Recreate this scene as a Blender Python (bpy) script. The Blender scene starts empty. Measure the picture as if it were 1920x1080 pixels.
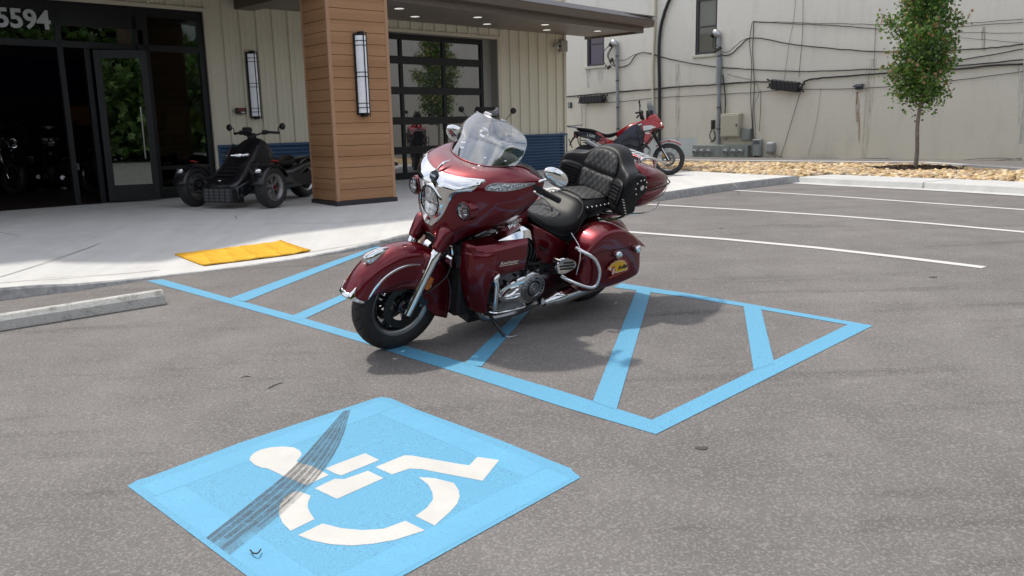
import bpy, math, random
import numpy as np
from mathutils import Vector, Matrix
random.seed(7)
rad = math.radians
C = bpy.context.scene.collection
sc = bpy.context.scene

# ---------------------------------------------------------------- camera
EYE = 1.65; FPX = 1570.0; PITCH = 0.192; ROLL = -0.02228
_cp, _sp = math.cos(PITCH), math.sin(PITCH)
_fw = np.array([0, _cp, -_sp]); _rt = np.array([1., 0, 0]); _up = np.cross(_rt, _fw)
CR = _rt*math.cos(ROLL) + _up*math.sin(ROLL)
CU = -_rt*math.sin(ROLL) + _up*math.cos(ROLL)
CF = _fw
cd = bpy.data.cameras.new('camera'); cam = bpy.data.objects.new('camera', cd); C.objects.link(cam)
cd.sensor_width = 36; cd.lens = FPX/1920*36; cd.clip_end = 600; cd.clip_start = .05
cam.matrix_world = Matrix(((CR[0], CU[0], -CF[0], 0), (CR[1], CU[1], -CF[1], 0), (CR[2], CU[2], -CF[2], EYE), (0, 0, 0, 1)))
sc.camera = cam

# ---------------------------------------------------------------- sky, sun, exposure
SUNV = Vector((-.38, .33, 1.0)).normalized()
elev = math.asin(SUNV.z); azim = math.atan2(SUNV.x, SUNV.y)
w = bpy.data.worlds.new('World'); sc.world = w; w.use_nodes = True
nt = w.node_tree; nt.nodes.clear()
wo = nt.nodes.new('ShaderNodeOutputWorld'); bg = nt.nodes.new('ShaderNodeBackground')
sky = nt.nodes.new('ShaderNodeTexSky'); sky.sky_type = 'NISHITA'; sky.sun_disc = False
sky.sun_elevation = elev; sky.sun_rotation = azim
sky.dust_density = 3.0; sky.air_density = 1.0; sky.ozone_density = 1.0
tc = nt.nodes.new('ShaderNodeTexCoord')
mp = nt.nodes.new('ShaderNodeMapping'); mp.inputs['Scale'].default_value = (1, 1, 2.6)
nz = nt.nodes.new('ShaderNodeTexNoise'); nz.inputs['Scale'].default_value = 2.6; nz.inputs['Detail'].default_value = 7; nz.inputs['Roughness'].default_value = .55
cr = nt.nodes.new('ShaderNodeValToRGB'); cr.color_ramp.elements[0].position = .30; cr.color_ramp.elements[1].position = .66
mx = nt.nodes.new('ShaderNodeMix'); mx.data_type = 'RGBA'
mx.inputs[7].default_value = (7.6, 7.7, 8.0, 1)
nt.links.new(tc.outputs['Generated'], mp.inputs[0]); nt.links.new(mp.outputs[0], nz.inputs['Vector'])
nt.links.new(nz.outputs['Fac'], cr.inputs[0]); nt.links.new(cr.outputs[0], mx.inputs[0])
nt.links.new(sky.outputs[0], mx.inputs[6]); nt.links.new(mx.outputs[2], bg.inputs[0])
bg.inputs[1].default_value = .15
nt.links.new(bg.outputs[0], wo.inputs[0])
sd = bpy.data.lights.new('sun', 'SUN'); sd.energy = 2.75; sd.angle = rad(2.6); sd.color = (1, .95, .86)
so = bpy.data.objects.new('sun', sd); C.objects.link(so)
so.rotation_euler = SUNV.to_track_quat('Z', 'Y').to_euler()
sc.view_settings.view_transform = 'Standard'; sc.view_settings.look = 'None'
sc.view_settings.exposure = 0.17; sc.view_settings.gamma = 1
sc.render.engine = 'CYCLES'

# ---------------------------------------------------------------- helpers
def lotz(x, y):
    u = .016*x + .0505*y
    if u > .36: return .36 + .14*(1-math.exp(-(u-.36)/.14))
    if u < -.1: return -.1 - .1*(1-math.exp((u+.1)/.1))
    return u
def ray(px, py): return (px-960)*CR - (py-540)*CU + FPX*CF
def at(px, py, z=None, dz=0.0):
    """the spot on the ground (or on the level z) that the photograph shows at a pixel"""
    d = ray(px, py)
    zz = z if z is not None else .2
    for _ in range(60):
        t = (zz-EYE)/d[2]; x, y = d[0]*t, d[1]*t
        if z is not None: break
        zz = zz + .6*(lotz(x, y)+dz - zz)
    return (x, y, zz)

def link(name, me, parent=None, mat=None):
    o = bpy.data.objects.new(name, me); C.objects.link(o)
    if parent is not None: o.parent = parent
    if mat is not None:
        for m in (mat if isinstance(mat, (list, tuple)) else [mat]): me.materials.append(m)
    return o
def tag(o, label=None, cat=None, group=None, kind=None):
    if label: o['label'] = label
    if cat: o['category'] = cat
    if group: o['group'] = group
    if kind: o['kind'] = kind
    return o
def empty(name, loc=(0, 0, 0), rz=0.0, label=None, cat=None, group=None):
    o = bpy.data.objects.new(name, None); C.objects.link(o)
    o.location = loc; o.rotation_euler = (0, 0, rz); o.empty_display_size = .1
    return tag(o, label, cat, group)
def kids(o): return [c for c in bpy.data.objects if c.parent == o]
def copy_tree(o, parent=None):
    c = o.copy(); C.objects.link(c); c.parent = parent
    for ch in kids(o): copy_tree(ch, c)
    return c

class MB:
    def __init__(s, T=None): s.v = []; s.f = []; s.mi = []; s.T = T; s.m = 0
    def add(s, vs, fs):
        b = len(s.v)
        for p in vs:
            s.v.append(tuple(s.T(p)) if s.T else tuple(p))
        for f in fs: s.f.append([b+i for i in f]); s.mi.append(s.m)
    def box(s, x0, x1, y0, y1, z0, z1):
        s.add([(x, y, z) for z in (z0, z1) for y in (y0, y1) for x in (x0, x1)],
              [(0, 2, 3, 1), (4, 5, 7, 6), (0, 1, 5, 4), (2, 6, 7, 3), (0, 4, 6, 2), (1, 3, 7, 5)])
    def obox(s, c, ax, ay, az):
        c = Vector(c); ax = Vector(ax); ay = Vector(ay); az = Vector(az)
        s.add([c+i*ax+j*ay+k*az for k in (-1, 1) for j in (-1, 1) for i in (-1, 1)],
              [(0, 2, 3, 1), (4, 5, 7, 6), (0, 1, 5, 4), (2, 6, 7, 3), (0, 4, 6, 2), (1, 3, 7, 5)])
    def rings(s, R, cap=True, closed=True, loop=False):
        """list of equally long rings of points"""
        n = len(R[0]); vs = [p for r in R for p in r]; fs = []
        m = len(R)
        for i in range(m if loop else m-1):
            for j in range(n if closed else n-1):
                a = i*n+j; b = i*n+(j+1) % n; i2 = (i+1) % m
                c = i2*n+(j+1) % n; d = i2*n+j
                fs.append((a, b, c, d))
        if cap and not loop:
            fs.append(tuple(range(n))[::-1]); fs.append(tuple((m-1)*n+j for j in range(n)))
        s.add(vs, fs)
    def grid(s, P):
        n = len(P[0]); vs = [p for r in P for p in r]
        s.add(vs, [(i*n+j, i*n+j+1, (i+1)*n+j+1, (i+1)*n+j) for i in range(len(P)-1) for j in range(n-1)])
    def cyl(s, a, b, r, r2=None, n=16, cap=True):
        a = Vector(a); b = Vector(b); d = (b-a).normalized(); u = d.orthogonal().normalized(); v = d.cross(u)
        r2 = r if r2 is None else r2
        s.rings([[c + (u*math.cos(t)+v*math.sin(t))*rr for t in [2*math.pi*k/n for k in range(n)]] for c, rr in ((a, r), (b, r2))], cap)
    def tube(s, pts, r, n=8, smooth=5, closed=False):
        P = [Vector(p) for p in pts]
        rr = r if isinstance(r, (list, tuple)) else [r]*len(P)
        if smooth > 1 and len(P) > 2:
            Q = []; RQ = []
            m = len(P)
            for i in range(m if closed else m-1):
                p0 = P[(i-1) % m] if (closed or i > 0) else P[0]*2-P[1]; p1 = P[i]; p2 = P[(i+1) % m]
                p3 = P[(i+2) % m] if (closed or i+2 < m) else P[-1]*2-P[-2]
                for k in range(smooth):
                    t = k/smooth
                    Q.append(.5*((2*p1)+(p2-p0)*t+(2*p0-5*p1+4*p2-p3)*t*t+(3*p1-p0-3*p2+p3)*t**3))
                    RQ.append(rr[i]*(1-t)+rr[(i+1) % m]*t)
            if not closed: Q.append(P[-1]); RQ.append(rr[-1])
            P = Q; rr = RQ
        m = len(P); R = []
        T0 = (P[1]-P[0]).normalized(); u = T0.orthogonal().normalized()
        for i in range(m):
            if closed: d = (P[(i+1) % m]-P[i-1])
            else: d = P[min(i+1, m-1)]-P[max(i-1, 0)]
            if d.length < 1e-9: d = T0
            d.normalize(); u = (u-d*u.dot(d))
            if u.length < 1e-6: u = d.orthogonal()
            u.normalize(); v = d.cross(u)
            R.append([P[i]+(u*math.cos(t)+v*math.sin(t))*rr[i] for t in [2*math.pi*k/n for k in range(n)]])
        s.rings(R, not closed, True, closed)
    def lathe(s, prof, c, axis=(0, 1, 0), n=48, a0=0, a1=2*math.pi, cap=False):
        """prof: list of (h, r) along axis through c"""
        c = Vector(c); d = Vector(axis).normalized()
        u = Vector((1, 0, 0)) if abs(d.x) < .9 else Vector((0, 0, 1)); u = (u-d*u.dot(d)).normalized(); v = u.cross(d)
        full = abs(a1-a0-2*math.pi) < 1e-6
        ks = range(n if full else n+1)
        R = [[c+d*h+(u*math.cos(a0+(a1-a0)*k/n)+v*math.sin(a0+(a1-a0)*k/n))*r for h, r in prof] for k in ks]
        s.rings(R, cap and not full, False, full)
    def ball(s, c, r, n=12, m=8, ax=None):
        c = Vector(c); rx, ry, rz = r if isinstance(r, (tuple, list)) else (r, r, r)
        X, Y, Z = ax if ax else (Vector((1, 0, 0)), Vector((0, 1, 0)), Vector((0, 0, 1)))
        vs = []; fs = []
        for i in range(m+1):
            th = math.pi*i/m
            for j in range(n):
                ph = 2*math.pi*j/n
                vs.append(c+X*(rx*math.sin(th)*math.cos(ph))+Y*(ry*math.sin(th)*math.sin(ph))+Z*(rz*math.cos(th)))
        for i in range(m):
            for j in range(n):
                fs.append((i*n+j, (i+1)*n+j, (i+1)*n+(j+1) % n, i*n+(j+1) % n))
        s.add(vs, fs)
    def poly(s, pts): s.add(pts, [tuple(range(len(pts)))])
    def prism(s, pts, vec):
        vec = Vector(vec); n = len(pts); P = [Vector(p) for p in pts]
        s.add(P+[p+vec for p in P], [tuple(range(n))[::-1], tuple(range(n, 2*n))]+[(i, (i+1) % n, n+(i+1) % n, n+i) for i in range(n)])
    def build(s, name, mat=None, parent=None, smooth=True, ang=38, mods=None, label=None):
        me = bpy.data.meshes.new(name); me.from_pydata(s.v, [], s.f)
        o = link(name, me, parent, mat)
        if isinstance(mat, (list, tuple)) and len(mat) > 1: me.polygons.foreach_set('material_index', s.mi)
        import bmesh
        bm = bmesh.new(); bm.from_mesh(me); bmesh.ops.remove_doubles(bm, verts=bm.verts, dist=1e-5)
        bmesh.ops.recalc_face_normals(bm, faces=bm.faces); bm.to_mesh(me); bm.free()
        if smooth:
            me.polygons.foreach_set('use_smooth', [True]*len(me.polygons))
            if ang: me.set_sharp_from_angle(angle=rad(ang))
        for k, kw in (mods or []):
            md = o.modifiers.new(k.lower(), k)
            for a, b in kw.items(): setattr(md, a, b)
        if label: o['label'] = label
        return o
def SUB(l=2): return ('SUBSURF', dict(levels=l, render_levels=l))
def SOL(t, off=-1): return ('SOLIDIFY', dict(thickness=t, offset=off))
def BEV(w_, s=3): return ('BEVEL', dict(width=w_, segments=s, limit_method='ANGLE', angle_limit=rad(35)))

def crom(P, k=6, closed=False):
    """Catmull-Rom through points (any dimension)"""
    P = [np.array(p, float) for p in P]; m = len(P); Q = []
    for i in range(m if closed else m-1):
        p1 = P[i]; p2 = P[(i+1) % m]
        p0 = P[i-1] if (closed or i > 0) else 2*p1-p2
        p3 = P[(i+2) % m] if (closed or i+2 < m) else 2*p2-p1
        for j in range(k):
            t = j/k; Q.append(.5*(2*p1+(p2-p0)*t+(2*p0-5*p1+4*p2-p3)*t*t+(3*p1-p0-3*p2+p3)*t**3))
    if not closed: Q.append(P[-1])
    return Q
def text_data(s, size, bold=0.0, shear=0.0, depth=0.0, spacing=1.0, align='CENTER'):
    cu = bpy.data.curves.new('t', 'FONT'); cu.body = s; cu.size = size; cu.align_x = align; cu.align_y = 'CENTER'
    cu.offset = bold; cu.shear = shear; cu.extrude = depth; cu.resolution_u = 3; cu.space_character = spacing
    o = bpy.data.objects.new('t', cu); C.objects.link(o)
    bpy.context.view_layer.update()
    dg = bpy.context.evaluated_depsgraph_get(); me = bpy.data.meshes.new_from_object(o.evaluated_get(dg))
    vs = [tuple(v.co) for v in me.vertices]; fs = [tuple(p.vertices) for p in me.polygons]
    bpy.data.objects.remove(o); bpy.data.curves.remove(cu); bpy.data.meshes.remove(me)
    return vs, fs

# ---------------------------------------------------------------- materials
MATS = {}
def M(name, col, rough=.5, metal=0.0, coat=0.0, var=0.0, vscale=5.0, bump=0.0, bscale=60.0, spec=.5, emit=None, trans=0.0, ior=1.45, alpha=1.0, coord='Object', detail=6, rvar=0.0):
    if name in MATS: return MATS[name]
    m = bpy.data.materials.new(name); m.use_nodes = True; t = m.node_tree; b = t.nodes['Principled BSDF']
    b.inputs['Base Color'].default_value = (*col, 1); b.inputs['Roughness'].default_value = rough
    b.inputs['Metallic'].default_value = metal; b.inputs['Coat Weight'].default_value = coat; b.inputs['Coat Roughness'].default_value = .03
    b.inputs['Specular IOR Level'].default_value = spec; b.inputs['Transmission Weight'].default_value = trans; b.inputs['IOR'].default_value = ior
    b.inputs['Alpha'].default_value = alpha
    if emit: b.inputs['Emission Color'].default_value = (*emit[:3], 1); b.inputs['Emission Strength'].default_value = emit[3]
    if var or bump or rvar:
        tcn = t.nodes.new('ShaderNodeTexCoord')
    if var or rvar:
        n = t.nodes.new('ShaderNodeTexNoise'); n.inputs['Scale'].default_value = vscale; n.inputs['Detail'].default_value = detail
        t.links.new(tcn.outputs[coord], n.inputs['Vector'])
        if var:
            mr = t.nodes.new('ShaderNodeMapRange'); mr.inputs[1].default_value = .3; mr.inputs[2].default_value = .7
            mr.inputs[3].default_value = 1-var; mr.inputs[4].default_value = 1+var
            t.links.new(n.outputs['Fac'], mr.inputs[0])
            mm = t.nodes.new('ShaderNodeVectorMath'); mm.operation = 'SCALE'; mm.inputs[0].default_value = col
            t.links.new(mr.outputs[0], mm.inputs['Scale']); t.links.new(mm.outputs[0], b.inputs['Base Color'])
        if rvar:
            m2 = t.nodes.new('ShaderNodeMapRange'); m2.inputs[3].default_value = rough-rvar; m2.inputs[4].default_value = rough+rvar
            m2.inputs[1].default_value = .3; m2.inputs[2].default_value = .7
            t.links.new(n.outputs['Fac'], m2.inputs[0]); t.links.new(m2.outputs[0], b.inputs['Roughness'])
    if bump:
        n2 = t.nodes.new('ShaderNodeTexNoise'); n2.inputs['Scale'].default_value = bscale; n2.inputs['Detail'].default_value = 4
        t.links.new(tcn.outputs[coord], n2.inputs['Vector'])
        bp = t.nodes.new('ShaderNodeBump'); bp.inputs['Strength'].default_value = bump; bp.inputs['Distance'].default_value = .01
        t.links.new(n2.outputs['Fac'], bp.inputs['Height']); t.links.new(bp.outputs[0], b.inputs['Normal'])
    MATS[name] = m; return m
class NT:
    """small node-graph helper"""
    def __init__(s, name):
        s.m = bpy.data.materials.new(name); s.m.use_nodes = True; s.t = s.m.node_tree; s.b = s.t.nodes['Principled BSDF']
        s.tc = s.t.nodes.new('ShaderNodeTexCoord'); MATS[name] = s.m
    def n(s, typ, ins=None, **kw):
        nd = s.t.nodes.new('ShaderNode'+typ)
        for a, v in kw.items(): setattr(nd, a, v)
        for k, v in (ins or {}).items(): s.set(nd, k, v)
        return nd
    def set(s, nd, k, v):
        if isinstance(v, bpy.types.NodeSocket): s.t.links.new(v, nd.inputs[k])
        else: nd.inputs[k].default_value = v
    def noise(s, scale, detail=5, rough=.5, vec=None, w=0):
        return s.n('TexNoise', {'Scale': scale, 'Detail': detail, 'Roughness': rough, 'Vector': vec or s.tc.outputs['Object']}).outputs['Fac']
    def ramp(s, fac, stops):
        r = s.n('ValToRGB', {0: fac}); e = r.color_ramp.elements
        while len(e) < len(stops): e.new(.5)
        for el, (p, c) in zip(e, stops): el.position = p; el.color = (*c, 1) if len(c) == 3 else c
        return r.outputs[0]
    def g(s, fac, a, b):
        return s.ramp(fac, [(a, (0, 0, 0)), (b, (1, 1, 1))])
    def mix(s, f, a, b, mode='MIX'):
        x = s.n('Mix', {0: f}, data_type='RGBA', blend_type=mode)
        for k, v in ((6, a), (7, b)): s.set(x, k, v if isinstance(v, bpy.types.NodeSocket) else (*v, 1))
        return x.outputs[2]
    def math(s, op, a, b=0.0, c=0.0):
        x = s.n('Math', operation=op); s.set(x, 0, a); s.set(x, 1, b); s.set(x, 2, c); return x.outputs[0]
    def sep(s, v=None): return s.n('SeparateXYZ', {0: v or s.tc.outputs['Object']}).outputs
    def mapv(s, scale, vec=None, rot=(0, 0, 0)): return s.n('Mapping', {'Vector': vec or s.tc.outputs['Object'], 'Scale': scale, 'Rotation': rot}).outputs[0]
    def bump(s, h, st=.3, dist=.01, nrm=None):
        d = {'Height': h, 'Strength': st, 'Distance': dist}
        if nrm is not None: d['Normal'] = nrm
        return s.n('Bump', d).outputs[0]
    def out(s, **kw):
        for k, v in kw.items(): s.set(s.b, k.replace('_', ' '), v)
        return s.m
# ================================================================ setting
# asphalt
a = NT('asphalt')
f1 = a.noise(330, 3, .6); f2 = a.noise(70, 4, .6); big = a.noise(.55, 6, .6); mid = a.noise(2.2, 6, .6)
st = a.noise(1.3, 7, .62, a.mapv((.35, 2.6, 1), rot=(0, 0, rad(38))))
base = a.ramp(f1, [(.22, (.092, .083, .076)), (.45, (.135, .124, .115)), (.6, (.168, .155, .145)), (.82, (.205, .190, .177))])
vo = a.n('TexVoronoi', {'Scale': 200.0, 'Vector': a.tc.outputs['Object']}); vcell = a.sep(vo.outputs['Color'])[0]
agg = a.ramp(vcell, [(.0, (.070, .064, .058)), (.30, (.115, .106, .098)), (.65, (.165, .153, .142)), (.90, (.225, .210, .195)), (1.0, (.32, .30, .28))])
agg = a.mix(a.math('MULTIPLY', a.g(vo.outputs['Distance'], .35, .75), .45), agg, (.06, .055, .05))
base = a.mix(.40, base, agg)
base = a.mix(.16, base, a.ramp(f2, [(.3, (.10, .092, .085)), (.7, (.20, .187, .174))]))
lum = a.ramp(big, [(.3, (.84, .84, .84)), (.7, (1.12, 1.11, 1.10))])
base = a.mix(1.0, base, lum, 'MULTIPLY')
base = a.mix(1.0, base, a.ramp(mid, [(.3, (.88, .87, .86)), (.68, (1.07, 1.07, 1.07))]), 'MULTIPLY')
base = a.mix(1.0, base, a.ramp(st, [(.29, (.62, .60, .58)), (.43, (1, 1, 1))]), 'MULTIPLY')
spk = a.n('TexVoronoi', {'Scale': 120.0, 'Vector': a.tc.outputs['Object']}).outputs['Distance']
spk2 = a.noise(75, 1)
sm = a.math('MULTIPLY', a.g(spk, .16, .10), a.g(spk2, .55, .62))
base = a.mix(1.0, base, (.985, 1.0, 1.035), 'MULTIPLY')
base = a.mix(a.math('MULTIPLY', sm, .22), base, (.42, .40, .37))
asphalt = a.out(Base_Color=base, Roughness=.86, Normal=a.bump(a.math('ADD', f1, a.math('MULTIPLY', f2, .8)), .10, .003))
asphalt_node_done = True
def paint(name, col, wear, worn):
    p = NT(name); n = p.noise(210, 4, .7); m_ = p.noise(5, 7, .7); g_ = p.noise(60, 2)
    k = p.math('MULTIPLY', p.g(n, .585-.04*wear, .66-.04*wear), p.math('ADD', .25, p.g(m_, .36, .60)))
    c = p.mix(p.math('MULTIPLY', k, min(1, .75*wear)), p.mix(p.g(m_, .3, .7), tuple(q*.90 for q in col), tuple(min(1, q*1.06) for q in col)), worn)
    return p.out(Base_Color=c, Roughness=.7, Normal=p.bump(p.math('ADD', n, g_), .15, .003))
blue_paint = paint('blue_paint', (.105, .345, .53), 1.25, (.05, .13, .19))
white_paint = paint('white_paint', (.53, .52, .49), .6, (.30, .29, .27))
line_paint = paint('line_paint', (.60, .59, .57), 1.0, (.2, .19, .18))

def sheet(poly_px, zoff, name, mat, dense=.25, parent=None, px=True):
    """painted marking laid on the asphalt, following its slope"""
    pts = [at(*p)[:2] if px else p for p in poly_px]
    import bmesh
    bm = bmesh.new(); vs = [bm.verts.new((x, y, 0)) for x, y in pts]; bm.faces.new(vs)
    xs = [p[0] for p in pts]; ys = [p[1] for p in pts]
    for lo, hi, ax in ((min(xs), max(xs), (1, 0, 0)), (min(ys), max(ys), (0, 1, 0))):
        k = math.ceil(lo/dense)*dense
        while k < hi:
            bmesh.ops.bisect_plane(bm, geom=bm.verts[:]+bm.edges[:]+bm.faces[:], plane_co=Vector(ax)*k, plane_no=ax); k += dense
    for v in bm.verts: v.co.z = lotz(v.co.x, v.co.y)+zoff
    bmesh.ops.triangulate(bm, faces=bm.faces)
    bmesh.ops.recalc_face_normals(bm, faces=bm.faces)
    for f in bm.faces:
        if f.normal.z < 0: f.normal_flip()
    me = bpy.data.meshes.new(name); bm.to_mesh(me); bm.free()
    return link(name, me, parent, mat)
# lot surface, fine near and coarse far
def axis_vals(lo, hi, flo, fhi, fine, coarse):
    v = []; x = lo
    while x < hi: v.append(x); x += fine if flo <= x < fhi else coarse
    v.append(hi); return v
mb = MB()
XS = axis_vals(-150, 150, -12, 14, .25, 6); YS = axis_vals(-150, 150, 0, 20, .25, 6)
mb.grid([[(x, y, lotz(x, y)) for x in XS] for y in YS])
lot = mb.build('parking_lot', asphalt, smooth=True, ang=None); tag(lot, 'grey brown asphalt of the parking lot', kind='structure')

# ---- facade frame: e along the facade, n out from it
TH = rad(44.44); E2 = np.array([math.cos(TH), math.sin(TH)]); N2 = np.array([math.sin(TH), -math.cos(TH)])
FA = np.array(at(589, 351, .6)[:2])
def FW(e, n, z): p = FA+e*E2+n*N2; return (p[0], p[1], z)
def ed(x, y): v = np.array([x, y])-FA; return v@E2, v@N2

# ---- sidewalk
curb_px = [(0, 562), (70, 553), (140, 545), (220, 533), (300, 520), (380, 509.5), (470, 498), (560, 485.5), (640, 474), (700, 463), (750, 452), (900, 426), (1050, 402), (1150, 387), (1240, 375.5), (1330, 362), (1410, 352), (1494, 342)]
curb = [at(*p) for p in curb_px]
d0 = np.array(curb[0][:2])-np.array(curb[2][:2])
curb = [(curb[0][0]+d0[0]*k, curb[0][1]+d0[1]*k, lotz(curb[0][0]+d0[0]*k, curb[0][1]+d0[1]*k)) for k in (14, 7, 3)]+curb
curbh = [.12, .12, .11, .10, .085, .06, .035, .013, .006, .005, .007, .03, .045, .06, .085, .10, .11, .115, .12, .12, .12]
# straight row of samples
def resample(P, hs, step):
    out = []
    for i in range(len(P)-1):
        n = max(1, int(math.dist(P[i][:2], P[i+1][:2])/step))
        for k in range(n):
            t = k/n; x = P[i][0]*(1-t)+P[i+1][0]*t; y = P[i][1]*(1-t)+P[i+1][1]*t
            out.append((x, y, hs[i]*(1-t)+hs[i+1]*t))
    out.append((P[-1][0], P[-1][1], hs[-1])); return out
CS = resample(curb, curbh, .18)
corner_rock = at(1285, 320, .6)
Ex, Ey = CS[-1][:2]
conc = NT('sidewalk_concrete')
cn = conc.noise(3, 7, .6); cf = conc.noise(120, 3, .5); sw = conc.noise(6, 5, .6, conc.mapv((1, .12, 1), rot=(0, 0, rad(20))))
cc = conc.ramp(cn, [(.3, (.50, .495, .48)), (.7, (.60, .595, .575))])
cc = conc.mix(.35, cc, conc.ramp(sw, [(.35, (.47, .465, .45)), (.65, (.615, .61, .59))]))
cc = conc.mix(conc.math('MULTIPLY', conc.g(conc.noise(1.1, 7, .7), .54, .70), .3), cc, (.38, .37, .35))
walk_mat = conc.out(Base_Color=cc, Roughness=.85, Normal=conc.bump(cf, .25, .003))
gc = NT('curb_concrete')
g1 = gc.noise(14, 7, .7); g2 = gc.noise(90, 3)
curb_mat = gc.out(Base_Color=gc.mix(gc.g(g1, .35, .7), (.43, .43, .42), (.24, .245, .245)), Roughness=.9, Normal=gc.bump(g2, .4, .006))
rows = []
T_ = [0, .02, .06, .12, .2, .3, .4, .5, .6, .7, .8, .9, 1]
for (x, y, h) in CS:
    e_, n_ = ed(x, y)
    if e_ < 0.9: bx_, by_ = FW(e_, -.35, 0)[:2]
    else:
        t = min(1, (e_-.9)/(ed(Ex, Ey)[0]-.9))
        p0 = np.array(FW(.9+6.2*t, -.35, 0)[:2]); bx_, by_ = p0
    e0 = lotz(x, y)+h
    L = math.hypot(bx_-x, by_-y); r = []
    for t in T_:
        q = min(1, t*L/3.4); q = q*q*(3-2*q)
        r.append((x+(bx_-x)*t, y+(by_-y)*t, e0+(.6-e0)*q))
    rows.append(r)
WALKROWS = rows
# closing fan towards the rock bed: from curb end to the corner by the red motorcycle
last = rows[-1]
cr_pts = [(last[0][0]+(corner_rock[0]-last[0][0])*t, last[0][1]+(corner_rock[1]-last[0][1])*t, .6) for t in T_]
far_pt = (1.9, 24.0, .6)
mb = MB(); mb.grid(rows)
end_row = [(Ex+(corner_rock[0]-Ex)*min(1, t*1.6) + (0 if t < .625 else (far_pt[0]-corner_rock[0])*(t-.625)/.375), Ey+(corner_rock[1]-Ey)*min(1, t*1.6)+(0 if t < .625 else (far_pt[1]-corner_rock[1])*(t-.625)/.375), .6) for t in T_]
mb.grid([last, end_row])
walk = mb.build('sidewalk', walk_mat, smooth=True, ang=60); tag(walk, 'pale concrete sidewalk in front of the shop', kind='structure')
def walkz(x, y):
    best = min(CS, key=lambda c: (c[0]-x)**2+(c[1]-y)**2)
    d = math.hypot(best[0]-x, best[1]-y); e0 = lotz(best[0], best[1])+best[2]
    q = min(1, d/3.4); q = q*q*(3-2*q); return e0+(.6-e0)*q
# curb face (slightly battered, its own gutter line)
mb = MB(); R = []
for i, (x, y, h) in enumerate(CS):
    a_ = CS[max(0, i-1)]; b_ = CS[min(len(CS)-1, i+1)]
    d = np.array([b_[0]-a_[0], b_[1]-a_[1]]); d /= np.linalg.norm(d); o_ = np.array([d[1], -d[0]])
    z0 = lotz(x, y)
    R.append([(x+o_[0]*.035, y+o_[1]*.035, z0-.02), (x+o_[0]*.02, y+o_[1]*.02, z0+h*.8), (x+o_[0]*.008, y+o_[1]*.008, z0+h+.002), (x-o_[0]*.02, y-o_[1]*.02, z0+h+.003)])
mb.grid(R)
# return face along the rock bed end
ex0 = np.array([Ex, Ey]); cr0 = np.array(corner_rock[:2])
mb.add([(ex0[0]+.03, ex0[1], .45), (cr0[0]+.03, cr0[1], .45), (cr0[0], cr0[1], .603), (ex0[0], ex0[1], lotz(Ex, Ey)+.123)], [(0, 1, 2, 3)])
cf_o = mb.build('sidewalk_kerb', curb_mat, smooth=False); tag(cf_o, 'grey kerb face along the sidewalk edge', kind='structure')
# joints scored in the sidewalk: thin dark strips
mb = MB()
def strip_on_walk(mb, A, B, w_, dz=.004):
    n = max(2, int(math.dist(A, B)/.2)); A = np.array(A); B = np.array(B); d = (B-A)/np.linalg.norm(B-A); o_ = np.array([d[1], -d[0]])*w_/2
    P = []
    for k in range(n+1):
        p = A+(B-A)*k/n; P.append([(p[0]+o_[0]*s_, p[1]+o_[1]*s_, walkz(*p)+dz) for s_ in (-1, 1)])
    mb.grid(P)
def wpx(px, py):
    z = .45
    for _ in range(40):
        x, y, _z = at(px, py, z); z = z+.4*(walkz(x, y)-z)
    return (x, y)
for a_, b_ in (((0, 520), (54, 503)), ((54, 503), (202, 452)), ((0, 436), (36, 443)), ((441, 405), (450, 422)), ((450, 422), (640, 418)), ((395, 398), (300, 385)), ((640, 418), (760, 409)), ((0, 531), (300, 507)), ((583, 473), (760, 444)), ((1240, 361), (1255, 345)), ((1375, 344), (1382, 352))):
    strip_on_walk(mb, wpx(*a_), wpx(*b_), .012)
jo = mb.build('sidewalk_joints', M('joint_dark', (.22, .215, .2), .95), smooth=False); tag(jo, 'dark joints scored in the sidewalk', kind='structure')

# ---- tactile mat
mp_ = [wpx(*p) for p in ((328, 480), (527, 454), (583, 472.5), (383, 500.5))]
root = empty('tactile_paving', (mp_[0][0], mp_[0][1], walkz(*mp_[0])), 0, 'yellow tactile mat set in the sidewalk ramp', 'tactile mat')
inv = Vector(root.location)
yel = M('yellow_mat', (.78, .43, .018), .6, var=.03, vscale=3)
mb = MB(); A, B, D, G_ = [np.array(p) for p in mp_]; N_ = 12
P = []
for i in range(N_+1):
    r = []
    for j in range(N_+1):
        p = (A*(1-j/N_)+B*(j/N_))*(1-i/N_)+(G_*(1-j/N_)+D*(j/N_))*(i/N_)
        r.append(Vector((p[0], p[1], walkz(*p)+.024))-inv)
    P.append(r)
mb.grid(P); mb.build('mat_panel', yel, root, mods=[SOL(.012)])
mb = MB(); nu, nv = 34, 14
for i in range(nv):
    for j in range(nu):
        s_, t_ = (j+.5)/nu, (i+.5)/nv
        p = (A*(1-s_)+B*s_)*(1-t_)+(G_*(1-s_)+D*s_)*t_; z = walkz(*p)+.024
        c = Vector((p[0], p[1], z))-inv; r1, r2 = .010, .007
        k6 = [(math.cos(q*math.pi/3), math.sin(q*math.pi/3)) for q in range(6)]
        mb.add([c+Vector((r1*a1, r1*a2, 0)) for a1, a2 in k6]+[c+Vector((r2*a1, r2*a2, .0045)) for a1, a2 in k6], [(q, (q+1) % 6, 6+(q+1) % 6, 6+q) for q in range(6)]+[tuple(range(6, 12))])
mb.build('domes', yel, root, smooth=False)['kind'] = 'stuff'

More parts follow.
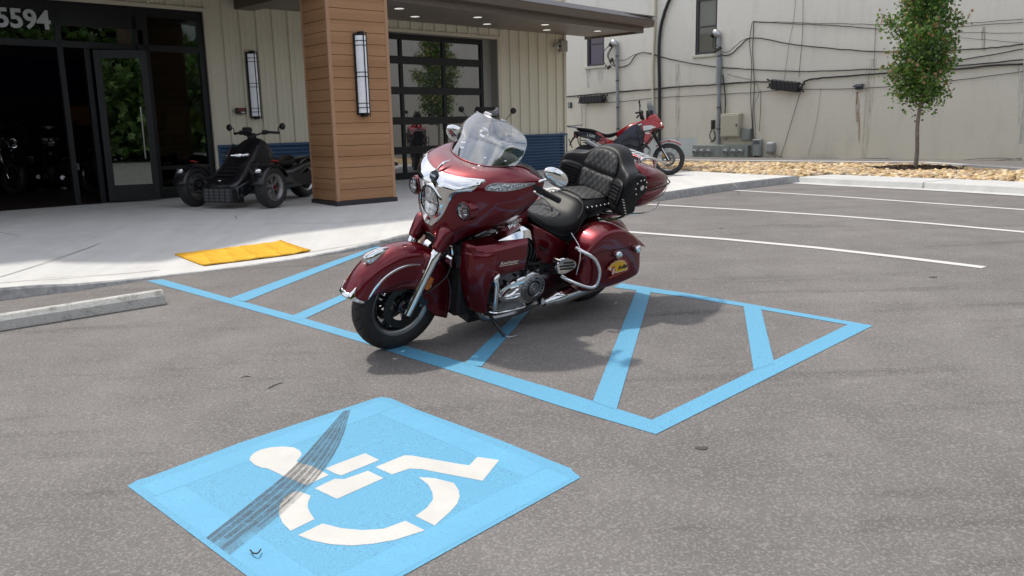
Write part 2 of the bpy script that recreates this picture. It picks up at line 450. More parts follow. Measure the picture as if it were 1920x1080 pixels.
# ---- markings
root = empty('access_aisle_marking', at(1230, 800), 0, 'light blue striped outline of the access aisle under the maroon motorcycle', 'painted marking')
org = Vector(root.location)
def mark(poly, z, name, mat=blue_paint, root=root):
    o = sheet(poly, z, name, mat, parent=root); o.location = -Vector(root.location); return o
def band(pts, w0, w1=None):
    """band polygon on the ground from ground points (world) with a width"""
    pts = [np.array(p[:2]) for p in pts]; L = []; Rr = []
    for i, p in enumerate(pts):
        a_ = pts[max(0, i-1)]; b_ = pts[min(len(pts)-1, i+1)]; d = (b_-a_)/np.linalg.norm(b_-a_); o_ = np.array([d[1], -d[0]])*w0/2
        L.append(tuple(p+o_)); Rr.append(tuple(p-o_))
    return L+Rr[::-1]
mark([(275, 527), (305, 524), (430, 559), (560, 594), (655, 622), (760, 649), (873, 681), (1050, 733), (1222.5, 788), (1230, 815), (1050, 762), (873, 704), (760, 669), (683, 643.5), (540, 601), (430, 570)], .0026, 'long_line')
mark([(1165, 531.5), (1280, 549), (1397, 569), (1637, 611), (1590, 609.5), (1400, 576), (1280, 556.5), (1150, 539)], .0026, 'far_line')
mark([(1637, 611), (1230, 815), (1222.5, 788), (1590, 609)], .0029, 'end_line')
for k, q in enumerate(([(430, 560), (705, 463), (722, 463), (459, 566)], [(538, 597), (660, 545), (700, 527), (716, 530), (566, 601)], [(870, 683), (985, 573), (1013, 560), (903, 688)], [(1111, 754), (1196, 538), (1222, 541), (1156, 769)], [(1394, 573), (1426, 577), (1452, 682), (1413, 695)])):
    mark(q, .0032+.0002*k, 'diagonal_stripe')
root = empty('wheelchair_symbol', at(640, 900), 0, 'blue square with white wheelchair symbol painted on the asphalt', 'painted symbol')
def back(px_): return px_
# square: fourth corner from the other three (world)
pA = np.array(at(239, 912)[:2]); pB = np.array(at(718, 743)[:2]); pC = np.array(at(1089, 896)[:2]); pD = pA+(pC-pB)*1.0
dAB = (pB-pA); u_ = lambda a_, b_: tuple(a_+(b_-a_))
e1 = np.array(at(462, 1080)[:2]); e2 = np.array(at(757, 1080)[:2])
# intersect left edge A->e1 and right edge C->e2
d1 = e1-pA; d2 = e2-pC; mt = np.array([[d1[0], -d2[0]], [d1[1], -d2[1]]]); st_ = np.linalg.solve(mt, pC-pA); pD = pA+d1*st_[0]
sq = [tuple(pA), at(258, 901)[:2], at(280, 895)[:2], at(450, 831)[:2], at(650, 765)[:2], at(705, 747)[:2], at(716, 745)[:2], at(733, 747.5)[:2], at(780, 768)[:2], at(940, 827)[:2], at(1072, 880)[:2], at(1073, 884)[:2], tuple(pC), tuple(pD)]
o = sheet(sq, .0026, 'blue_field', blue_paint, parent=root, px=False); o.location = -Vector(root.location)
# raised paint border (second coat) on the square
def lerp(a_, b_, t): return np.array(a_)*(1-t)+np.array(b_)*t
def quadpt(s_, t_): return lerp(lerp(pA, pB, s_), lerp(pD, pC, s_), t_)
bp2 = paint('blue_paint_border', (.112, .36, .55), .8, (.04, .12, .22))
for q in ([(.03, .03), (.97, .03), (.97, .13), (.03, .13)], [(.03, .88), (.97, .88), (.97, .985), (.03, .985)], [(.02, .134), (.12, .134), (.12, .876), (.02, .876)], [(.88, .134), (.98, .134), (.98, .876), (.88, .876)]):
    o = sheet([tuple(quadpt(*p)) for p in q], .0031, 'border_coat', bp2, parent=root, px=False); o.location = -Vector(root.location)
S = {}
S['head'] = [(468, 864), (470, 857), (477, 850), (490, 844), (508, 840), (530, 838.5), (550, 840), (562, 846), (566, 853), (562, 860), (556, 866), (563, 870), (585, 875), (617, 892), (575, 911), (560, 905), (530, 893), (503, 880), (490, 878), (478, 873)]
S['arm'] = [(610, 880), (634, 870), (685, 851), (711, 864), (640, 893), (628, 889)]
S['body'] = [(590, 917), (628, 899), (645, 900), (690, 884), (719, 898), (632, 937)]
S['leg'] = [(704, 877), (758, 855), (772, 855.5), (860, 871), (880, 874), (895, 858), (936, 864), (905, 903), (790, 881), (768, 880), (735, 891)]
S['wheel_front'] = [(785, 896), (815, 898), (851, 907), (860, 920), (862, 932), (858, 945), (845, 960), (815, 987), (779, 969), (800, 954), (812, 938), (811, 925), (803, 910)]
S['wheel_rear'] = [(560, 922), (583, 931), (578, 942), (577, 952), (581, 962), (590, 975), (545, 997), (530, 982), (524, 968), (523, 955), (526, 945), (535, 933), (548, 925)]
S['wheel_bottom'] = [(559, 1005), (605, 983), (640, 992), (680, 995.5), (720, 993), (760, 978), (797, 996), (740, 1014), (700, 1021), (660, 1024.5), (620, 1022), (585, 1015)]
for k, q in S.items():
    if k in ('head', 'wheel_front', 'wheel_rear', 'wheel_bottom'): pass
    o = sheet(q, .0037, 'white_'+k, white_paint, parent=root); o.location = -Vector(root.location)
# black tyre skid over the symbol: separate wear streaks
sk = NT('tyre_rubber_streak')
sn = sk.noise(230, 3, .7); sl = sk.noise(26, 4, .7)
al = sk.math('MULTIPLY', sk.math('MULTIPLY', sk.g(sn, .30, .62), sk.g(sl, .22, .55)), .60)
skm = sk.out(Base_Color=(.09, .085, .085, 1), Roughness=.9, Alpha=al)
root = empty('skid_mark', at(560, 880), 0, 'dark tyre skid mark across the blue square', 'skid mark')
Lc = crom([np.array(p) for p in ((644, 772), (600, 822), (545, 882), (470, 944), (386, 1010))], 6)
Rc = crom([np.array(p) for p in ((657, 769), (640, 826), (606, 884), (548, 948), (432, 1042))], 6)
for k, (a_, b_, t0, t1) in enumerate(((0, .12, 0, 1), (.17, .32, .04, 1), (.38, .52, .0, .97), (.58, .72, .03, 1), (.79, .86, .08, .9), (.92, 1.0, .0, .6))):
    n_ = len(Lc); i0, i1 = int(t0*(n_-1)), int(t1*(n_-1))
    A_ = [tuple(Lc[i]*(1-a_)+Rc[i]*a_) for i in range(i0, i1+1)]; B_ = [tuple(Lc[i]*(1-b_)+Rc[i]*b_) for i in range(i0, i1+1)]
    o = sheet(A_+B_[::-1], .0044+.0002*k, 'rubber_streak', skm, parent=root); o.location = -Vector(root.location)
smr = NT('rubber_smear'); sq_ = smr.noise(160, 4, .7); sr_ = smr.noise(9, 4, .6)
smm = smr.out(Base_Color=(.12, .115, .11, 1), Roughness=.9, Alpha=smr.math('MULTIPLY', smr.math('MULTIPLY', smr.g(sq_, .30, .66), smr.g(sr_, .2, .5)), .50))
o = sheet([tuple(p) for p in Lc]+[tuple(p) for p in Rc][::-1], .0041, 'rubber_smear', smm, parent=root); o.location = -Vector(root.location)
# hairline cracks and small patches in the asphalt
crk = M('crack_dark', (.045, .04, .036), .95)
for pts, lab in ((((503, 729), (512, 724), (525, 719), (531, 718)), 'short dark crack in the asphalt left above the blue square'), (((452, 708), (461, 706), (470, 707)), 'tiny dark crack in the asphalt at left')):
    P = band([at(*p) for p in pts], .009); o = sheet(P, .0035, 'crack', crk, px=False); o['kind'] = 'structure'; o['label'] = lab
for cx_, cy_, r_ in ((1316, 841, .028), (1750, 520, .03), (1352, 428, .03)):
    c_ = at(cx_, cy_); P = [(c_[0]+r_*(1+.3*math.sin(3*q))*math.cos(q), c_[1]+r_*.8*(1+.25*math.cos(2*q))*math.sin(q)) for q in [k*.5 for k in range(12)]]
    o = sheet(P, .003, 'oil_spot', M('oil_dark', (.055, .05, .046), .6), px=False); o['kind'] = 'structure'; o['label'] = 'small dark oil spot on the asphalt'
# white stall lines
labs = ['long white stall line nearest the maroon motorcycle', 'middle white stall line reaching the right edge', 'farthest white stall line beside the rock bed kerb']
for k, (pts, lab) in enumerate((([(1150, 433), (1195, 436.5), (1360, 449), (1527, 464.5), (1690, 483), (1845, 502)], labs[0]), ([(1215, 383.5), (1400, 394), (1580, 406), (1750, 420), (1920, 435.5), (2100, 453)], labs[1]), ([(1378, 357), (1560, 368), (1740, 381), (1920, 393.5), (2100, 408)], labs[2]))):
    P = band([at(*p) for p in pts], .10)
    o = sheet(P, .004, 'stall_line', line_paint, px=False)
    tag(o, lab, 'painted line', 'white stall lines')
# crack and leaf bits on the asphalt
tw = M('twig_dark', (.03, .02, .018), .8)
mb = MB(); o0 = Vector(at(480, 1033))
mb.tube([Vector(at(469, 1031, dz=.014))-o0, Vector(at(475, 1037, dz=.018))-o0, Vector(at(483, 1037, dz=.02))-o0, Vector(at(489, 1030, dz=.016))-o0], .0028, 5)
o = mb.build('twig', tw); o.location = o0; tag(o, 'small curled dark twig lying on the blue square', 'twig')

# ---- wheel stop
A = np.array(at(0, 622)[:2]); B = np.array(at(312, 571)[:2]); d = (B-A)/np.linalg.norm(B-A); o_ = np.array([-d[1], d[0]])
Bz = B; L = 1.83; Aw = Bz-d*L*1.25
mb = MB(); R = []
cen = Vector((*(B-d*.9), lotz(*(B-d*.9))))
prof = [(0, 0), (.012, .075), (.045, .115), (.115, .115), (.15, .075), (.165, 0)]
for t in [0, .012, .3, .6, .85, 1.0, 1.3, 1.6, 1.9, 2.2, 2.24]:
    p = B-d*t; z = lotz(*p)
    k = .93 if t in (0, 2.24) else 1
    R.append([Vector((p[0]+o_[0]*q, p[1]+o_[1]*q, z+h*k))-cen for q, h in prof])
mb.rings(R)
ws = NT('wheel_stop_concrete'); w1 = ws.noise(7, 7, .7); w2 = ws.noise(60, 4, .6)
wm = ws.out(Base_Color=ws.mix(ws.math('MULTIPLY', ws.g(w1, .50, .62), .8), ws.mix(ws.g(w2, .3, .7), (.40, .395, .37), (.52, .515, .49)), (.20, .20, .17)), Roughness=.92, Normal=ws.bump(ws.math('ADD', w1, w2), .5, .008))
o = mb.build('wheel_stop', wm, mods=[BEV(.008, 2)], ang=30); o.location = cen
tag(o, 'weathered concrete wheel stop by the sidewalk at left edge', 'wheel stop')
# ================================================================ shop building
shop = empty('shop_building', (FA[0], FA[1], 0), TH, 'cream metal clad shop front with blue corrugated base and dark canopy', 'building')
# local frame: x = e, y = -n, z = up
def F(e, n, z): return (e, -n, z)
cm = NT('cream_metal')
c1 = cm.noise(.9, 6, .6, cm.mapv((1, 1, .25))); c2 = cm.noise(30, 3)
cream = cm.out(Base_Color=cm.ramp(c1, [(.3, (.66, .62, .49)), (.7, (.72, .68, .545))]), Roughness=.48)
cream_trim = M('cream_trim', (.64, .59, .48), .5, var=.04, vscale=2)
bl = NT('blue_metal'); b1 = bl.noise(2.5, 6, .6, bl.mapv((.4, 1, 3)))
blue_m = bl.out(Base_Color=bl.ramp(b1, [(.3, (.022, .066, .14)), (.7, (.032, .088, .18))]), Roughness=.45)
darkfr = M('black_aluminium', (.018, .019, .022), .38, .3, var=.15, vscale=6)
GZ = .6; ZT = 9.0
SE0, SE1 = -9.0, -1.85     # shop front opening
GE0, GE1, GT = .15, 4.79, 3.5   # garage opening
mb = MB()
T = .25
mb.box(SE1, GE0, 0, T, GZ, 3.58); mb.box(GE1, 7.0, 0, T, GZ, 3.58); mb.box(-12, SE0, 0, T, GZ, 3.58)
mb.box(-12, 7.0, 0, T, 3.58, 5.2)
mb.box(GE0, GE1, .002, T, GT, 3.58)
wall = mb.build('wall_siding', cream, shop, smooth=False)
# standing seams belong to the siding sheet
mb = MB()
e = -11.9
while e < 6.98:
    z0 = 1.42
    if SE0 < e < SE1+.02: z0 = 3.64
    if GE0-.02 < e < GE1+.02: z0 = 3.56
    if abs(e-6.98) > .03:
        mb.prism([(e-.028, 0, z0), (e-.016, -.034, z0), (e+.016, -.034, z0), (e+.028, 0, z0)], (0, 0, 5.2-z0))
        for k in (.1, .2): mb.prism([(e+k-.01, 0, z0), (e+k, -.006, z0), (e+k+.01, 0, z0)], (0, 0, 5.2-z0))
    e += .305
mb.build('standing_seams', cream, shop, smooth=False)
mb = MB(); mb.box(6.94, 7.02, -.045, .22, GZ, 5.2)
mb.box(SE1-.02, SE1+.05, -.03, .02, GZ, 3.62); mb.box(SE0, SE1+.05, -.045, .02, 3.58, 3.64)
mb.box(GE1, GE1+.06, -.03, .02, 1.42, 3.56); mb.box(GE0, GE1+.06, -.035, .02, 3.50, 3.56)
mb.build('corner_trim', cream_trim, shop, smooth=False, mods=[BEV(.006, 2)])
mb = MB(); mb.box(7.0, 7.03, .22, 9, GZ, 5.2); mb.box(6.98, 7.0, .25, 9, GZ, 5.2)
mb.build('side_wall', cream, shop, smooth=False)
# reveal of the garage opening
mb = MB(); mb.box(GE1-.012, GE1-.002, .0, .27, GZ, GT); mb.box(GE0, GE1, .0, .27, GT-.012, GT-.002)
mb.build('garage_reveal', M('reveal_grey', (.30, .29, .26), .6), shop, smooth=False)
# corrugated base
def corr(e0, e1, nm):
    mb = MB(); P = []
    z = GZ+.02; k = 0; pitch = .068
    while z < 1.38:
        for dz, y in ((0, -.012), (.018, -.036), (.044, -.036), (.060, -.012)): P.append((z+dz, y))
        z += pitch
    mb.grid([[(e_, y, zz) for e_ in (e0, e1)] for zz, y in P]+[[(e0, -.012, 1.40), (e1, -.012, 1.40)]])
    mb.build('corrugated_base', blue_m, shop, smooth=False)
    mb = MB(); mb.box(e0, e1, -.055, 0, 1.385, 1.43); mb.box(e1-.06, e1, -.045, -.001, GZ, 1.384); mb.box(e0, e0+.05, -.045, -.001, GZ, 1.384)
    mb.box(e0, e1, -.04, 0, GZ, GZ+.02)
    mb.build('base_trim', blue_m, shop, smooth=False, mods=[BEV(.004, 2)])
corr(SE1+.03, GE0, 'a'); corr(GE1+.02, 7.03, 'b')
# row of dark punched slots near the outer corner
mb = MB()
for k in range(11): mb.box(6.80, 6.86, -.041, -.03, .74+k*.068*.999, .765+k*.068*.999)
mb.build('vent_slots', M('slot_dark', (.006, .01, .02), .8), shop, smooth=False)
# canopy over the side: soffit planks, lamps, fascia
wood = NT('soffit_planks'); s3 = wood.sep(); pl_ = wood.math('FRACT', wood.math('MULTIPLY', s3[1], 7.2))
gro = wood.g(pl_, .0, .10); wn = wood.noise(3, 6, .6, wood.mapv((.25, 3, 1)))
soff = wood.out(Base_Color=wood.mix(gro, (.02, .016, .013), wood.ramp(wn, [(.3, (.16, .135, .115)), (.7, (.24, .205, .175))])), Roughness=.5)
fas = M('fascia_bronze', (.13, .105, .088), .42, .35, var=.05, vscale=1.5); fas_top = M('fascia_grey', (.23, .215, .215), .4, .4)
CN = lambda e: 2.28 - .085*(e-.5)     # canopy edge runs slightly askew
cl = shop
mb = MB(); mb.add([F(-.95, 0.05, 3.71), F(7.85, .05, 3.71), F(7.85, CN(7.85), 3.71), F(-.95, CN(-.95), 3.71)], [(0, 1, 2, 3)])
mb.add([F(-.95, 0.05, 3.76), F(7.85, .05, 3.76), F(7.85, CN(7.85), 3.76), F(-.95, CN(-.95), 3.76)], [(0, 1, 2, 3)])
mb.build('canopy_soffit', soff, cl, smooth=False)
mb = MB()
def fband(o, z0, z1, e0, e1, th=.03):
    mb.prism([F(e0, CN(e0)+o, z0), F(e0, CN(e0)+o+th, z0), F(e0, CN(e0)+o+th, z1), F(e0, CN(e0)+o, z1)], Vector(F(e1, CN(e1)+o, z0))-Vector(F(e0, CN(e0)+o, z0)))
fband(-.02, 3.66, 3.78, -.97, 7.87)
mb.box(7.85, 7.88, -CN(7.85)+.02, 0.1, 3.66, 3.78)
mb.build('canopy_drip_edge', fas, cl, smooth=False)
mb = MB()
mb.prism([F(-1.0, CN(-1)+.0, 3.78), F(-1.0, CN(-1)+.18, 3.79), F(-1.0, CN(-1)+.20, 3.93), F(-1, CN(-1)+.0, 3.98)], Vector(F(8.06, CN(8.06), 0))-Vector(F(-1, CN(-1), 0)))
mb.box(7.88, 8.06, -CN(8.0), .25, 3.785, 3.97)
mb.build('canopy_fascia', fas, cl, smooth=False, mods=[BEV(.008, 2)])
mb = MB()
mb.prism([F(-1.0, CN(-1)+.205, 3.932), F(-1.0, CN(-1)+.02, 3.985), F(-1, CN(-1)+.0, 4.03), F(-1, CN(-1)+.15, 4.03)], Vector(F(8.07, CN(8.07), 0))-Vector(F(-1, CN(-1), 0)))
mb.build('canopy_flashing', fas_top, cl, smooth=False)
mb = MB(); mb.box(-1, 8.0, -1.9, .1, 4.0, 4.02); mb.build('canopy_roof', fas_top, cl, smooth=False)
lamp = M('soffit_lamp_glow', (.9, .9, .88), .4, emit=(1, .97, .9, .55))
for e_, n_ in ((1.05, 1.45), (1.95, .75), (3.0, 1.35), (3.9, .65), (5.0, 1.25), (5.75, .6), (6.9, 1.1)):
    mb = MB(); mb.cyl(F(e_, n_, 3.708), F(e_, n_, 3.695), .085, n=24); o = mb.build('soffit_light', lamp, cl)
    mb = MB(); mb.lathe([(0, .088), (-.012, .088), (-.012, .10), (0, .10)], F(e_, n_, 3.709), (0, 0, 1), 24); mb.build('trim_ring', fas_top, o)
# entrance roof above the picture that shades the walk
mb = MB(); mb.prism([F(-6.0, -.2, 4.02), F(-6.0, 2.9, 4.02), F(-5.2, 3.45, 4.02), F(-3.8, 3.3, 4.02), F(-2.0, 3.75, 4.02), F(-.6, 3.82, 4.02), F(-.6, -.2, 4.02)], (0, 0, .1))
mb.prism([F(-12, -.2, 4.02), F(-12, 2.6, 4.02), F(-6.0, 2.75, 4.02), F(-6.0, -.2, 4.02)], (0, 0, .1))
mb.build('entrance_roof', fas, cl, smooth=False)
mb = MB(); mb.box(-12, 7, .1, 9, 5.2, 5.4); mb.build('roof', fas_top, shop, smooth=False)
mb = MB(); mb.box(-1.3, -.96, -2.3, .0, 3.66, 4.0); mb.build('canopy_beam', fas, cl, smooth=False)

# garage door
gl = NT('garage_glass')
gl.out(Base_Color=(.028, .028, .030, 1), Roughness=.02, Specular_IOR_Level=1.0, IOR=2.1)
gl.b.inputs['Coat Weight'].default_value = .3
garage_glass = gl.m
gd = MB(); Y = .22
def gbar(x0, x1, z0, z1, d=.045): gd.box(x0, x1, Y-d, Y+.01, z0, z1)
zt = [3.40, 2.985, 2.385, 1.785, 1.19, GZ+.03]
gbar(GE0, GE1-.27, 3.38, GT-.012, .05); gbar(GE0, GE0+.10, GZ, 3.38, .05); gbar(GE1-.34, GE1-.27, GZ, 3.38, .05)
hb = .052
rows_ = []
zz = [3.38, 2.985, 2.385, 1.785, 1.19, .60]
for z in zz[1:-1]: gbar(GE0+.1, GE1-.34, z-.075, z+.075, .047)
gbar(GE0+.1, GE1-.34, .60, .74, .047)
cols = [GE0+.10, 1.17, 2.29, 3.41, GE1-.34]
for c in cols[1:-1]:
    for i in range(5):
        top = 3.38 if i == 0 else zz[i]-.075; bot = zz[i+1]+(.075 if i < 4 else .14)
        gbar(c-.038, c+.038, bot, top, .044)
door = gd.build('garage_door', darkfr, shop, smooth=False, mods=[BEV(.004, 2)])
for i in range(5):
    top = 3.38 if i == 0 else zz[i]-.075; bot = zz[i+1]+(.075 if i < 4 else .14)
    for j in range(4):
        x0 = cols[j]+(.038 if j else 0); x1 = cols[j+1]-(.038 if j < 3 else 0)
        mb = MB(); mb.box(x0, x1, Y-.012, Y-.002, bot, top); mb.build('pane', garage_glass, door, smooth=False)
mb = MB(); mb.box(GE1-.27, GE1-.012, .20, .24, GZ, GT); mb.build('garage_jamb', M('reveal_grey', (.3, .29, .26), .6), shop, smooth=False)

# shop front
def mk_glass(nm, k0):
    clear = NT(nm); lw = clear.n('LayerWeight', {0: .45}).outputs['Fresnel']
    tr_ = clear.n('BsdfTransparent', {0: (.50, .53, .52, 1)}).outputs[0]; gs_ = clear.n('BsdfGlossy', {0: (.75, .85, .80, 1), 'Roughness': .01}).outputs[0]
    ms_ = clear.n('MixShader', {0: clear.math('MINIMUM', clear.math('ADD', clear.math('MULTIPLY', lw, .8), k0), .9), 1: tr_, 2: gs_}).outputs[0]
    clear.t.links.new(ms_, clear.t.nodes['Material Output'].inputs[0]); return clear.m
shop_glass = mk_glass('shop_glass', .06); door_glass = mk_glass('door_glass', .16)
fr = MB()
def fb(e0, e1, z0, z1, d=.10): fr.box(e0, e1, .02, .02+d, z0, z1)
fb(SE0, SE1, 3.44, 3.58); fb(-1.97, SE1, GZ, 3.44); fb(-2.86, -2.78, GZ, 3.44); fb(-3.02, -2.94, GZ, 3.44); fb(-4.13, -4.05, GZ, 3.44); fb(-3.76, -3.68, GZ, 2.92)
fb(-6.9, -6.82, GZ, 3.44); fb(-8.2, -8.1, GZ, 3.44)
fb(SE0, -1.97, 2.92, 3.02, .095); fb(-2.78, -1.97, GZ, .72, .095); fb(-2.78, -1.97, 1.06, 1.12, .095); fb(SE0, -6.9, GZ, .72, .095)
fb(SE0, -2.86, 3.24, 3.44, .094)
fr.build('shopfront_frame', darkfr, shop, smooth=False, mods=[BEV(.005, 2)])
for (e0, e1, z0, z1) in ((-2.78, -1.97, 1.12, 2.92), (-2.78, -1.97, .72, 1.06), (-2.78, -1.97, 3.02, 3.44), (-4.05, -3.02, 3.02, 3.24), (-6.82, -4.13, 3.02, 3.24), (-8.1, -6.9, .72, 2.92), (-2.94, -2.86, .7, 2.92)):
    mb = MB(); mb.box(e0, e1, .06, .068, z0, z1); mb.build('window_pane', shop_glass, shop, smooth=False)
# open door leaf
dl = empty('open_door', F(-3.02, .0, 0), rad(-21)); dl.parent = shop; dl.location = F(-3.66, .04, 0)
del_me = None
import bmesh
d_ = MB(); Wd = .74
d_.box(0, .10, -.022, .022, GZ+.02, 2.9); d_.box(Wd-.10, Wd, -.022, .022, GZ+.02, 2.9); d_.box(.10, Wd-.10, -.021, .021, GZ+.02, GZ+.27); d_.box(.10, Wd-.10, -.021, .021, 2.78, 2.9)
dl2 = d_.build('open_door', darkfr, shop, smooth=False, mods=[BEV(.004, 2)]); dl2.location = dl.location; dl2.rotation_euler = dl.rotation_euler
bpy.data.objects.remove(dl)
mb = MB(); mb.box(.10, Wd-.10, -.004, .004, GZ+.27, 2.78); mb.build('door_pane', door_glass, dl2, smooth=False)
mb = MB(); mb.tube([(Wd-.16, .03, 1.3), (Wd-.16, .07, 1.32), (Wd-.16, .07, 2.0), (Wd-.16, .03, 2.02)], .009); mb.tube([(Wd-.16, -.03, 1.3), (Wd-.16, -.07, 1.32), (Wd-.16, -.07, 2.0), (Wd-.16, -.03, 2.02)], .012)
mb.build('pull_handle', M('brushed_steel', (.55, .55, .55), .3, 1), dl2)
# interior
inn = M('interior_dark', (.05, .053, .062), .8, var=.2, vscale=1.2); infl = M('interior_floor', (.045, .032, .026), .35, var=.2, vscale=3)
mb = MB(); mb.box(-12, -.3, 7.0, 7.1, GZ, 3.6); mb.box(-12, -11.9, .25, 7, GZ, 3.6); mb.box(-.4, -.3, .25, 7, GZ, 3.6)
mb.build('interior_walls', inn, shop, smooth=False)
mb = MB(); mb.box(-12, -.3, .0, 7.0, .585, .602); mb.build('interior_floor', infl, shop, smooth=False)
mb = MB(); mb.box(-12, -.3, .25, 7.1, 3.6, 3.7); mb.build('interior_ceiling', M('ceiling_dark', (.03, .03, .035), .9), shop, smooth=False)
mb = MB(); mb.box(-5.2, -.5, 6.9, 6.98, 2.5, 3.3); mb.build('blue_wall_band', M('inside_blue', (.01, .016, .09), .7), shop, smooth=False)
mb = MB(); mb.box(-2.40, -1.80, 5.6, 5.7, 1.85, 2.25); mb.build('display_panel', M('inside_orange', (.28, .12, .04), .7), shop, smooth=False)
mb = MB(); mb.box(-1.35, -.62, 3.0, 3.1, 1.65, 2.15); mb.build('display_panel', M('inside_orange', (.28, .12, .04), .7), shop, smooth=False)
for e_, n_ in ((-5.35, -1.1), (-2.6, -1.0), (-7.4, -2.2)):
    mb = MB(); mb.box(e_-.16, e_+.16, -n_-.05, -n_+.05, 3.585, 3.6); mb.build('ceiling_light', M('ceiling_glow', (.9, .9, .9), .5, emit=(1, .98, .92, 3.0)), shop, smooth=False)
# house number
vs, fs = text_data('5594', .36, bold=.010, depth=.012, spacing=.98, align='RIGHT')
mb = MB(lambda p: (p[0]-4.20, -.055-p[2], 3.27+p[1])); mb.add(vs, fs)
mb.build('house_number', M('number_grey', (.50, .52, .53), .45, .2), shop, smooth=False)

# pillar
pc = [np.array(ed(*at(px, py, .6)[:2])) for px, py in ((605.4, 380.5), (648, 386), (738, 375))]
pw = .95; pe0 = -1.83
PW = empty('pillar', (*FW(-1.36, 3.32, 0)[:2], GZ), TH+rad(-5), 'tall square entrance pillar clad in brown wood boards', 'pillar')
bw = NT('brown_boards'); s3 = bw.sep(); idx = bw.math('FLOOR', bw.math('MULTIPLY', s3[2], 1/.153))
wn1 = bw.n('TexWhiteNoise', {'W': idx}, noise_dimensions='1D').outputs['Value']
gr1 = bw.noise(3, 6, .65, bw.mapv((2, 2, 26)))
bcol = bw.mix(wn1, (.33, .168, .078), (.40, .215, .105)); bcol = bw.mix(1, bcol, bw.ramp(gr1, [(.3, (.88, .88, .88)), (.7, (1.08, 1.08, 1.08))]), 'MULTIPLY')
boards = bw.out(Base_Color=bcol, Roughness=.55, Normal=bw.bump(gr1, .15, .004))
hx, hy = .475, .37
mb = MB(); z = .06; k = 0
while z < 3.42:
    z1 = min(z+.147, 3.43)
    mb.box(-hx, hx, -hy, hy, z, z1); z += .153
mb.build('cladding_board', boards, PW, smooth=False, mods=[BEV(.003, 2)])
mb = MB(); mb.box(-hx+.008, hx-.008, -hy+.008, hy-.008, .0, 3.45); mb.build('core', M('board_gap', (.05, .028, .015), .9), PW, smooth=False)
mb = MB()
for sx in (-1, 1):
    for sy in (-1, 1):
        mb.box(min(sx*hx+sx*.006, sx*(hx-.045)), max(sx*hx+sx*.006, sx*(hx-.045)), min(sy*(hy+.006), sy*(hy-.03)), max(sy*(hy+.006), sy*(hy-.03)), .05, 3.44)
mb.build('corner_trim', M('pillar_trim', (.40, .23, .135), .5, var=.06, vscale=3), PW, smooth=False, mods=[BEV(.004, 2)])
mb = MB(); mb.box(-hx-.02, hx+.02, -hy-.02, hy+.02, -.02, .055); mb.build('base_plate', M('plinth_dark', (.03, .028, .032), .5), PW, smooth=False, mods=[BEV(.004, 2)])

# wall lamps
lglass = NT('frosted_lamp'); ln = lglass.noise(8, 4)
lglass.out(Base_Color=lglass.ramp(ln, [(.3, (.66, .68, .72)), (.7, (.78, .80, .83))]), Roughness=.35)
lglass.b.inputs['Emission Color'].default_value = (.8, .87, 1, 1); lglass.b.inputs['Emission Strength'].default_value = .10
iron = M('black_iron', (.012, .012, .014), .45)
def wall_lamp(parent_frame):
    r = empty('wall_lamp')
    r.matrix_world = parent_frame
    h = .52; w2 = .075
    mb = MB(); P = []
    for k in range(13):
        a_ = math.pi*k/12; P.append((w2*math.cos(a_), -.03-.085*math.sin(a_)))
    mb.rings([[(x, y, z) for x, y in P] for z in (-h, h)], True, True); mb.build('lamp_shade', lglass.m, r)
    mb = MB()
    mb.box(-w2-.02, w2+.005, -.03, 0, -h-.03, h+.03)
    mb.build('back_plate', iron, r, smooth=False)
    mb = MB()
    for z in (-h+.07, -h+.13, -.03, .03, h-.13, h-.07):
        mb.tube([(x*1.05, y-.004*math.sin(math.pi*k/12), z) for k, (x, y) in enumerate(P)], .006, 5, 1)
    for x, y in (P[6], P[1]): mb.tube([(x*1.08, y-.012, -h-.05), (x*1.08, y-.012, h+.05)], .0085, 6, 1)
    mb.box(-.03, .03, -.10, 0, h, h+.055); mb.box(-.03, .03, -.10, 0, -h-.055, -h)
    mb.build('strap_frame', iron, r)
    return r
Rz = Matrix.Rotation(TH, 4, 'Z')
l1 = wall_lamp(Matrix.Translation(FW(-1.09, .035, 2.42)) @ Rz)
tag(l1, 'tall frosted wall lamp on the cream siding left of the pillar', 'wall lamp', 'tall wall lamps')
l2 = copy_tree(l1); l2.matrix_world = PW.matrix_world.copy() if False else Matrix.Translation(FW(-1.36, 3.32, 0)) @ Matrix.Rotation(TH+rad(-5), 4, 'Z') @ Matrix.Translation((.0, -.377, 2.385))
tag(l2, 'tall frosted wall lamp on the brown board pillar', 'wall lamp', 'tall wall lamps')
# alarm box and camera
r = empty('alarm_box', FW(-1.37, .04, 1.99), TH, 'small black and red alarm box beside the wall lamp on cream siding', 'alarm box')
mb = MB(); mb.box(-.09, .09, -.06, 0, -.05, .05); mb.build('housing', M('dark_plastic', (.02, .015, .015), .5), r, mods=[BEV(.008)])
mb = MB(); mb.box(-.06, .06, -.064, -.06, .005, .035); mb.build('red_strip', M('alarm_red', (.25, .02, .02), .4), r)
mb = MB(); mb.box(-.01, .06, -.064, -.06, -.036, -.014); mb.build('white_label', M('label_white', (.6, .6, .6), .5), r)
r = empty('security_camera', FW(6.62, .03, 3.44), TH, 'small round security camera with junction box near the shop corner', 'camera')
mb = MB(); mb.box(.16, .38, -.08, 0, -.12, .14); mb.build('junction_box', M('jbox', (.38, .36, .33), .5), r, mods=[BEV(.01)])
mb = MB(); mb.ball((0, -.10, 0), .075, 16, 12); mb.cyl((0, -.01, .02), (0, -.1, 0), .05); mb.build('camera_dome', M('cam_white', (.5, .49, .47), .4), r)
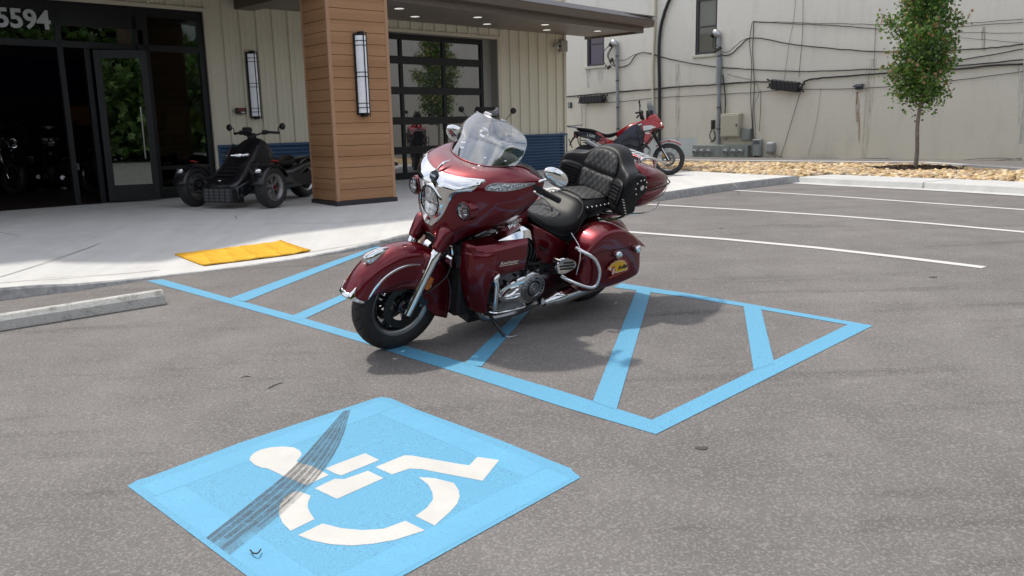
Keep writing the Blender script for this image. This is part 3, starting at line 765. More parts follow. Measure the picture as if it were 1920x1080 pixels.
mb = MB(); mb.cyl((.0, -.15, -.01), (.0, -.18, -.02), .034); mb.build('lens', M('cam_lens', (.01, .01, .01), .1), r)
mb = MB(); mb.tube([(.0, -.05, -.05), (-.02, -.06, -.14), (.08, -.03, -.17), (.2, -.02, -.1)], .01); mb.build('cable', M('cam_white', (.5, .49, .47), .4), r)

# ================================================================ block wall
W0 = np.array(at(1500, 299, .45)); TW = TH-math.pi/2; WX = np.array([math.cos(TW), math.sin(TW)]); WN = np.array([WX[1], -WX[0]])  # WN: towards the viewer
if WN@(-W0[:2]) < 0: WN = -WN
def onwall(px, py, off=0.0):
    d = ray(px, py); o_ = W0[:2]+WN*off; nn = WN
    t = (nn@o_)/(nn@d[:2]); p = d*t
    return ((p[:2]-W0[:2])@WX, off, EYE+p[2])   # along, out, z
blk = empty('block_building', (W0[0], W0[1], 0), TW, 'long painted cinder block wall of the neighbouring building', 'building')
def BW(px, py, off=0.0):
    a_, o_, z = onwall(px, py, off); return Vector((a_, -o_, z))
bw_ = NT('painted_block'); s3 = bw_.sep()
xz = bw_.n('CombineXYZ', {0: s3[0], 1: s3[2], 2: 0.0}).outputs[0]
br = bw_.n('TexBrick', {'Vector': xz, 'Scale': 1.0, 'Color1': (1, 1, 1, 1), 'Color2': (.9, .9, .9, 1), 'Mortar': (0, 0, 0, 1), 'Mortar Size': .012, 'Mortar Smooth': .6, 'Brick Width': .40, 'Row Height': .20})
n1 = bw_.noise(.28, 6, .6); n2 = bw_.noise(2.2, 7, .68, bw_.mapv((1, 1, .28))); n3 = bw_.noise(9, 6, .7, bw_.mapv((1, 1, .5))); n4 = bw_.noise(45, 3)
c = bw_.ramp(n1, [(.3, (.62, .58, .465)), (.7, (.67, .64, .54))])
zr = bw_.n('MapRange', {0: s3[2], 1: .3, 2: 7.0, 3: 0.0, 4: 1.0}).outputs[0]
c = bw_.mix(zr, bw_.mix(.5, c, (.57, .52, .41)), (.72, .715, .68))
c = bw_.mix(bw_.math('MULTIPLY', bw_.g(n2, .52, .80), .35), c, (.36, .34, .29))
c = bw_.mix(bw_.math('MULTIPLY', bw_.g(n3, .62, .78), .22), c, (.72, .71, .68))
c = bw_.mix(bw_.math('MULTIPLY', bw_.math('SUBTRACT', 1.0, br.outputs['Fac']), 0.0), c, c)
c = bw_.mix(bw_.math('MULTIPLY', br.outputs['Fac'], .06), c, (.36, .35, .31))
blockm = bw_.out(Base_Color=c, Roughness=.82, Normal=bw_.bump(bw_.math('ADD', bw_.math('MULTIPLY', br.outputs['Fac'], -1.0), bw_.math('MULTIPLY', n4, .25)), .16, .02))
holes = []
def wrect(x0, x1, y0, y1):
    A = BW(x0, y1); B = BW(x1, y1); zt = BW((x0+x1)/2, y0).z; return (A.x, B.x, (A.z+B.z)/2, zt)
w1 = wrect(1101, 1133, 40, 124); w2 = wrect(1303.5, 1343, -4, 102)
mb = MB()
xs = sorted([-30, w1[0], w1[1], w2[0], w2[1], 60]); 
def wallpiece(x0, x1, z0, z1):
    mb.add([(x0, 0, z0), (x1, 0, z0), (x1, 0, z1), (x0, 0, z1)], [(0, 1, 2, 3)])
wallpiece(-30, w1[0], 0, 9); wallpiece(w1[1], w2[0], 0, 9); wallpiece(w2[1], 60, 0, 9)
for w_ in (w1, w2): wallpiece(w_[0], w_[1], 0, w_[2]); wallpiece(w_[0], w_[1], w_[3], 9)
mb.add([(-30, 12, 9), (60, 12, 9), (60, 0, 9), (-30, 0, 9)], [(0, 1, 2, 3)])
bwall = mb.build('block_wall', blockm, blk, smooth=False)
for w_, gcol, nm in ((w1, (.035, .018, .05), 'purple_glass'), (w2, (.13, .13, .105), 'shade_glass')):
    x0, x1, z0, z1 = w_; mb = MB(); d_ = .12; t = .075
    mb.add([(x0, 0, z0), (x0, d_, z0), (x0, d_, z1), (x0, 0, z1), (x1, 0, z0), (x1, d_, z0), (x1, d_, z1), (x1, 0, z1)], [(0, 1, 2, 3), (4, 7, 6, 5), (0, 4, 5, 1), (3, 2, 6, 7)])
    mb.box(x0, x0+t, .03, .11, z0, z1); mb.box(x1-t, x1, .03, .11, z0, z1); mb.box(x0+t, x1-t, .03, .11, z0, z0+t); mb.box(x0+t, x1-t, .03, .11, z1-t, z1)
    mb.box(x0+t, x1-t, .045, .10, (z0+z1)/2-.02, (z0+z1)/2+.02)
    f = mb.build('window', M('window_frame_dark', (.05, .05, .055), .5), blk, smooth=False)
    mb = MB(); mb.box(x0+t, x1-t, .08, .085, z0+t, z1-t); mb.build('pane', M(nm, gcol, .08, coat=.5, var=.1, vscale=1), f, smooth=False)
    mb = MB(); mb.box(x0-.08, x1+.08, -.07, -.001, z0-.09, z0-.002); mb.build('sill', M('sill_paint', (.50, .48, .42), .8, var=.15, vscale=4), f, mods=[BEV(.01, 2)])
# flush patch repaired in another colour
q = [BW(1160, 262, .004), BW(1307, 260, .004), BW(1307, 298, .004), BW(1160, 300, .004)]
mb = MB(); mb.poly([Vector((p.x, -.004, zz)) for p, zz in zip(q, (1.12, 1.12, .46, .46))]); mb.build('repaint_patch', M('pale_patch', (.50, .535, .525), .8, var=.05, vscale=2), blk, smooth=False)
# rust and grime with shapes of their own
def stain(name, poly, col, dens=.6, rooty=None):
    s_ = NT(name+'_stain'); n_ = s_.noise(5, 6, .75, s_.mapv((4, 1, .35)))
    m_ = s_.out(Base_Color=(*col, 1), Roughness=.9, Alpha=s_.math('MULTIPLY', s_.g(n_, .42, .66), dens))
    mb = MB(); mb.poly([Vector((BW(*p).x, -.006, BW(*p).z)) for p in poly]); mb.build(name, m_, blk, smooth=False)
stain('rust_streak', [(1606, 172), (1611, 172), (1612.5, 215), (1613, 262), (1610, 270), (1608, 235)], (.26, .09, .035), .95)
stain('rust_streak', [(1604, 172), (1607, 172), (1607, 230), (1605, 228)], (.16, .07, .04), .7)
stain('grime_streak', [(1266, 120), (1276, 120), (1275, 285), (1268, 285)], (.33, .32, .29), .5)
stain('grime_streak', [(1098, 130), (1108, 130), (1106, 165), (1100, 165)], (.36, .37, .38), .8)
stain('grime_streak', [(1120, 132), (1132, 132), (1130, 160), (1122, 160)], (.36, .37, .38), .6)
stain('grime_streak', [(1840, 50), (1848, 50), (1847, 95), (1841, 95)], (.30, .24, .17), .8)
stain('grime_streak', [(1908, 120), (1920, 120), (1920, 270), (1910, 270)], (.42, .44, .43), .6)
0 and stain('rust_streak', [(1420, 0), (1470, 0), (1460, 22), (1430, 24)], (.50, .38, .30), .5)
stain('grime_streak', [(1625, 110), (1645, 110), (1625, 300), (1615, 300)], (.50, .47, .38), .55)
# ---- things on the wall; all positions on the wall plane
blackc = M('cable_black', (.015, .015, .017), .6); greyc = M('conduit_grey', (.24, .26, .28), .45, .3, var=.12, vscale=6); beige = M('cabinet_beige', (.40, .38, .30), .5, var=.05, vscale=3); mgrey = M('meter_grey', (.21, .235, .225), .55, .1, var=.1, vscale=5)
def wthing(name, px, py, label, cat, group=None, off=0.0):
    p = BW(px, py); a_ = p.x; xy = W0[:2]+WX*a_
    r = empty(name, (xy[0], xy[1], p.z), TW, label, cat, group); r['_px'] = 0; del r['_px']
    return r, p
def wl(px, py, p0, off=.0):   # local point of a wall thing
    q = BW(px, py); return Vector((q.x-p0.x, -off, q.z-p0.z))
def cable(label, pts, r_=.012, off=.05, name='wall_cable', mat=blackc, group='cables strung along the block wall', cat='cable', single=True):
    p0 = BW(*pts[0]); xy = W0[:2]+WX*p0.x
    mb = MB(); P = [wl(x, y, p0, off) for x, y in pts]
    Q = [Vector(v) for v in crom(P, 5)]
    rnd = random.Random(len(label)+int(pts[0][0]))
    for i, v in enumerate(Q[1:-1]): v.z += rnd.uniform(-.008, .008)
    mb.tube(Q, r_*(.8 if r_ < .04 else 1), 6, 1)
    o = mb.build(name, mat); o.location = (xy[0], xy[1], p0.z); o.rotation_euler = (0, 0, TW)
    tag(o, label, cat, group); return o
cable('thickest black cable bundle crossing the block wall through both splice cases', [(1058, 182), (1110, 177), (1170, 172), (1240, 166), (1300, 161), (1352, 158), (1420, 153), (1455, 155), (1500, 160), (1512, 152), (1535, 147), (1600, 142), (1700, 135), (1800, 129), (1860, 123), (1920, 120)], .032, .07)
cable('thin black cable just below the thick bundle', [(1100, 194), (1160, 191), (1225, 184), (1280, 181), (1350, 177), (1420, 173), (1480, 168), (1600, 166), (1700, 160), (1800, 150), (1920, 134)], .011, .05)
cable('black twin cable running from the left weatherhead across the wall', [(1148, 108), (1158, 125), (1180, 122), (1195, 103), (1215, 99), (1250, 109), (1300, 119), (1360, 127), (1410, 130), (1500, 134), (1600, 131), (1700, 127), (1800, 123), (1920, 112)], .022, .06)
cable('second strand dropping from the left weatherhead', [(1156, 113), (1175, 112), (1190, 104), (1210, 99), (1240, 106)], .012, .08)
cable('black cable swooping right from the right weatherhead', [(1348, 92), (1356, 103), (1372, 102), (1390, 86), (1405, 73), (1430, 72), (1480, 82), (1560, 91), (1650, 97), (1720, 97), (1800, 94), (1860, 90), (1920, 83)], .022, .06)
cable('second strand looping below the right weatherhead', [(1352, 96), (1366, 98), (1380, 88), (1396, 75), (1412, 71)], .012, .08)
cable('upper pair of straight black cables starting at the cable mast', [(1413, 41), (1500, 45), (1580, 49), (1655, 55)], .015, .05)
cable('topmost straight black cable from the cable mast', [(1413, 40), (1500, 43), (1600, 45), (1680, 47)], .010, .05)
cable('highest thin cable right of the tree', [(1760, 49), (1840, 42), (1920, 36)], .009, .05)
cable('second highest cable right of the tree', [(1740, 54), (1800, 50), (1920, 42)], .009, .05)
cable('level thin cable right of the tree', [(1760, 61), (1850, 62), (1920, 62)], .008, .05)
cable('thin cable sloping down right of the tree', [(1770, 69), (1850, 75), (1920, 81)], .007, .05)
cable('black cable rising to the right edge behind the tree crown', [(1740, 115), (1800, 112), (1860, 103), (1920, 92)], .016, .05)
cable('thin vertical black cable in the middle of the wall', [(1507, -10), (1506, 60), (1502, 110), (1499, 145)], .008, .04)
cable('thin slanting cable left of the vertical cable', [(1494, -10), (1489, 40), (1481, 80), (1472, 148)], .006, .04)
cable('thin slack cable slanting down to the ground boxes', [(1510, 150), (1498, 185), (1484, 232), (1468, 285), (1462, 300)], .009, .04)
cable('faint thin cable hanging down the wall left of the flood light', [(1540, 165), (1534, 215), (1524, 262), (1516, 290)], .004, .03)
cable('short vertical wire above the flood light', [(1643, 44), (1641, 90), (1639, 127)], .007, .03)
cable('left strand of the vertical cable bundle', [(1412, 42), (1407, 80), (1411, 120), (1409, 180), (1412, 240), (1411, 300)], .013, .05)
cable('right strand of the vertical cable bundle', [(1415, 42), (1413, 100), (1416, 160), (1413, 220), (1417, 295)], .015, .05)
cable('loose thin strand beside the vertical cable bundle', [(1420, 155), (1425, 175), (1416, 200), (1419, 250), (1415, 300)], .007, .06)
cable('wire hanging under the left splice case', [(1091, 196), (1093, 215), (1092, 238)], .007, .05)
cable('grey wire bending down from the left splice case', [(1104, 194), (1099, 205), (1099, 240)], .009, .04, mat=greyc)
cable('black drop cable left of the beige cabinet', [(1357, 140), (1360, 165), (1362, 190), (1361, 213)], .022, .06)
cable('thin black wire along the drop conduit', [(1349, 160), (1352, 180), (1356, 240), (1360, 262), (1368, 258)], .012, .06)
cable('cable bracket wire between the conduits', [(1365, 139), (1390, 146), (1410, 149)], .008, .05)
cable('short vertical wire right of the cable bundle', [(1428, 168), (1427, 210), (1425, 246)], .009, .04)
cable('loose black cable lying along the foot of the wall', [(1440, 270), (1462, 300), (1500, 296), (1560, 299), (1640, 297), (1700, 299), (1800, 300), (1920, 301)], .010, .08)
cable('second loose cable drooping at the foot of the wall', [(1455, 289), (1490, 300), (1560, 303), (1660, 300), (1760, 303), (1860, 296), (1920, 299)], .009, .12)
cable('third loose cable at the foot of the wall by the right edge', [(1700, 301), (1800, 304), (1860, 301), (1920, 296)], .009, .16)
# black cable guard, cream pipe
cable('thick black cable guard curving down the block wall', [(1263, -12), (1250, 20), (1241, 55), (1238, 100), (1239, 160), (1239, 265)], .055, .08, 'cable_guard', group=None, cat='cable guard')
cable('cream painted pipe running down the wall beside the black cable guard', [(1231, -12), (1229, 60), (1226, 130), (1227, 200), (1228, 262)], .05, .06, 'wall_pipe', M('pipe_cream', (.50, .47, .38), .6), None, 'pipe')
for k, (xt, yt, xb, yb, rr, lab) in enumerate(((1160, 80, 1162, 250, .055, 'left grey service mast with weatherhead on the block wall'), (1352, 62, 1350, 271, .06, 'right grey service mast with weatherhead above the meters'))):
    r, p0 = wthing('service_mast', xt, yt, lab, 'service mast', 'service masts on the block wall')
    mb = MB(); mb.cyl(wl(xt, yt, p0, .1), wl(xb, yb, p0, .1), rr, n=12)
    if k: mb.cyl(wl(xt, 108, p0, .1), wl(xb, 158, p0, .1), rr*1.5, n=12)
    mb.build('conduit', greyc, r)
    mb = MB()
    for yy in (104, 150, 200, 240): mb.cyl(wl(xt+(xb-xt)*(yy-yt)/(yb-yt), yy, p0, .1), wl(xt+(xb-xt)*(yy-yt)/(yb-yt), yy+3, p0, .1), rr*1.18, n=12)
    mb.build('clamp', M('clamp_dark', (.08, .085, .09), .5), r)
    mb = MB(); c0 = wl(xt-4, yt+1, p0, .12); mb.ball(c0, (.17, .12, .11), 14, 10, (Vector((.8, 0, -.6)), Vector((0, 1, 0)), Vector((.6, 0, .8)))); mb.build('weatherhead', M('galvanised', (.42, .43, .44), .35, .8), r)
    mb = MB(); mb.cyl(c0+Vector((-.10, 0, .02)), c0+Vector((-.19, 0, -.08)), .075, n=12); mb.build('wire_cap', blackc, r)
    if k == 0:
        L = [[(1150, 83), (1138, 95), (1135, 110), (1140, 122), (1147, 127)], [(1154, 86), (1145, 98), (1144, 108), (1151, 113)], [(1153, 88), (1146, 102), (1146, 112), (1152, 122), (1160, 124)]]; CN_ = [(1151, 113.5), (1146.5, 126.5)]
    else:
        L = [[(1345, 62), (1342, 75), (1341, 88), (1347, 94)], [(1349, 66), (1346, 80), (1350, 90)]]; CN_ = [(1353, 92), (1347, 95.5)]
    mb = MB()
    for l in L: mb.tube([wl(x, y, p0, .13) for x, y in l], .014, 6, 5)
    mb.build('drip_loop', blackc, r)
    mb = MB()
    for x, y in CN_: c1_ = wl(x, y, p0, .14); mb.obox(c1_, (.07, 0, .04), (0, .04, 0), (-.02, 0, .04))
    mb.build('connector', M('connector_dark', (.03, .03, .022), .6), r, mods=[BEV(.012, 2)])
for x0, x1, y0, y1, tilt, lab in ((1095, 1138, 179, 193, 1.5, 'black splice case hanging left beside the left service mast'), (1452, 1504, 152, 170, -3, 'larger black splice case hanging in the middle of the wall')):
    r, p0 = wthing('splice_case', (x0+x1)/2, (y0+y1)/2, lab, 'splice case', 'black splice cases')
    A = wl(x0, (y0+y1)/2+tilt, p0, .16); B = wl(x1, (y0+y1)/2-tilt, p0, .16); h = abs(wl(x0, y0, p0).z-wl(x0, y1, p0).z)/2
    d_ = (B-A).normalized(); up = Vector((0, 0, 1)); mb = MB()
    mb.obox((A+B)/2, d_*(B-A).length/2, Vector((0, h*.8, 0)), up*h); mb.build('case_body', blackc, r, mods=[BEV(.03, 3)])
    mb = MB()
    for k in range(7):
        c0 = A.lerp(B, .08+.14*k); mb.obox(c0, d_*.012, Vector((0, h*.86, 0)), up*h*1.05)
    for s_ in (A, B): mb.cyl(s_-d_*.06, s_+d_*.06, h*.55, n=10)
    for s_, q_ in ((A, -1), (B, 1)): mb.cyl(s_+up*h*.4, s_+d_*q_*.16+up*h*.9, .03, n=8); mb.cyl(s_-up*h*.3, s_+d_*q_*.14-up*h*.8, .025, n=8)
    mb.build('ribs_and_ports', M('case_rib', (.025, .025, .028), .5), r)
def wbox(name, x0, x1, y0, y1, dep, mat, label, cat, extra=None, bev=.012):
    r, p0 = wthing(name, (x0+x1)/2, (y0+y1)/2, label, cat)
    A = wl(x0, (y0+y1)/2, p0); B = wl(x1, (y0+y1)/2, p0); zt = wl((x0+x1)/2, y0, p0).z; zb = wl((x0+x1)/2, y1, p0).z
    mb = MB(); mb.box(A.x, B.x, -dep, -.01, zb, zt); mb.build('housing', mat, r, mods=[BEV(bev, 2)])
    if extra: extra(r, A.x, B.x, zb, zt, dep)
    return r
def cabdoor(r, x0, x1, z0, z1, d):
    mb = MB(); mb.box(x0+.03, x1-.03, -d-.012, -d-.001, z0+.03, z1-.05); mb.build('cabinet_door', beige, r, mods=[BEV(.006, 2)])
    mb = MB(); mb.box(x1-.1, x1-.06, -d-.03, -d-.012, (z0+z1)/2-.04, (z0+z1)/2+.04); mb.build('latch', M('clamp_dark', (.08, .085, .09), .5), r)
wbox('electric_cabinet', 1358.5, 1393, 213, 256, .24, beige, 'beige electrical cabinet fixed above the meter bank', 'cabinet', cabdoor)
def lid(r, x0, x1, z0, z1, d):
    mb = MB(); mb.box(x0+.02, x1-.02, -d-.01, -d-.001, z0+.02, z1-.02); mb.build('cover', mgrey, r, mods=[BEV(.004, 2)])
wbox('junction_box', 1393.5, 1410, 241, 263, .14, mgrey, 'grey green box tucked beside the beige cabinet', 'junction box', lid)
def cab3(r, x0, x1, z0, z1, d):
    mb = MB(); mb.box(x0+.03, x1-.03, -d-.008, -d-.001, z1-.15, z1-.04); mb.build('vent_louvre', M('clamp_dark', (.08, .085, .09), .5), r)
    mb = MB(); mb.box(x0+.02, x1-.02, -d-.010, -d-.001, z0+.02, z1-.17); mb.build('cover', mgrey, r)
wbox('telecom_box', 1416, 1431, 261, 292, .18, M('tel_grey', (.26, .27, .28), .5), 'tall grey telecom box right of the cable bundle', 'telecom box', cab3)
def lid2(r, x0, x1, z0, z1, d):
    mb = MB(); mb.box(x0+.04, x1-.04, -d-.02, -d-.001, z0+.05, z1-.05); mb.build('cover', M('tel_grey', (.26, .27, .28), .5), r, mods=[BEV(.015, 3)])
wbox('telecom_box', 1440, 1456, 266, 287, .16, M('tel_grey', (.26, .27, .28), .5), 'small rounded grey box rightmost of the wall boxes', 'telecom box', lid2, .05)
wbox('wall_timer', 1067, 1073, 192, 202, .08, blackc, 'tiny black box on the wall beside the shop corner', 'box', lid)
def hood(r, x0, x1, z0, z1, d):
    mb = MB(); mb.prism([(x0-.02, -.01, z1), (x0-.02, -d-.10, z1-.05), (x0-.02, -d-.10, z1-.09), (x0-.02, -.01, z1-.02)], (x1-x0+.04, 0, 0)); mb.build('hood', M('light_hood', (.05, .06, .075), .5), r)
wbox('flood_light', 1607, 1619.5, 157.5, 168, .14, M('light_hood', (.05, .06, .075), .5), 'small dark flood light above the rust streaks', 'flood light', hood)
def plug(r, x0, x1, z0, z1, d):
    mb = MB(); mb.tube([((x0+x1)/2, -d, z0), ((x0+x1)/2-.08, -d, z0-.2), ((x0+x1)/2+.02, -d, z0-.38), ((x0+x1)/2+.12, -d, z0-.2), ((x0+x1)/2+.06, -d, z0-.05)], .016); mb.tube([((x0+x1)/2+.1, -d, z0-.1), ((x0+x1)/2+.12, -d, z0-.35), ((x0+x1)/2-.05, -d, z0-.42)], .016); mb.build('cable_loop', blackc, r)
wbox('cable_clamp', 1336, 1341, 225, 242, .10, blackc, 'black cable coil hanging left of the right service mast', 'cable coil', plug)
r = wbox('meter_bank', 1305, 1408, 271.5, 294, .22, mgrey, 'long grey bank of six round electric meters', 'meter bank')
p0 = BW((1305+1408)/2, (271.5+294)/2)
for k, mx_ in enumerate((1310.5, 1323.5, 1336, 1368, 1383, 1396)):
    c0 = wl(mx_, 284-.02*k, p0, .22)
    mb = MB(); mb.lathe([(0, .095), (-.03, .095), (-.03, .075), (-.075, .07), (-.095, .045), (-.1, 0)], c0, (0, 1, 0), 20); o = mb.build('meter', M('meter_ring', (.32, .33, .32), .3, .5), r)
    mb = MB(); mb.cyl(c0+Vector((0, -.099, 0)), c0+Vector((0, -.104, 0)), .045, n=16); mb.build('dial', M('meter_dial', (.07, .08, .08), .2), o)
mb = MB()
for x in (1316, 1330, 1372, 1390, 1402): c0 = wl(x, 294, p0, .12); mb.cyl(c0, c0+Vector((0, 0, -.35)), .045, n=10)
mb.build('drop_conduit', mgrey, r)
mb = MB()
for x in (1317, 1345, 1357, 1375, 1402): c0 = wl(x, 283, p0, .222); mb.box(c0.x-.004, c0.x+.004, -.225, -.219, -.16, .16)
mb.build('seam', M('clamp_dark', (.08, .085, .09), .5), r)

# ================================================================ rock bed
def z6(px, py, z=.6): return np.array(at(px, py, z)[:2])
stone_m = NT('river_stone'); oi = stone_m.n('ObjectInfo').outputs['Random']
vc = stone_m.n('VertexColor', layer_name='Col').outputs['Color']
stonem = stone_m.out(Base_Color=stone_m.mix(.35, vc, stone_m.mix(1, vc, stone_m.ramp(stone_m.noise(12, 4), [(.3, (.7, .7, .7)), (.7, (1.2, 1.2, 1.2))]), 'MULTIPLY')), Roughness=.8)
# kerb of the rock bed
K = [np.array(at(*p)[:2]) for p in ((1494, 342), (1560, 346), (1640, 350), (1730, 354), (1830, 359.5), (1920, 365), (2050, 373))]
mb = MB(); R = []
Kd = []
for i, p in enumerate(K):
    a_ = K[max(0, i-1)]; b_ = K[min(len(K)-1, i+1)]; d = (b_-a_)/np.linalg.norm(b_-a_); o_ = np.array([-d[1], d[0]])
    z0 = lotz(*p); i0 = p+o_*.04; i1 = p+o_*.06; i2 = p+o_*1.05; Kd.append(p+o_*.98)
    g0 = p-o_*.28
    R.append([(*g0, z0+.006), (*p, z0+.008), (*i0, .585), (*i1, .597), (*i2, .60), (*i2, .52)])
mb.grid(R)
cm2 = NT('bright_concrete'); q1 = cm2.noise(4, 6, .6)
brc = cm2.out(Base_Color=cm2.ramp(q1, [(.3, (.44, .44, .425)), (.7, (.54, .54, .525))]), Roughness=.85, Normal=cm2.bump(cm2.noise(90, 3), .25, .004))
o = mb.build('rock_bed_kerb', brc, smooth=False); tag(o, 'pale concrete kerb and gutter along the rock bed', kind='structure')
mb = MB(); p = at(1714, 344, .6); q = at(1720, 353)
jj = (np.array(Kd[3])-K[3]); jj = jj/np.linalg.norm(jj); sd_ = np.array([jj[1], -jj[0]])*.009
a_ = K[3]-jj*.27; b_ = K[3]+jj*.05; c_ = K[3]+jj*.97
mb.add([(*(b_+sd_), .603), (*(b_-sd_), .603), (*(c_-sd_), .604), (*(c_+sd_), .604)], [(0, 1, 2, 3)])
mb.add([(*(b_+sd_-jj*.03), .60), (*(b_-sd_-jj*.03), .60), (*(K[3]-sd_-jj*.012), lotz(*K[3])+.01), (*(K[3]+sd_-jj*.012), lotz(*K[3])+.01)], [(0, 1, 2, 3)])
mb.build('kerb_joint', M('joint_dark', (.2, .2, .19), .95), smooth=False)
bpy.data.objects['kerb_joint']['kind'] = 'structure'; bpy.data.objects['kerb_joint']['label'] = 'dark joint across the rock bed kerb'
# bed surface
BB = [z6(1060, 301, .63), z6(1310, 303.5, .63), z6(1740, 308, .63), z6(1920, 320, .63), z6(2050, 330, .63)]
FR = [np.array([1.9, 24.0]), corner_rock[:2], (Ex, Ey+.0)]
bed_poly = [tuple(p) for p in [far_pt[:2], corner_rock[:2], (Ex, Ey)]+Kd[0:]]+[tuple(p) for p in BB[::-1]]
import bmesh
mb = MB(); mb.poly([(x, y, .565) for x, y in bed_poly])
o = mb.build('rock_bed_soil', M('bed_soil', (.12, .085, .05), .95, var=.3, vscale=9), smooth=False); tag(o, 'brown soil under the stones', kind='structure')
from mathutils.geometry import intersect_point_line
def inpoly(x, y, P):
    c = False; j = len(P)-1
    for i in range(len(P)):
        if (P[i][1] > y) != (P[j][1] > y) and x < (P[j][0]-P[i][0])*(y-P[i][1])/(P[j][1]-P[i][1])+P[i][0]: c = not c
        j = i
    return c
TREE = at(1716, 317, .60)
bed_in = bed_poly
rs = random.Random(3)
vsA = []; fsA = []; cols_ = []
tv = [(0, 0, 1), (.894, 0, .447), (.276, .851, .447), (-.724, .526, .447), (-.724, -.526, .447), (.276, -.851, .447), (.724, .526, -.447), (-.276, .851, -.447), (-.894, 0, -.447), (-.276, -.851, -.447), (.724, -.526, -.447), (0, 0, -1)]
tf = [(0, 1, 2), (0, 2, 3), (0, 3, 4), (0, 4, 5), (0, 5, 1), (1, 6, 2), (2, 7, 3), (3, 8, 4), (4, 9, 5), (5, 10, 1), (6, 7, 2), (7, 8, 3), (8, 9, 4), (9, 10, 5), (10, 6, 1), (11, 7, 6), (11, 8, 7), (11, 9, 8), (11, 10, 9), (11, 6, 10)]
xs = [p[0] for p in bed_poly]; ys = [p[1] for p in bed_poly]
pal = [(.60, .43, .22), (.66, .50, .28), (.50, .34, .17), (.58, .46, .32), (.46, .30, .15), (.68, .55, .36), (.40, .30, .20)]
cnt = 0
for _ in range(60000):
    x = rs.uniform(min(xs), max(xs)); y = rs.uniform(min(ys), max(ys))
    if not inpoly(x, y, bed_in): continue
    dt = math.hypot(x-TREE[0], (y-TREE[1]))
    if dt < .78+.25*rs.random(): continue
    if cnt > 7500: break
    cnt += 1
    s_ = rs.uniform(.035, .085); rz = rs.uniform(0, 6.28); ca, sa = math.cos(rz), math.sin(rz); fx, fy, fz = s_*rs.uniform(1, 1.5), s_*rs.uniform(.6, .9), s_*rs.uniform(.4, .65)
    zc = .585+rs.uniform(-.01, .035); b0 = len(vsA); tl = rs.uniform(-.5, .5)
    for (a_, b_, c_) in tv:
        X, Y_, Z_ = a_*fx, b_*fy, c_*fz; Z_ += X*tl
        vsA.append((x+X*ca-Y_*sa, y+X*sa+Y_*ca, zc+Z_))
    fsA += [[b0+i for i in f] for f in tf]
    cc = rs.choice(pal); br_ = rs.uniform(.75, 1.15); cols_ += [(cc[0]*br_, cc[1]*br_, cc[2]*br_, 1)]*12
me = bpy.data.meshes.new('river_rocks'); me.from_pydata(vsA, [], fsA)
ca = me.color_attributes.new('Col', 'FLOAT_COLOR', 'POINT'); ca.data.foreach_set('color', [q for c in cols_ for q in c])
me.polygons.foreach_set('use_smooth', [True]*len(me.polygons))
o = link('river_rocks', me, None, stonem); tag(o, 'tan river rocks filling the bed along the wall', 'rocks', kind='stuff')
# low concrete border behind
mb = MB(); R = []
BB2 = [BB[0]+(BB[0]-BB[1])*.0]+BB[1:]
for i, p in enumerate(BB2):
    a_ = BB2[max(0, i-1)]; b_ = BB2[min(len(BB2)-1, i+1)]; d = (b_-a_)/np.linalg.norm(b_-a_); o_ = np.array([-d[1], d[0]])
    R.append([(*(p-o_*.07), .5), (*(p-o_*.07), .675), (*(p+o_*.07), .68), (*(p+o_*.07), .40)])
mb.grid(R); o = mb.build('rock_bed_border', brc, smooth=False); tag(o, 'low concrete border behind the rock bed', kind='structure')
# mulch
mb = MB(); rs = random.Random(5)
for _ in range(1500):
    a_ = rs.uniform(0, 6.28); r_ = .95*math.sqrt(rs.random())*(1+.12*math.sin(3*a_)); x = TREE[0]+r_*math.cos(a_)*1.05; y = TREE[1]+r_*math.sin(a_)
    z = .60+.06*(1-r_)+rs.uniform(-.01, .02); rz = rs.uniform(0, 3.14); l_ = rs.uniform(.02, .06)
    d_ = Vector((math.cos(rz), math.sin(rz), rs.uniform(-.5, .5)))*l_; s_ = Vector((-math.sin(rz), math.cos(rz), 0))*.012
    mb.obox((x, y, z), d_, s_, (0, 0, .006))
o = mb.build('mulch', M('mulch_brown', (.045, .028, .018), .95, var=.5, vscale=8), smooth=False); tag(o, 'dark bark mulch heaped around the tree trunk', 'mulch', kind='stuff')

# ================================================================ tree
tr = empty('young_tree', (TREE[0], TREE[1], .6), 0, 'young maple with green and reddish leaves standing in the rock bed', 'tree')
mb = MB(); rs = random.Random(11)
mb.tube([(0, 0, -.05), (.01, 0, .4), (-.01, .01, .9), (.02, 0, 1.4), (.01, .01, 2.1), (0, -.02, 2.9), (.02, 0, 3.7)], [.052, .04, .036, .034, .028, .02, .008], 10, 5)
trunk = mb.build('trunk', M('bark_grey', (.20, .17, .145), .9, var=.35, vscale=22, bump=.5, bscale=40), tr)
mb = MB(); limbs = []
for k in range(34):
    z = 1.25+2.5*k/34; a_ = k*2.4+rs.uniform(-.4, .4)
    env = float(np.interp(z, [1.2, 1.45, 1.7, 2.1, 2.6, 3.2, 3.75], [.42, .62, .50, .66, .74, .62, .25]))
    L = env*rs.uniform(.62, 1.12); tip = Vector((L*math.cos(a_), L*math.sin(a_), z+.15+L*rs.uniform(.3, .6)))
    b0 = Vector((0, 0, z)); mid = b0.lerp(tip, .5)+Vector((0, 0, -.05)); limbs.append((b0, mid, tip))
    mb.tube([b0, mid, tip], [.014, .009, .003], 5, 3)
mb.build('branches', M('bark_grey', (.2, .17, .145), .9), tr)
leafm = NT('maple_leaf'); vc = leafm.n('VertexColor', layer_name='Col').outputs['Color']
lm_ = leafm.out(Base_Color=vc, Roughness=.5)
leafm.b.inputs['Subsurface Weight'].default_value = 0
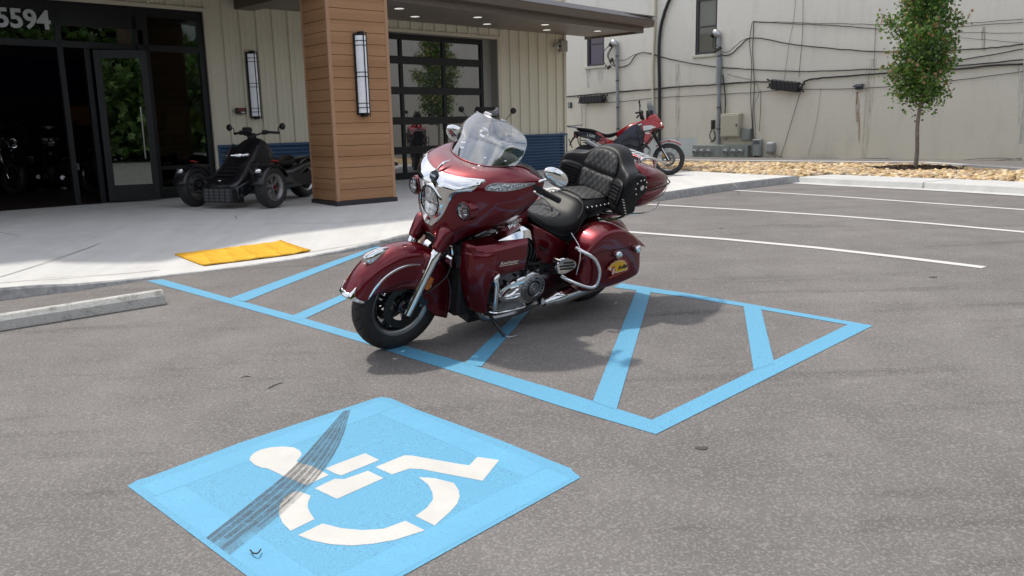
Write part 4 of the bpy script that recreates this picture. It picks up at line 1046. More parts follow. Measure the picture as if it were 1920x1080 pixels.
tl_ = leafm.n('BsdfTranslucent', {0: vc}).outputs[0]; mx_ = leafm.n('MixShader', {0: .35, 1: leafm.b.outputs[0], 2: tl_}).outputs[0]; leafm.t.links.new(mx_, leafm.t.nodes['Material Output'].inputs[0])
V = []; Fc = []; Cc = []
rs = random.Random(21)
def leaf(c, s_, col):
    n_ = Vector((rs.gauss(0, 1), rs.gauss(0, 1), rs.gauss(.5, .8))).normalized(); u = n_.orthogonal().normalized(); u.rotate(Matrix.Rotation(rs.uniform(0, 6.28), 3, n_)); v = n_.cross(u)
    shp = [(0, -1), (.35, -.45), (.95, -.35), (.55, .05), (.8, .7), (.3, .45), (0, 1.15), (-.3, .45), (-.8, .7), (-.55, .05), (-.95, -.35), (-.35, -.45)]
    b0 = len(V)
    for a_, b_ in shp: V.append(tuple(c+u*a_*s_+v*b_*s_+n_*(-.25*s_*(a_*a_))))
    Fc.append(list(range(b0, b0+12))); Cc.extend([(*col, 1)]*12)
for (b0, mid, tip) in limbs:
    for k in range(300):
        t = rs.random()**.65; p = (b0.lerp(mid, t*2) if t < .5 else mid.lerp(tip, t*2-1))
        sp = .085+.10*(1-t); p = p+Vector((rs.gauss(0, sp), rs.gauss(0, sp), rs.gauss(-.02, sp*.9)))
        out_ = math.hypot(p.x, p.y)
        red = rs.random() < (.008+.60*max(0, t-.84)*6*(.4 if p.z < 1.6 else 1))
        if red: col = rs.choice([(.34, .17, .09), (.38, .23, .13), (.28, .18, .07)])
        else:
            g = rs.uniform(.6, 1.25); col = rs.choice([(.085*g, .19*g, .025*g), (.055*g, .145*g, .022*g), (.14*g, .25*g, .035*g)])
        leaf(p, rs.uniform(.022, .043), col)
me = bpy.data.meshes.new('crown'); me.from_pydata(V, [], Fc)
ca = me.color_attributes.new('Col', 'FLOAT_COLOR', 'POINT'); ca.data.foreach_set('color', [q for c in Cc for q in c])
link('crown', me, tr, lm_)

# far side of the street behind the viewer (seen only in reflections): a row of trees
V = []; Fc = []; Cc = []; rs = random.Random(4)
for k in range(24000):
    a_ = rs.uniform(-2.9, .25); big_ = k < 9000; R_ = rs.uniform(36, 39) if big_ else rs.uniform(30, 36); b_ = abs(math.sin(a_*5.3))*3
    p = Vector((R_*math.cos(a_), R_*math.sin(a_), rs.uniform(.3, 7+b_))); g = rs.uniform(.5, 1.3)
    leaf(p, rs.uniform(.7, 1.3) if big_ else rs.uniform(.22, .5), (.03, .055, .018) if big_ else (.08*g, .14*g, .03*g))
me = bpy.data.meshes.new('treeline'); me.from_pydata(V, [], Fc)
ca = me.color_attributes.new('Col', 'FLOAT_COLOR', 'POINT'); ca.data.foreach_set('color', [q for c in Cc for q in c])
o = link('treeline', me, None, lm_); tag(o, 'distant green trees across the road behind the viewer', 'trees', kind='stuff')
# ================================================================ maroon touring motorcycle
mr = NT('maroon_paint')
fl = mr.noise(900, 2, .5)
mr.out(Base_Color=mr.ramp(fl, [(.3, (.115, .0009, .0060)), (.7, (.165, .0022, .0112))]), Metallic=.72, Roughness=.33)
mr.b.inputs['Coat Weight'].default_value = 1.0; mr.b.inputs['Coat Roughness'].default_value = .02; mr.b.inputs['Coat IOR'].default_value = 1.42
maroon = mr.m
chrome = M('chrome', (.78, .79, .80), .05, 1.0, rvar=.02, vscale=9)
satin = M('satin_metal', (.34, .34, .35), .28, 1.0, rvar=.06, vscale=12)
gunm = M('dark_metal', (.05, .05, .055), .35, .6, var=.2, vscale=15)
blackp = M('gloss_black', (.010, .010, .012), .18, coat=.6, var=.1)
blackm = M('matt_black', (.012, .012, .013), .6, var=.25, vscale=14, bump=.1, bscale=90)
rub = NT('tyre_rubber'); rn = rub.noise(40, 4); rub.out(Base_Color=rub.ramp(rn, [(.3, (.012, .012, .013)), (.7, (.026, .026, .027))]), Roughness=.62, Normal=rub.bump(rn, .15, .003))
tyre_m = rub.m
glass_clear = NT('lens_glass'); glass_clear.out(Base_Color=(1, 1, 1, 1), Roughness=.0, Transmission_Weight=1.0, IOR=1.45); lensg = glass_clear.m
lt_ = glass_clear; lw0 = lt_.n('LayerWeight', {0: .35}).outputs['Fresnel']; t0_ = lt_.n('BsdfTransparent', {0: (1, 1, 1, 1)}).outputs[0]; g0_ = lt_.n('BsdfGlossy', {0: (1, 1, 1, 1), 'Roughness': .02}).outputs[0]
lt_.t.links.new(lt_.n('MixShader', {0: lt_.math('ADD', lt_.math('MULTIPLY', lw0, .5), .04), 1: t0_, 2: g0_}).outputs[0], lt_.t.nodes['Material Output'].inputs[0])
refl = NT('reflector_chrome'); rv = refl.n('TexVoronoi', {'Scale': 26.0, 'Vector': refl.tc.outputs['Object']}).outputs['Distance']
refl.out(Base_Color=(.90, .91, .93, 1), Metallic=1.0, Roughness=.22, Normal=refl.bump(rv, .7, .015)); reflm = refl.m
led = NT('led_lens'); lv_ = led.n('TexVoronoi', {'Scale': 70.0, 'Vector': led.tc.outputs['Object']}).outputs['Distance']
led.out(Base_Color=led.ramp(lv_, [(.05, (.75, .77, .78)), (.5, (.26, .28, .29))]), Metallic=.5, Roughness=.12, Normal=led.bump(lv_, .8, .01)); led.b.inputs['Coat Weight'].default_value = 1; ledm = led.m
amber = M('amber_lens', (.42, .12, .01), .15, coat=.8); redl = M('red_lens', (.30, .008, .01), .15, coat=.8)
# leather, plain and quilted
def leather(name, quilt, col=(.008, .008, .009)):
    L = NT(name); o_ = L.tc.outputs['Object']; n1 = L.noise(160, 4, .6); n2 = L.noise(9, 4)
    nrm = L.bump(n1, .12, .004); colr = L.ramp(n2, [(.3, tuple(c*.75 for c in col)), (.7, tuple(c*1.35 for c in col))])
    if quilt:
        s_ = L.sep(); ax, ay, k1, k2 = quilt
        a1 = L.math('ADD', L.math('MULTIPLY', s_[ax], k1), L.math('MULTIPLY', s_[ay], k2)); a2 = L.math('SUBTRACT', L.math('MULTIPLY', s_[ax], k1), L.math('MULTIPLY', s_[ay], k2))
        t1 = L.math('ABSOLUTE', L.math('SUBTRACT', L.math('FRACT', a1), .5)); t2 = L.math('ABSOLUTE', L.math('SUBTRACT', L.math('FRACT', a2), .5))
        d_ = L.math('MINIMUM', t1, t2); puff = L.math('POWER', L.math('MULTIPLY', L.math('MULTIPLY', t1, t2), 4.0), .4)
        nrm = L.bump(puff, .45, .010, nrm)
        stc = L.math('FRACT', L.math('MULTIPLY', L.math('ADD', s_[ax], s_[ay]), 110.0))
        line = L.math('MULTIPLY', L.g(d_, .040, .022), .32)
        colr = L.mix(line, colr, (.20, .20, .195))
    return L.out(Base_Color=colr, Roughness=.46, Specular_IOR_Level=.22, Normal=nrm)
lea = leather('black_leather', None)
leaq = leather('quilted_leather', (0, 1, 13.0, 20.0))
leaqb = leather('quilted_backrest', (1, 2, 20.0, 13.0))
thread = M('seam_thread', (.05, .05, .05), .6)
glz = NT('windshield_plastic')
lw = glz.n('LayerWeight', {0: .5}).outputs['Fresnel']
tr_ = glz.n('BsdfTransparent', {0: (.90, .93, .94, 1)}).outputs[0]; gs_ = glz.n('BsdfGlossy', {0: (1, 1, 1, 1), 'Roughness': .03}).outputs[0]
ms_ = glz.n('MixShader', {0: glz.math('MINIMUM', glz.math('ADD', glz.math('MULTIPLY', lw, 1.3), .15), .85), 1: tr_, 2: gs_}).outputs[0]
glz.t.links.new(ms_, glz.t.nodes['Material Output'].inputs[0]); shield_m = glz.m

WB = 1.668
Nl = np.array([-.016, -.0505, 1]); Nl /= np.linalg.norm(Nl)
def bike_frame(fx, fy, psi, lean, wb=WB):
    Fp = np.array([fx, fy, lotz(fx, fy)]); h = np.array([math.cos(psi), math.sin(psi), 0]); h = h-Nl*(h@Nl); h /= np.linalg.norm(h)
    l = np.cross(Nl, h); z = Nl*math.cos(lean)+l*math.sin(lean); y = np.cross(z, h); O = Fp-wb*h
    return Matrix(((h[0], y[0], z[0], O[0]), (h[1], y[1], z[1], O[1]), (h[2], y[2], z[2], O[2]), (0, 0, 0, 1)))
BM = bike_frame(-.771, 5.2866, rad(219.1), rad(13.1))
bike = empty('touring_motorcycle', label='large maroon touring motorcycle with chrome trim parked across the blue aisle stripes', cat='motorcycle')
bike.matrix_world = BM
STEER = rad(2.4); AX = np.array([-math.sin(rad(25)), 0, math.cos(rad(25))]); PV = np.array([WB+.15, 0, 0])
def ST(p):
    X = np.array(p, float)-PV; c, s_ = math.cos(STEER), math.sin(STEER)
    return X*c+np.cross(AX, X)*s_+AX*(X@AX)*(1-c)+PV

# ---------------- wheels
def wheel(parent, cx, R, w_, rr, T=None, spokes=5, disc=.15, wname='front_wheel', rimmat=None, lipmat=None, discs=(-1, 1), dual=True, hub=.05):
    rimmat = rimmat or blackp; lipmat = lipmat or satin
    c = (cx, 0, R); hw = w_/2
    mb = MB(T)
    mb.lathe([(-hw*.62, rr-.012), (-hw*.30, rr-.030), (hw*.30, rr-.030), (hw*.62, rr-.012), (hw*.55, rr-.030), (hw*.28, rr-.044), (-hw*.28, rr-.044), (-hw*.55, rr-.030), (-hw*.62, rr-.012)], c, n=64)
    mb.lathe([(-hub, .02), (-hub, .045), (-hub*.6, .055), (hub*.6, .055), (hub, .045), (hub, .02)], c, n=24)
    for k in range(spokes):
        a0 = 2*math.pi*k/spokes+.35
        for da in ((-.16, .16) if dual else (0,)):
            A = Vector((cx+.045*math.cos(a0), 0, R+.045*math.sin(a0))); B = Vector((cx+(rr-.033)*math.cos(a0+da), 0, R+(rr-.033)*math.sin(a0+da)))
            d_ = (B-A).normalized(); s_ = Vector((0, 1, 0)).cross(d_)
            mb.rings([[P+s_*i*ww+Vector((0, j*dd, 0)) for i, j in ((-1, -1), (1, -1), (1, 1), (-1, 1))] for P, ww, dd in ((A, .016, hw*.45), (A.lerp(B, .5), .009, hw*.38), (B, .015, hw*.42))])
    o = mb.build(wname, rimmat, parent, mods=[BEV(.002, 2)])
    mb = MB(T)
    for s_ in (-1, 1): mb.lathe([(s_*hw*.58, rr-.024), (s_*hw*.70, rr-.014), (s_*hw*.78, rr+.004), (s_*hw*.72, rr+.010), (s_*hw*.58, rr-.006)], c, n=72)
    mb.build('rim_lip', lipmat, o)
    mb = MB(T)
    prof = [(-hw*.66, rr-.004), (-hw*.88, rr+.015), (-hw*1.0, rr+.045), (-hw*.99, R-.042), (-hw*.90, R-.022), (-hw*.66, R-.009), (-hw*.34, R-.002), (0, R), (hw*.34, R-.002), (hw*.66, R-.009), (hw*.90, R-.022), (hw*.99, R-.042), (hw*1.0, rr+.045), (hw*.88, rr+.015), (hw*.66, rr-.004)]
    mb.lathe(prof, c, n=80); t_o = mb.build('tyre', tyre_m, o, ang=60)
    mb = MB(T)   # tread grooves
    for s_ in (-1, 1):
        for k in range(26):
            a0 = 2*math.pi*k/26+(s_*.05)
            pts = []
            for j, (yy, dr) in enumerate(((hw*.18, -.0003), (hw*.45, -.0030), (hw*.72, -.0105), (hw*.88, -.019))):
                aa = a0+j*.055; rq = R+dr+.0006; pts.append(((cx+rq*math.cos(aa), s_*yy, R+rq*math.sin(aa)), (cx+rq*math.cos(aa+.022), s_*yy, R+rq*math.sin(aa+.022))))
            mb.grid(pts)
    mb.build('tread_groove', M('groove_black', (.004, .004, .004), .9), t_o, smooth=False)['kind'] = 'stuff'
    if disc:
        for s_ in discs:
            mb = MB(T); y = s_*hw*1.05
            mb.lathe([(y-.003, disc*.66), (y-.003, disc), (y+.003, disc), (y+.003, disc*.66), (y-.003, disc*.66)], c, n=48)
            for k in range(20):
                a0 = 2*math.pi*k/20
                q = disc*(.76+.12*(k % 2)); mb.cyl((cx+q*math.cos(a0), y-.0042*1, R+q*math.sin(a0)), (cx+q*math.cos(a0), y+.0042, R+q*math.sin(a0)), .006, n=8)
            d_o = mb.build('brake_disc', M('disc_dark', (.055, .054, .053), .38, .8), o)
            mb = MB(T)
            for k in range(6):
                a0 = 2*math.pi*k/6+.3; A = Vector((cx+.05*math.cos(a0), y-s_*.004, R+.05*math.sin(a0))); B = Vector((cx+disc*.7*math.cos(a0+.2), y, R+disc*.7*math.sin(a0+.2)))
                d_ = (B-A).normalized(); q = Vector((0, 1, 0)).cross(d_)
                mb.obox((A+B)/2, d_*(B-A).length/2, q*.011, Vector((0, .0035, 0)))
            mb.lathe([(y, .04), (y+s_*.012, .048), (y+s_*.014, .036), (y+s_*.02, .030), (y+s_*.02, .014), (y+s_*.012, .0)], c, n=24)
            mb.build('disc_carrier', blackp, d_o)
    return o
fwheel = wheel(bike, WB, .32, .130, .212, ST, disc=.15, wname='front_wheel')
rwheel = wheel(bike, 0, .311, .175, .205, None, disc=.14, wname='rear_wheel', discs=(1,))

# ---------------- front fender (valanced)
def arcpt(cx, cz, th, r, y): return (cx+r*math.cos(th), y, cz+r*math.sin(th))
def rin(d):   # lower edge of the skirt, as radius, by angle in degrees
    xs_ = [20, 27, 40, 60, 90, 115, 135, 150, 170, 185, 200, 204]; ys_ = [.345, .31, .225, .165, .14, .13, .13, .13, .135, .15, .185, .225]
    return float(np.interp(d, xs_, ys_))
def Rout(d): return float(np.interp(d, [18, 30, 60, 90, 120, 160, 185, 200, 204], [.420, .410, .403, .40, .402, .40, .40, .412, .418]))
mb = MB(ST); P = []
for i in range(61):
    d_ = 19+(204-19)*i/60; th = rad(d_); R_ = Rout(d_); ri = rin(d_); hw = .098+.012*math.sin(math.pi*(d_-19)/185)
    flare = .02*max(0, (d_-185)/19)
    sec = [(hw+.006+flare, ri), (hw+.004+flare, ri*.6+(R_-.085)*.4), (hw+.002+flare, R_-.085), (hw-.002+flare, R_-.066), (hw*.93, R_-.046), (hw*.78, R_-.024), (hw*.52, R_-.008), (hw*.25, R_-.001), (0, R_+.001)]
    row = [arcpt(WB, .32, th, r, y) for y, r in sec]+[arcpt(WB, .32, th, r, -y) for y, r in sec[-2::-1]]
    P.append(row)
mb.grid(P); fender = mb.build('front_fender', maroon, bike, ang=50, mods=[SOL(.005)])
def trim_arc(name, d0, d1, r0, r1, hy, wd, mat=chrome, n=24, side=1):
    mb = MB(ST); R = []
    for i in range(n+1):
        t = i/n; d_ = d0+(d1-d0)*t; th = rad(d_); r = r0+(r1-r0)*t; k = math.sin(math.pi*min(1, max(.06, t)*.98+.01))**.35; ww = wd*k
        hyy = hy(d_) if callable(hy) else hy
        R.append([arcpt(WB, .32, th, r+ww*a_, side*(hyy+b_)) for a_, b_ in ((-1, .0), (-.5, .007), (.5, .007), (1, 0))])
    mb.grid(R); return mb.build(name, mat, fender, mods=[SOL(.002)])
for s_ in (1, -1):
    trim_arc('fender_trim', 24, 103, .318, .300, lambda d: .098+.012*math.sin(math.pi*(d-19)/185)+.004, .011, side=s_)
    trim_arc('fender_trim', 148, 196, .334, .337, lambda d: .108+.004, .007, side=s_)
# chrome nose tip with spires
mb = MB(ST); P = []
for i in range(61):
    y01 = -1+2*i/60; hw = .104; y = y01*hw; ay = abs(y01)
    def surf(d_):
        R_ = Rout(d_)+.005; ay_ = abs(y)
        if ay_ < .055: r = R_-.010*(ay_/.055)**2
        elif ay_ < .09: r = R_-.010-.035*((ay_-.055)/.035)**1.5
        else: r = R_-.045-.05*((ay_-.09)/.016)
        return r
    top = 20.6+2.6*(1-ay)**1.5+9.5*math.exp(-(abs(ay-.58)/.10)**1.25)
    P.append([arcpt(WB, .32, rad(d_), surf(max(d_, 19)) , y) for d_ in (18.3, 19.5, 19.5+(top-19.5)*.35, 19.5+(top-19.5)*.7, top)])
mb.grid(P); mb.build('fender_tip', chrome, fender, ang=60, mods=[SOL(.004, 1)])
# fender light
mb = MB(ST); R = []
for t, hw, hh in ((0, .020, .028), (.06, .034, .054), (.2, .041, .060), (.45, .037, .050), (.7, .026, .032), (.9, .011, .013), (1, .003, .004)):
    d_ = 51+27*t; th = rad(d_); base = Rout(d_)-.004
    R.append([arcpt(WB, .32, th, base+hh*math.sin(a_)*(1 if math.sin(a_) > 0 else .1), hw*math.cos(a_)) for a_ in [2*math.pi*k/20 for k in range(20)]])
mb.rings(R); fl_o = mb.build('fender_light', chrome, fender, mods=[SUB(1)])
mb = MB(ST); q = ST  # ribs and lens
mb2 = MB(ST); mb2.ball(arcpt(WB, .32, rad(51.2), Rout(51)+.018, 0), (.010, .022, .016), 12, 8); mb2.build('lens', lensg, fl_o)
for s_ in (-.5, 0, .5):
    mb.tube([arcpt(WB, .32, rad(54+k*3.6), Rout(54)+.060*(math.cos(k*.27)) - .004-abs(s_)*.014, s_*.034*(1-k*.12)) for k in range(6)], .0022, 5, 2)
mb.build('rib', satin, fl_o)
mb = MB(ST)
for s_ in (1, -1):
    for d_, r in ((112, .26), (140, .2)): 
        c_ = arcpt(WB, .32, rad(d_), r, s_*.112); mb.cyl(c_, (c_[0], c_[1]+s_*.012, c_[2]), .012, n=10)
mb.build('fender_bolt', chrome, fender)

# ---------------- fork
FD = Vector((-math.sin(rad(26)), 0, math.cos(rad(26))))
for s_ in (1, -1):
    b_ = Vector((WB+.008, s_*.126, .285)); mb = MB(ST)
    Rg = []
    for t, r in ((-.004, .014), (0, .0235), (.03, .0245), (.20, .028), (.38, .033), (.455, .0345), (.462, .030)):
        c_ = b_+FD*t; u = Vector((0, 1, 0)); v = FD.cross(u); Rg.append([c_+(u*math.cos(a_)+v*math.sin(a_))*r for a_ in [2*math.pi*k/24 for k in range(24)]])
    mb.rings(Rg); fk = mb.build('fork_leg', chrome, bike)
    mb = MB(ST); mb.cyl(b_+FD*.462, b_+FD*.66, .0235, n=20); mb.build('fork_tube', satin, fk)
    mb = MB(ST); c_ = b_+FD*.015; mb.cyl((c_.x, s_*.09, c_.z), (c_.x, s_*.135, c_.z), .014, n=12); mb.build('axle_nut', satin, fk)
    # reflector
    c_ = b_+FD*.235+Vector((-.030, s_*.022, -.012)); mb = MB(ST); mb.obox(c_, FD*.042, Vector((0, .011, 0)), FD.cross(Vector((0, 1, 0)))*.012); mb.build('fork_reflector', amber, fk, mods=[BEV(.003, 2)])
    # caliper
    mb = MB(ST); mb.obox(Vector((WB-.118, s_*.082, .355)), Vector((.018, 0, .03))*1.5, Vector((0, .028, 0)), Vector((.026, 0, -.014))*1.1); cal = mb.build('brake_caliper', blackp, fk, mods=[BEV(.008, 2)])
    mb = MB(ST)
    for q in ((-.09, .33), (-.085, .405), (-.055, .44)): mb.cyl((WB+q[0], s_*.10, q[1]), (WB+q[0], s_*.128, q[1]), .010, n=10)
    mb.build('caliper_bolt', satin, cal)
    # painted fork cover, flaring up into the fairing
    mb = MB(ST); Rg = []
    for t, rx, ry, dx in ((.43, .037, .037, 0), (.47, .042, .040, .0), (.52, .049, .044, -.003), (.57, .055, .050, -.010), (.61, .060, .054, -.022)):
        c_ = b_+FD*t+Vector((dx, 0, 0)); u = Vector((0, 1, 0)); v = FD.cross(u); Rg.append([c_+u*math.copysign(abs(math.cos(a_))**.7, math.cos(a_))*ry+v*math.copysign(abs(math.sin(a_))**.7, math.sin(a_))*rx for a_ in [2*math.pi*k/24 for k in range(24)]])
    mb.rings(Rg); mb.build('fork_cover', maroon, bike, mods=[SUB(1)])
mb = MB(ST); mb.tube([(1.42, -.10, .80), (1.50, -.105, .70), (1.545, -.10, .60), (1.56, -.10, .45), (1.57, -.095, .38)], .004); mb.tube([(1.40, .10, .72), (1.37, .12, .60), (1.39, .13, .50), (1.50, .12, .42), (1.56, .105, .39)], .004)
mb.build('brake_hose', M('hose', (.05, .05, .05), .4), bike)
mb = MB(ST); mb.box(1.36, 1.43, -.10, .10, .70, .78); mb.cyl((1.36, 0, .74), (1.26, 0, 1.0), .035); mb.build('lower_yoke', blackm, bike, mods=[BEV(.01)])

# ---------------- fairing
FG = [
 [(1.245, 0, 1.213), (1.232, .09, 1.213), (1.200, .175, 1.218), (1.14, .245, 1.230), (1.06, .288, 1.240), (1.00, .31, 1.228), (.968, .36, 1.205), (.952, .395, 1.186)],
 [(1.32, 0, 1.203), (1.31, .10, 1.203), (1.28, .195, 1.205), (1.22, .28, 1.208), (1.15, .335, 1.207), (1.07, .375, 1.202), (1.0, .402, 1.190), (.948, .418, 1.178)],
 [(1.42, 0, 1.168), (1.405, .10, 1.164), (1.37, .20, 1.164), (1.31, .29, 1.168), (1.23, .352, 1.168), (1.13, .394, 1.168), (1.03, .414, 1.166), (.945, .428, 1.160)],
 [(1.455, 0, 1.10), (1.438, .11, 1.10), (1.398, .21, 1.10), (1.335, .305, 1.10), (1.25, .370, 1.10), (1.14, .408, 1.10), (1.04, .420, 1.105), (.952, .428, 1.11)],
 [(1.468, 0, 1.0), (1.445, .12, .995), (1.405, .22, .99), (1.345, .305, .992), (1.26, .365, 1.0), (1.15, .402, 1.012), (1.05, .410, 1.03), (.965, .412, 1.05)],
 [(1.468, 0, .90), (1.452, .11, .893), (1.410, .205, .885), (1.337, .283, .890), (1.25, .337, .905), (1.16, .370, .930), (1.07, .387, .968), (.99, .393, 1.005)],
 [(1.466, 0, .818), (1.452, .09, .806), (1.408, .168, .795), (1.335, .225, .815), (1.255, .275, .845), (1.18, .315, .875), (1.10, .352, .918), (1.01, .380, .972)],
 [(1.452, 0, .750), (1.440, .075, .735), (1.400, .145, .722), (1.325, .195, .775), (1.245, .245, .815), (1.17, .288, .850), (1.10, .325, .888), (1.02, .364, .945)]]
G = np.array(FG)
Gf = np.concatenate([(G[:, :0:-1]*np.array([1, -1, 1])), G], axis=1)   # 8 x 15
def cr1(p0, p1, p2, p3, t): return .5*(2*p1+(p2-p0)*t+(2*p0-5*p1+4*p2-p3)*t*t+(3*p1-p0-3*p2+p3)*t**3)
def Sf(u, v):   # u in -7..7, v in 0..7
    u += 7
    def row(i):
        i = min(max(i, 0), 7); j = min(int(u), 13); t = u-j; g = Gf[i]
        p0 = g[j-1] if j > 0 else 2*g[0]-g[1]; p3 = g[j+2] if j+2 < 15 else 2*g[14]-g[13]
        return cr1(p0, g[j], g[j+1], p3, t)
    i = min(int(v), 6); t = v-i
    r1, r2 = row(i), row(i+1); r0 = row(i-1) if i > 0 else 2*r1-r2; r3 = row(i+2) if i+2 < 8 else 2*r2-r1
    return cr1(r0, r1, r2, r3, t)
def Nf(u, v):
    e_ = .02; a_ = Sf(min(u+e_, 7), v)-Sf(max(u-e_, -7), v); b_ = Sf(u, min(v+e_, 7))-Sf(u, max(v-e_, 0)); n_ = np.cross(b_, a_); n_ /= np.linalg.norm(n_)
    c_ = Sf(u, v)-np.array([1.0, 0, .95])
    return n_ if n_@c_ > 0 else -n_
mb = MB(ST); nu, nv = 84, 42
mb.grid([[Sf(-7+14*j/nu, 7*i/nv) for j in range(nu+1)] for i in range(nv+1)])
fairing = mb.build('front_fairing', maroon, bike, ang=60, mods=[SOL(.006)])
mb = MB(ST)
mb.tube([Sf(-7+14*j/60, 0)+np.array([0, 0, .002]) for j in range(61)], .0035, 6, 1); mb.build('edge_bead', maroon, fairing)
# inner side of the fairing (dark liner, closes the back)
mb = MB(ST)
mb.grid([[Sf(-7+14*j/40, 7*i/20)*np.array([1, .94, 1])+np.array([-.035-.10*(1-abs(-1+2*j/40)), 0, .0]) for j in range(41)] for i in range(21)])
mb.build('fairing_liner', blackm, fairing)
# chrome trim draped over the nose
def patch(name, rows_, mat, off, parent, nu_=14, mods=None, sides=(1, -1), ang=60):
    """rows_: list of (v, u0, u1)"""
    for s_ in sides:
        mb = MB(ST); P = []
        for v, u0, u1 in rows_:
            r = []
            for j in range(nu_+1):
                u = (u0+(u1-u0)*j/nu_)*s_; e_ = off*(1 if 0 < j < nu_ or u0 == 0 and j == 0 else .25)
                lift = (float(np.interp(v, [2.1, 3.1, 3.6, 4.3], [0, .026, .012, 0]))*min(1, abs(u)*1.5) if name == 'nose_trim' else 0)*min(1, (u1-abs(u))/max(.35, u1*.25)+.25)
                r.append(Sf(u, v)+Nf(u, v)*(e_+lift))
            P.append(r)
        mb.grid(P); o = mb.build(name, mat, parent, ang=ang, mods=mods)
    return o
tr_rows = [(1.84, 2.85, 3.0), (1.92, 2.0, 3.12), (2.0, 1.2, 3.08), (2.08, .6, 3.02), (2.16, 0, 2.96), (2.3, 0, 2.88), (2.45, 0, 2.80), (2.6, 0, 2.72), (2.75, 0, 2.64), (2.9, 0, 2.52), (3.05, 0, 2.28), (3.18, 0, 1.95), (3.32, 0, 1.65), (3.5, 0, 1.42), (3.8, 0, 1.25), (4.2, 0, 1.12), (4.6, 0, 1.02), (5.0, 0, .90), (5.4, 0, .76), (5.7, 0, .58), (5.95, 0, .35)]
patch('nose_trim', tr_rows, chrome, .009, fairing)
# raised flutes on the trim
mb = MB(ST)
for s_ in (1, -1):
    for v0, v1, u0, u1 in ((2.66, 2.42, 1.1, 2.7),):
        mb.tube([Sf(s_*(u0+(u1-u0)*k/9), v0+(v1-v0)*k/9+.06*math.sin(math.pi*k/9))+Nf(s_*(u0+(u1-u0)*k/9), v0)*.010 for k in range(10)], [.0015+.004*math.sin(math.pi*(k+.3)/9.6) for k in range(10)], 6, 2)
mb.build('trim_flute', chrome, fairing)
mb = MB(ST)
for s_ in (1, -1):
    p = Sf(s_*2.75, 2.22); n_ = Nf(s_*2.75, 2.22); mb.cyl(p+n_*.008, p+n_*.013, .006, n=12)
mb.build('trim_screw', satin, fairing)
# emblem: oval badge with spear head
bc = Vector(Sf(0, 2.62)+Nf(0, 2.62)*.013); bn = Vector(Nf(0, 2.5)); bu = Vector((0, 1, 0)); bv = bn.cross(bu); bv = bv if bv.z > 0 else -bv
mb = MB(ST)
pro = [(0.0, .040), (.018, .026), (.032, .016), (.036, -.004), (.026, -.024), (0, -.032), (-.026, -.024), (-.036, -.004), (-.032, .016), (-.018, .026)]
mb.rings([[bc+bu*a_*k+bv*b_*k+bn*h for a_, b_ in pro] for k, h in ((1, 0), (1, .007), (.92, .010))]); emb = mb.build('badge', M('badge_dark', (.045, .05, .055), .25, .8), fairing)
def curved_text(s_, size, base, ux, uy, n_, mat, parent, name, shear=.35, bold=.0, depth=.0012, T=ST):
    vs, fs = text_data(s_, size, bold, shear, depth); base = Vector(base); mb = MB(T); mb.add([base+ux*p[0]+uy*p[1]+n_*p[2] for p in vs], fs); return mb.build(name, mat, parent, smooth=False)
curved_text('Indian', .022, bc+bn*.0112, -bu*-1, bv, bn, chrome, emb, 'badge_script')
mb = MB(ST); sp = [bc+bv*.03+bn*.004, Vector(Sf(0, 2.1))+Vector(Nf(0, 2.1))*.016, Vector(Sf(0, 1.65))+Vector(Nf(0, 1.65))*.024, Vector(Sf(0, 1.18))+Vector(Nf(0, 1.2))*.024]
mb.tube(sp, [.003, .006, .009, .002], 8, 5); mb.build('spear_ornament', chrome, fairing)
# headlight
hc = Vector((1.466, 0, .972)); hx_ = Vector((1, 0, -.03)).normalized()
mb = MB(ST); mb.lathe([(-.085, .138), (-.045, .132), (-.015, .122), (.004, .112), (.012, .105), (.014, .099), (.008, .094), (.0, .090)], hc, hx_, 64); hl = mb.build('headlight', chrome, fairing)
mb = MB(ST); mb.lathe([(.004, .094), (.015, .093), (.018, .089), (.008, .087)], hc, hx_, 48); mb.build('gasket_ring', blackp, hl)
mb = MB(ST); mb.lathe([(.006, .088), (-.02, .078), (-.045, .052), (-.055, .0)], hc, hx_, 40); mb.build('reflector_bowl', reflm, hl)
mb = MB(ST); mb.lathe([(.010, .088), (.022, .066), (.030, .04), (.033, .0)], hc, hx_, 40); mb.build('lens', lensg, hl)
mb = MB(ST); up_ = Vector((0, 0, 1))
mb.cyl(hc-hx_*.03, hc+hx_*.008, .024, .02, 16); mb.box(1.462, 1.478, -.084, .084, .967, .977); mb.ball(hc+hx_*.008, (.012, .016, .016)); mb.build('bulb_shield', satin, hl)
mb = MB(ST); mb.ball(Vector((1.455, 0, .862)), (.035, .026, .018), 14, 10); mb.build('chin_jewel', redl if False else maroon, hl)
# driving lights
for s_ in (1, -1):
    c_ = Vector((1.402, s_*.255, .985)); ax_ = Vector((1, s_*.12, 0)).normalized()
    mb = MB(ST); mb.lathe([(-.05, .066), (-.01, .064), (.010, .060), (.013, .053), (.0, .050)], c_, ax_, 36); pod = mb.build('driving_light', maroon, fairing)
    mb = MB(ST); mb.lathe([(.004, .053), (.022, .052), (.026, .046), (.016, .044)], c_, ax_, 36); mb.build('bezel_ring', blackp, pod)
    mb = MB(ST); mb.lathe([(.018, .045), (.0, .040), (-.02, .022), (-.024, 0)], c_, ax_, 28); mb.build('reflector_bowl', reflm, pod)
    mb = MB(ST); mb.lathe([(.020, .045), (.030, .028), (.034, 0)], c_, ax_, 28); mb.build('lens', lensg, pod)
    mb = MB(ST); mb.cyl(c_-ax_*.02, c_+ax_*.008, .012, n=12); mb.obox(c_+ax_*.004, ax_*.004, Vector((0, .043, 0)), Vector((0, 0, .004))); mb.build('bulb_shield', satin, pod)
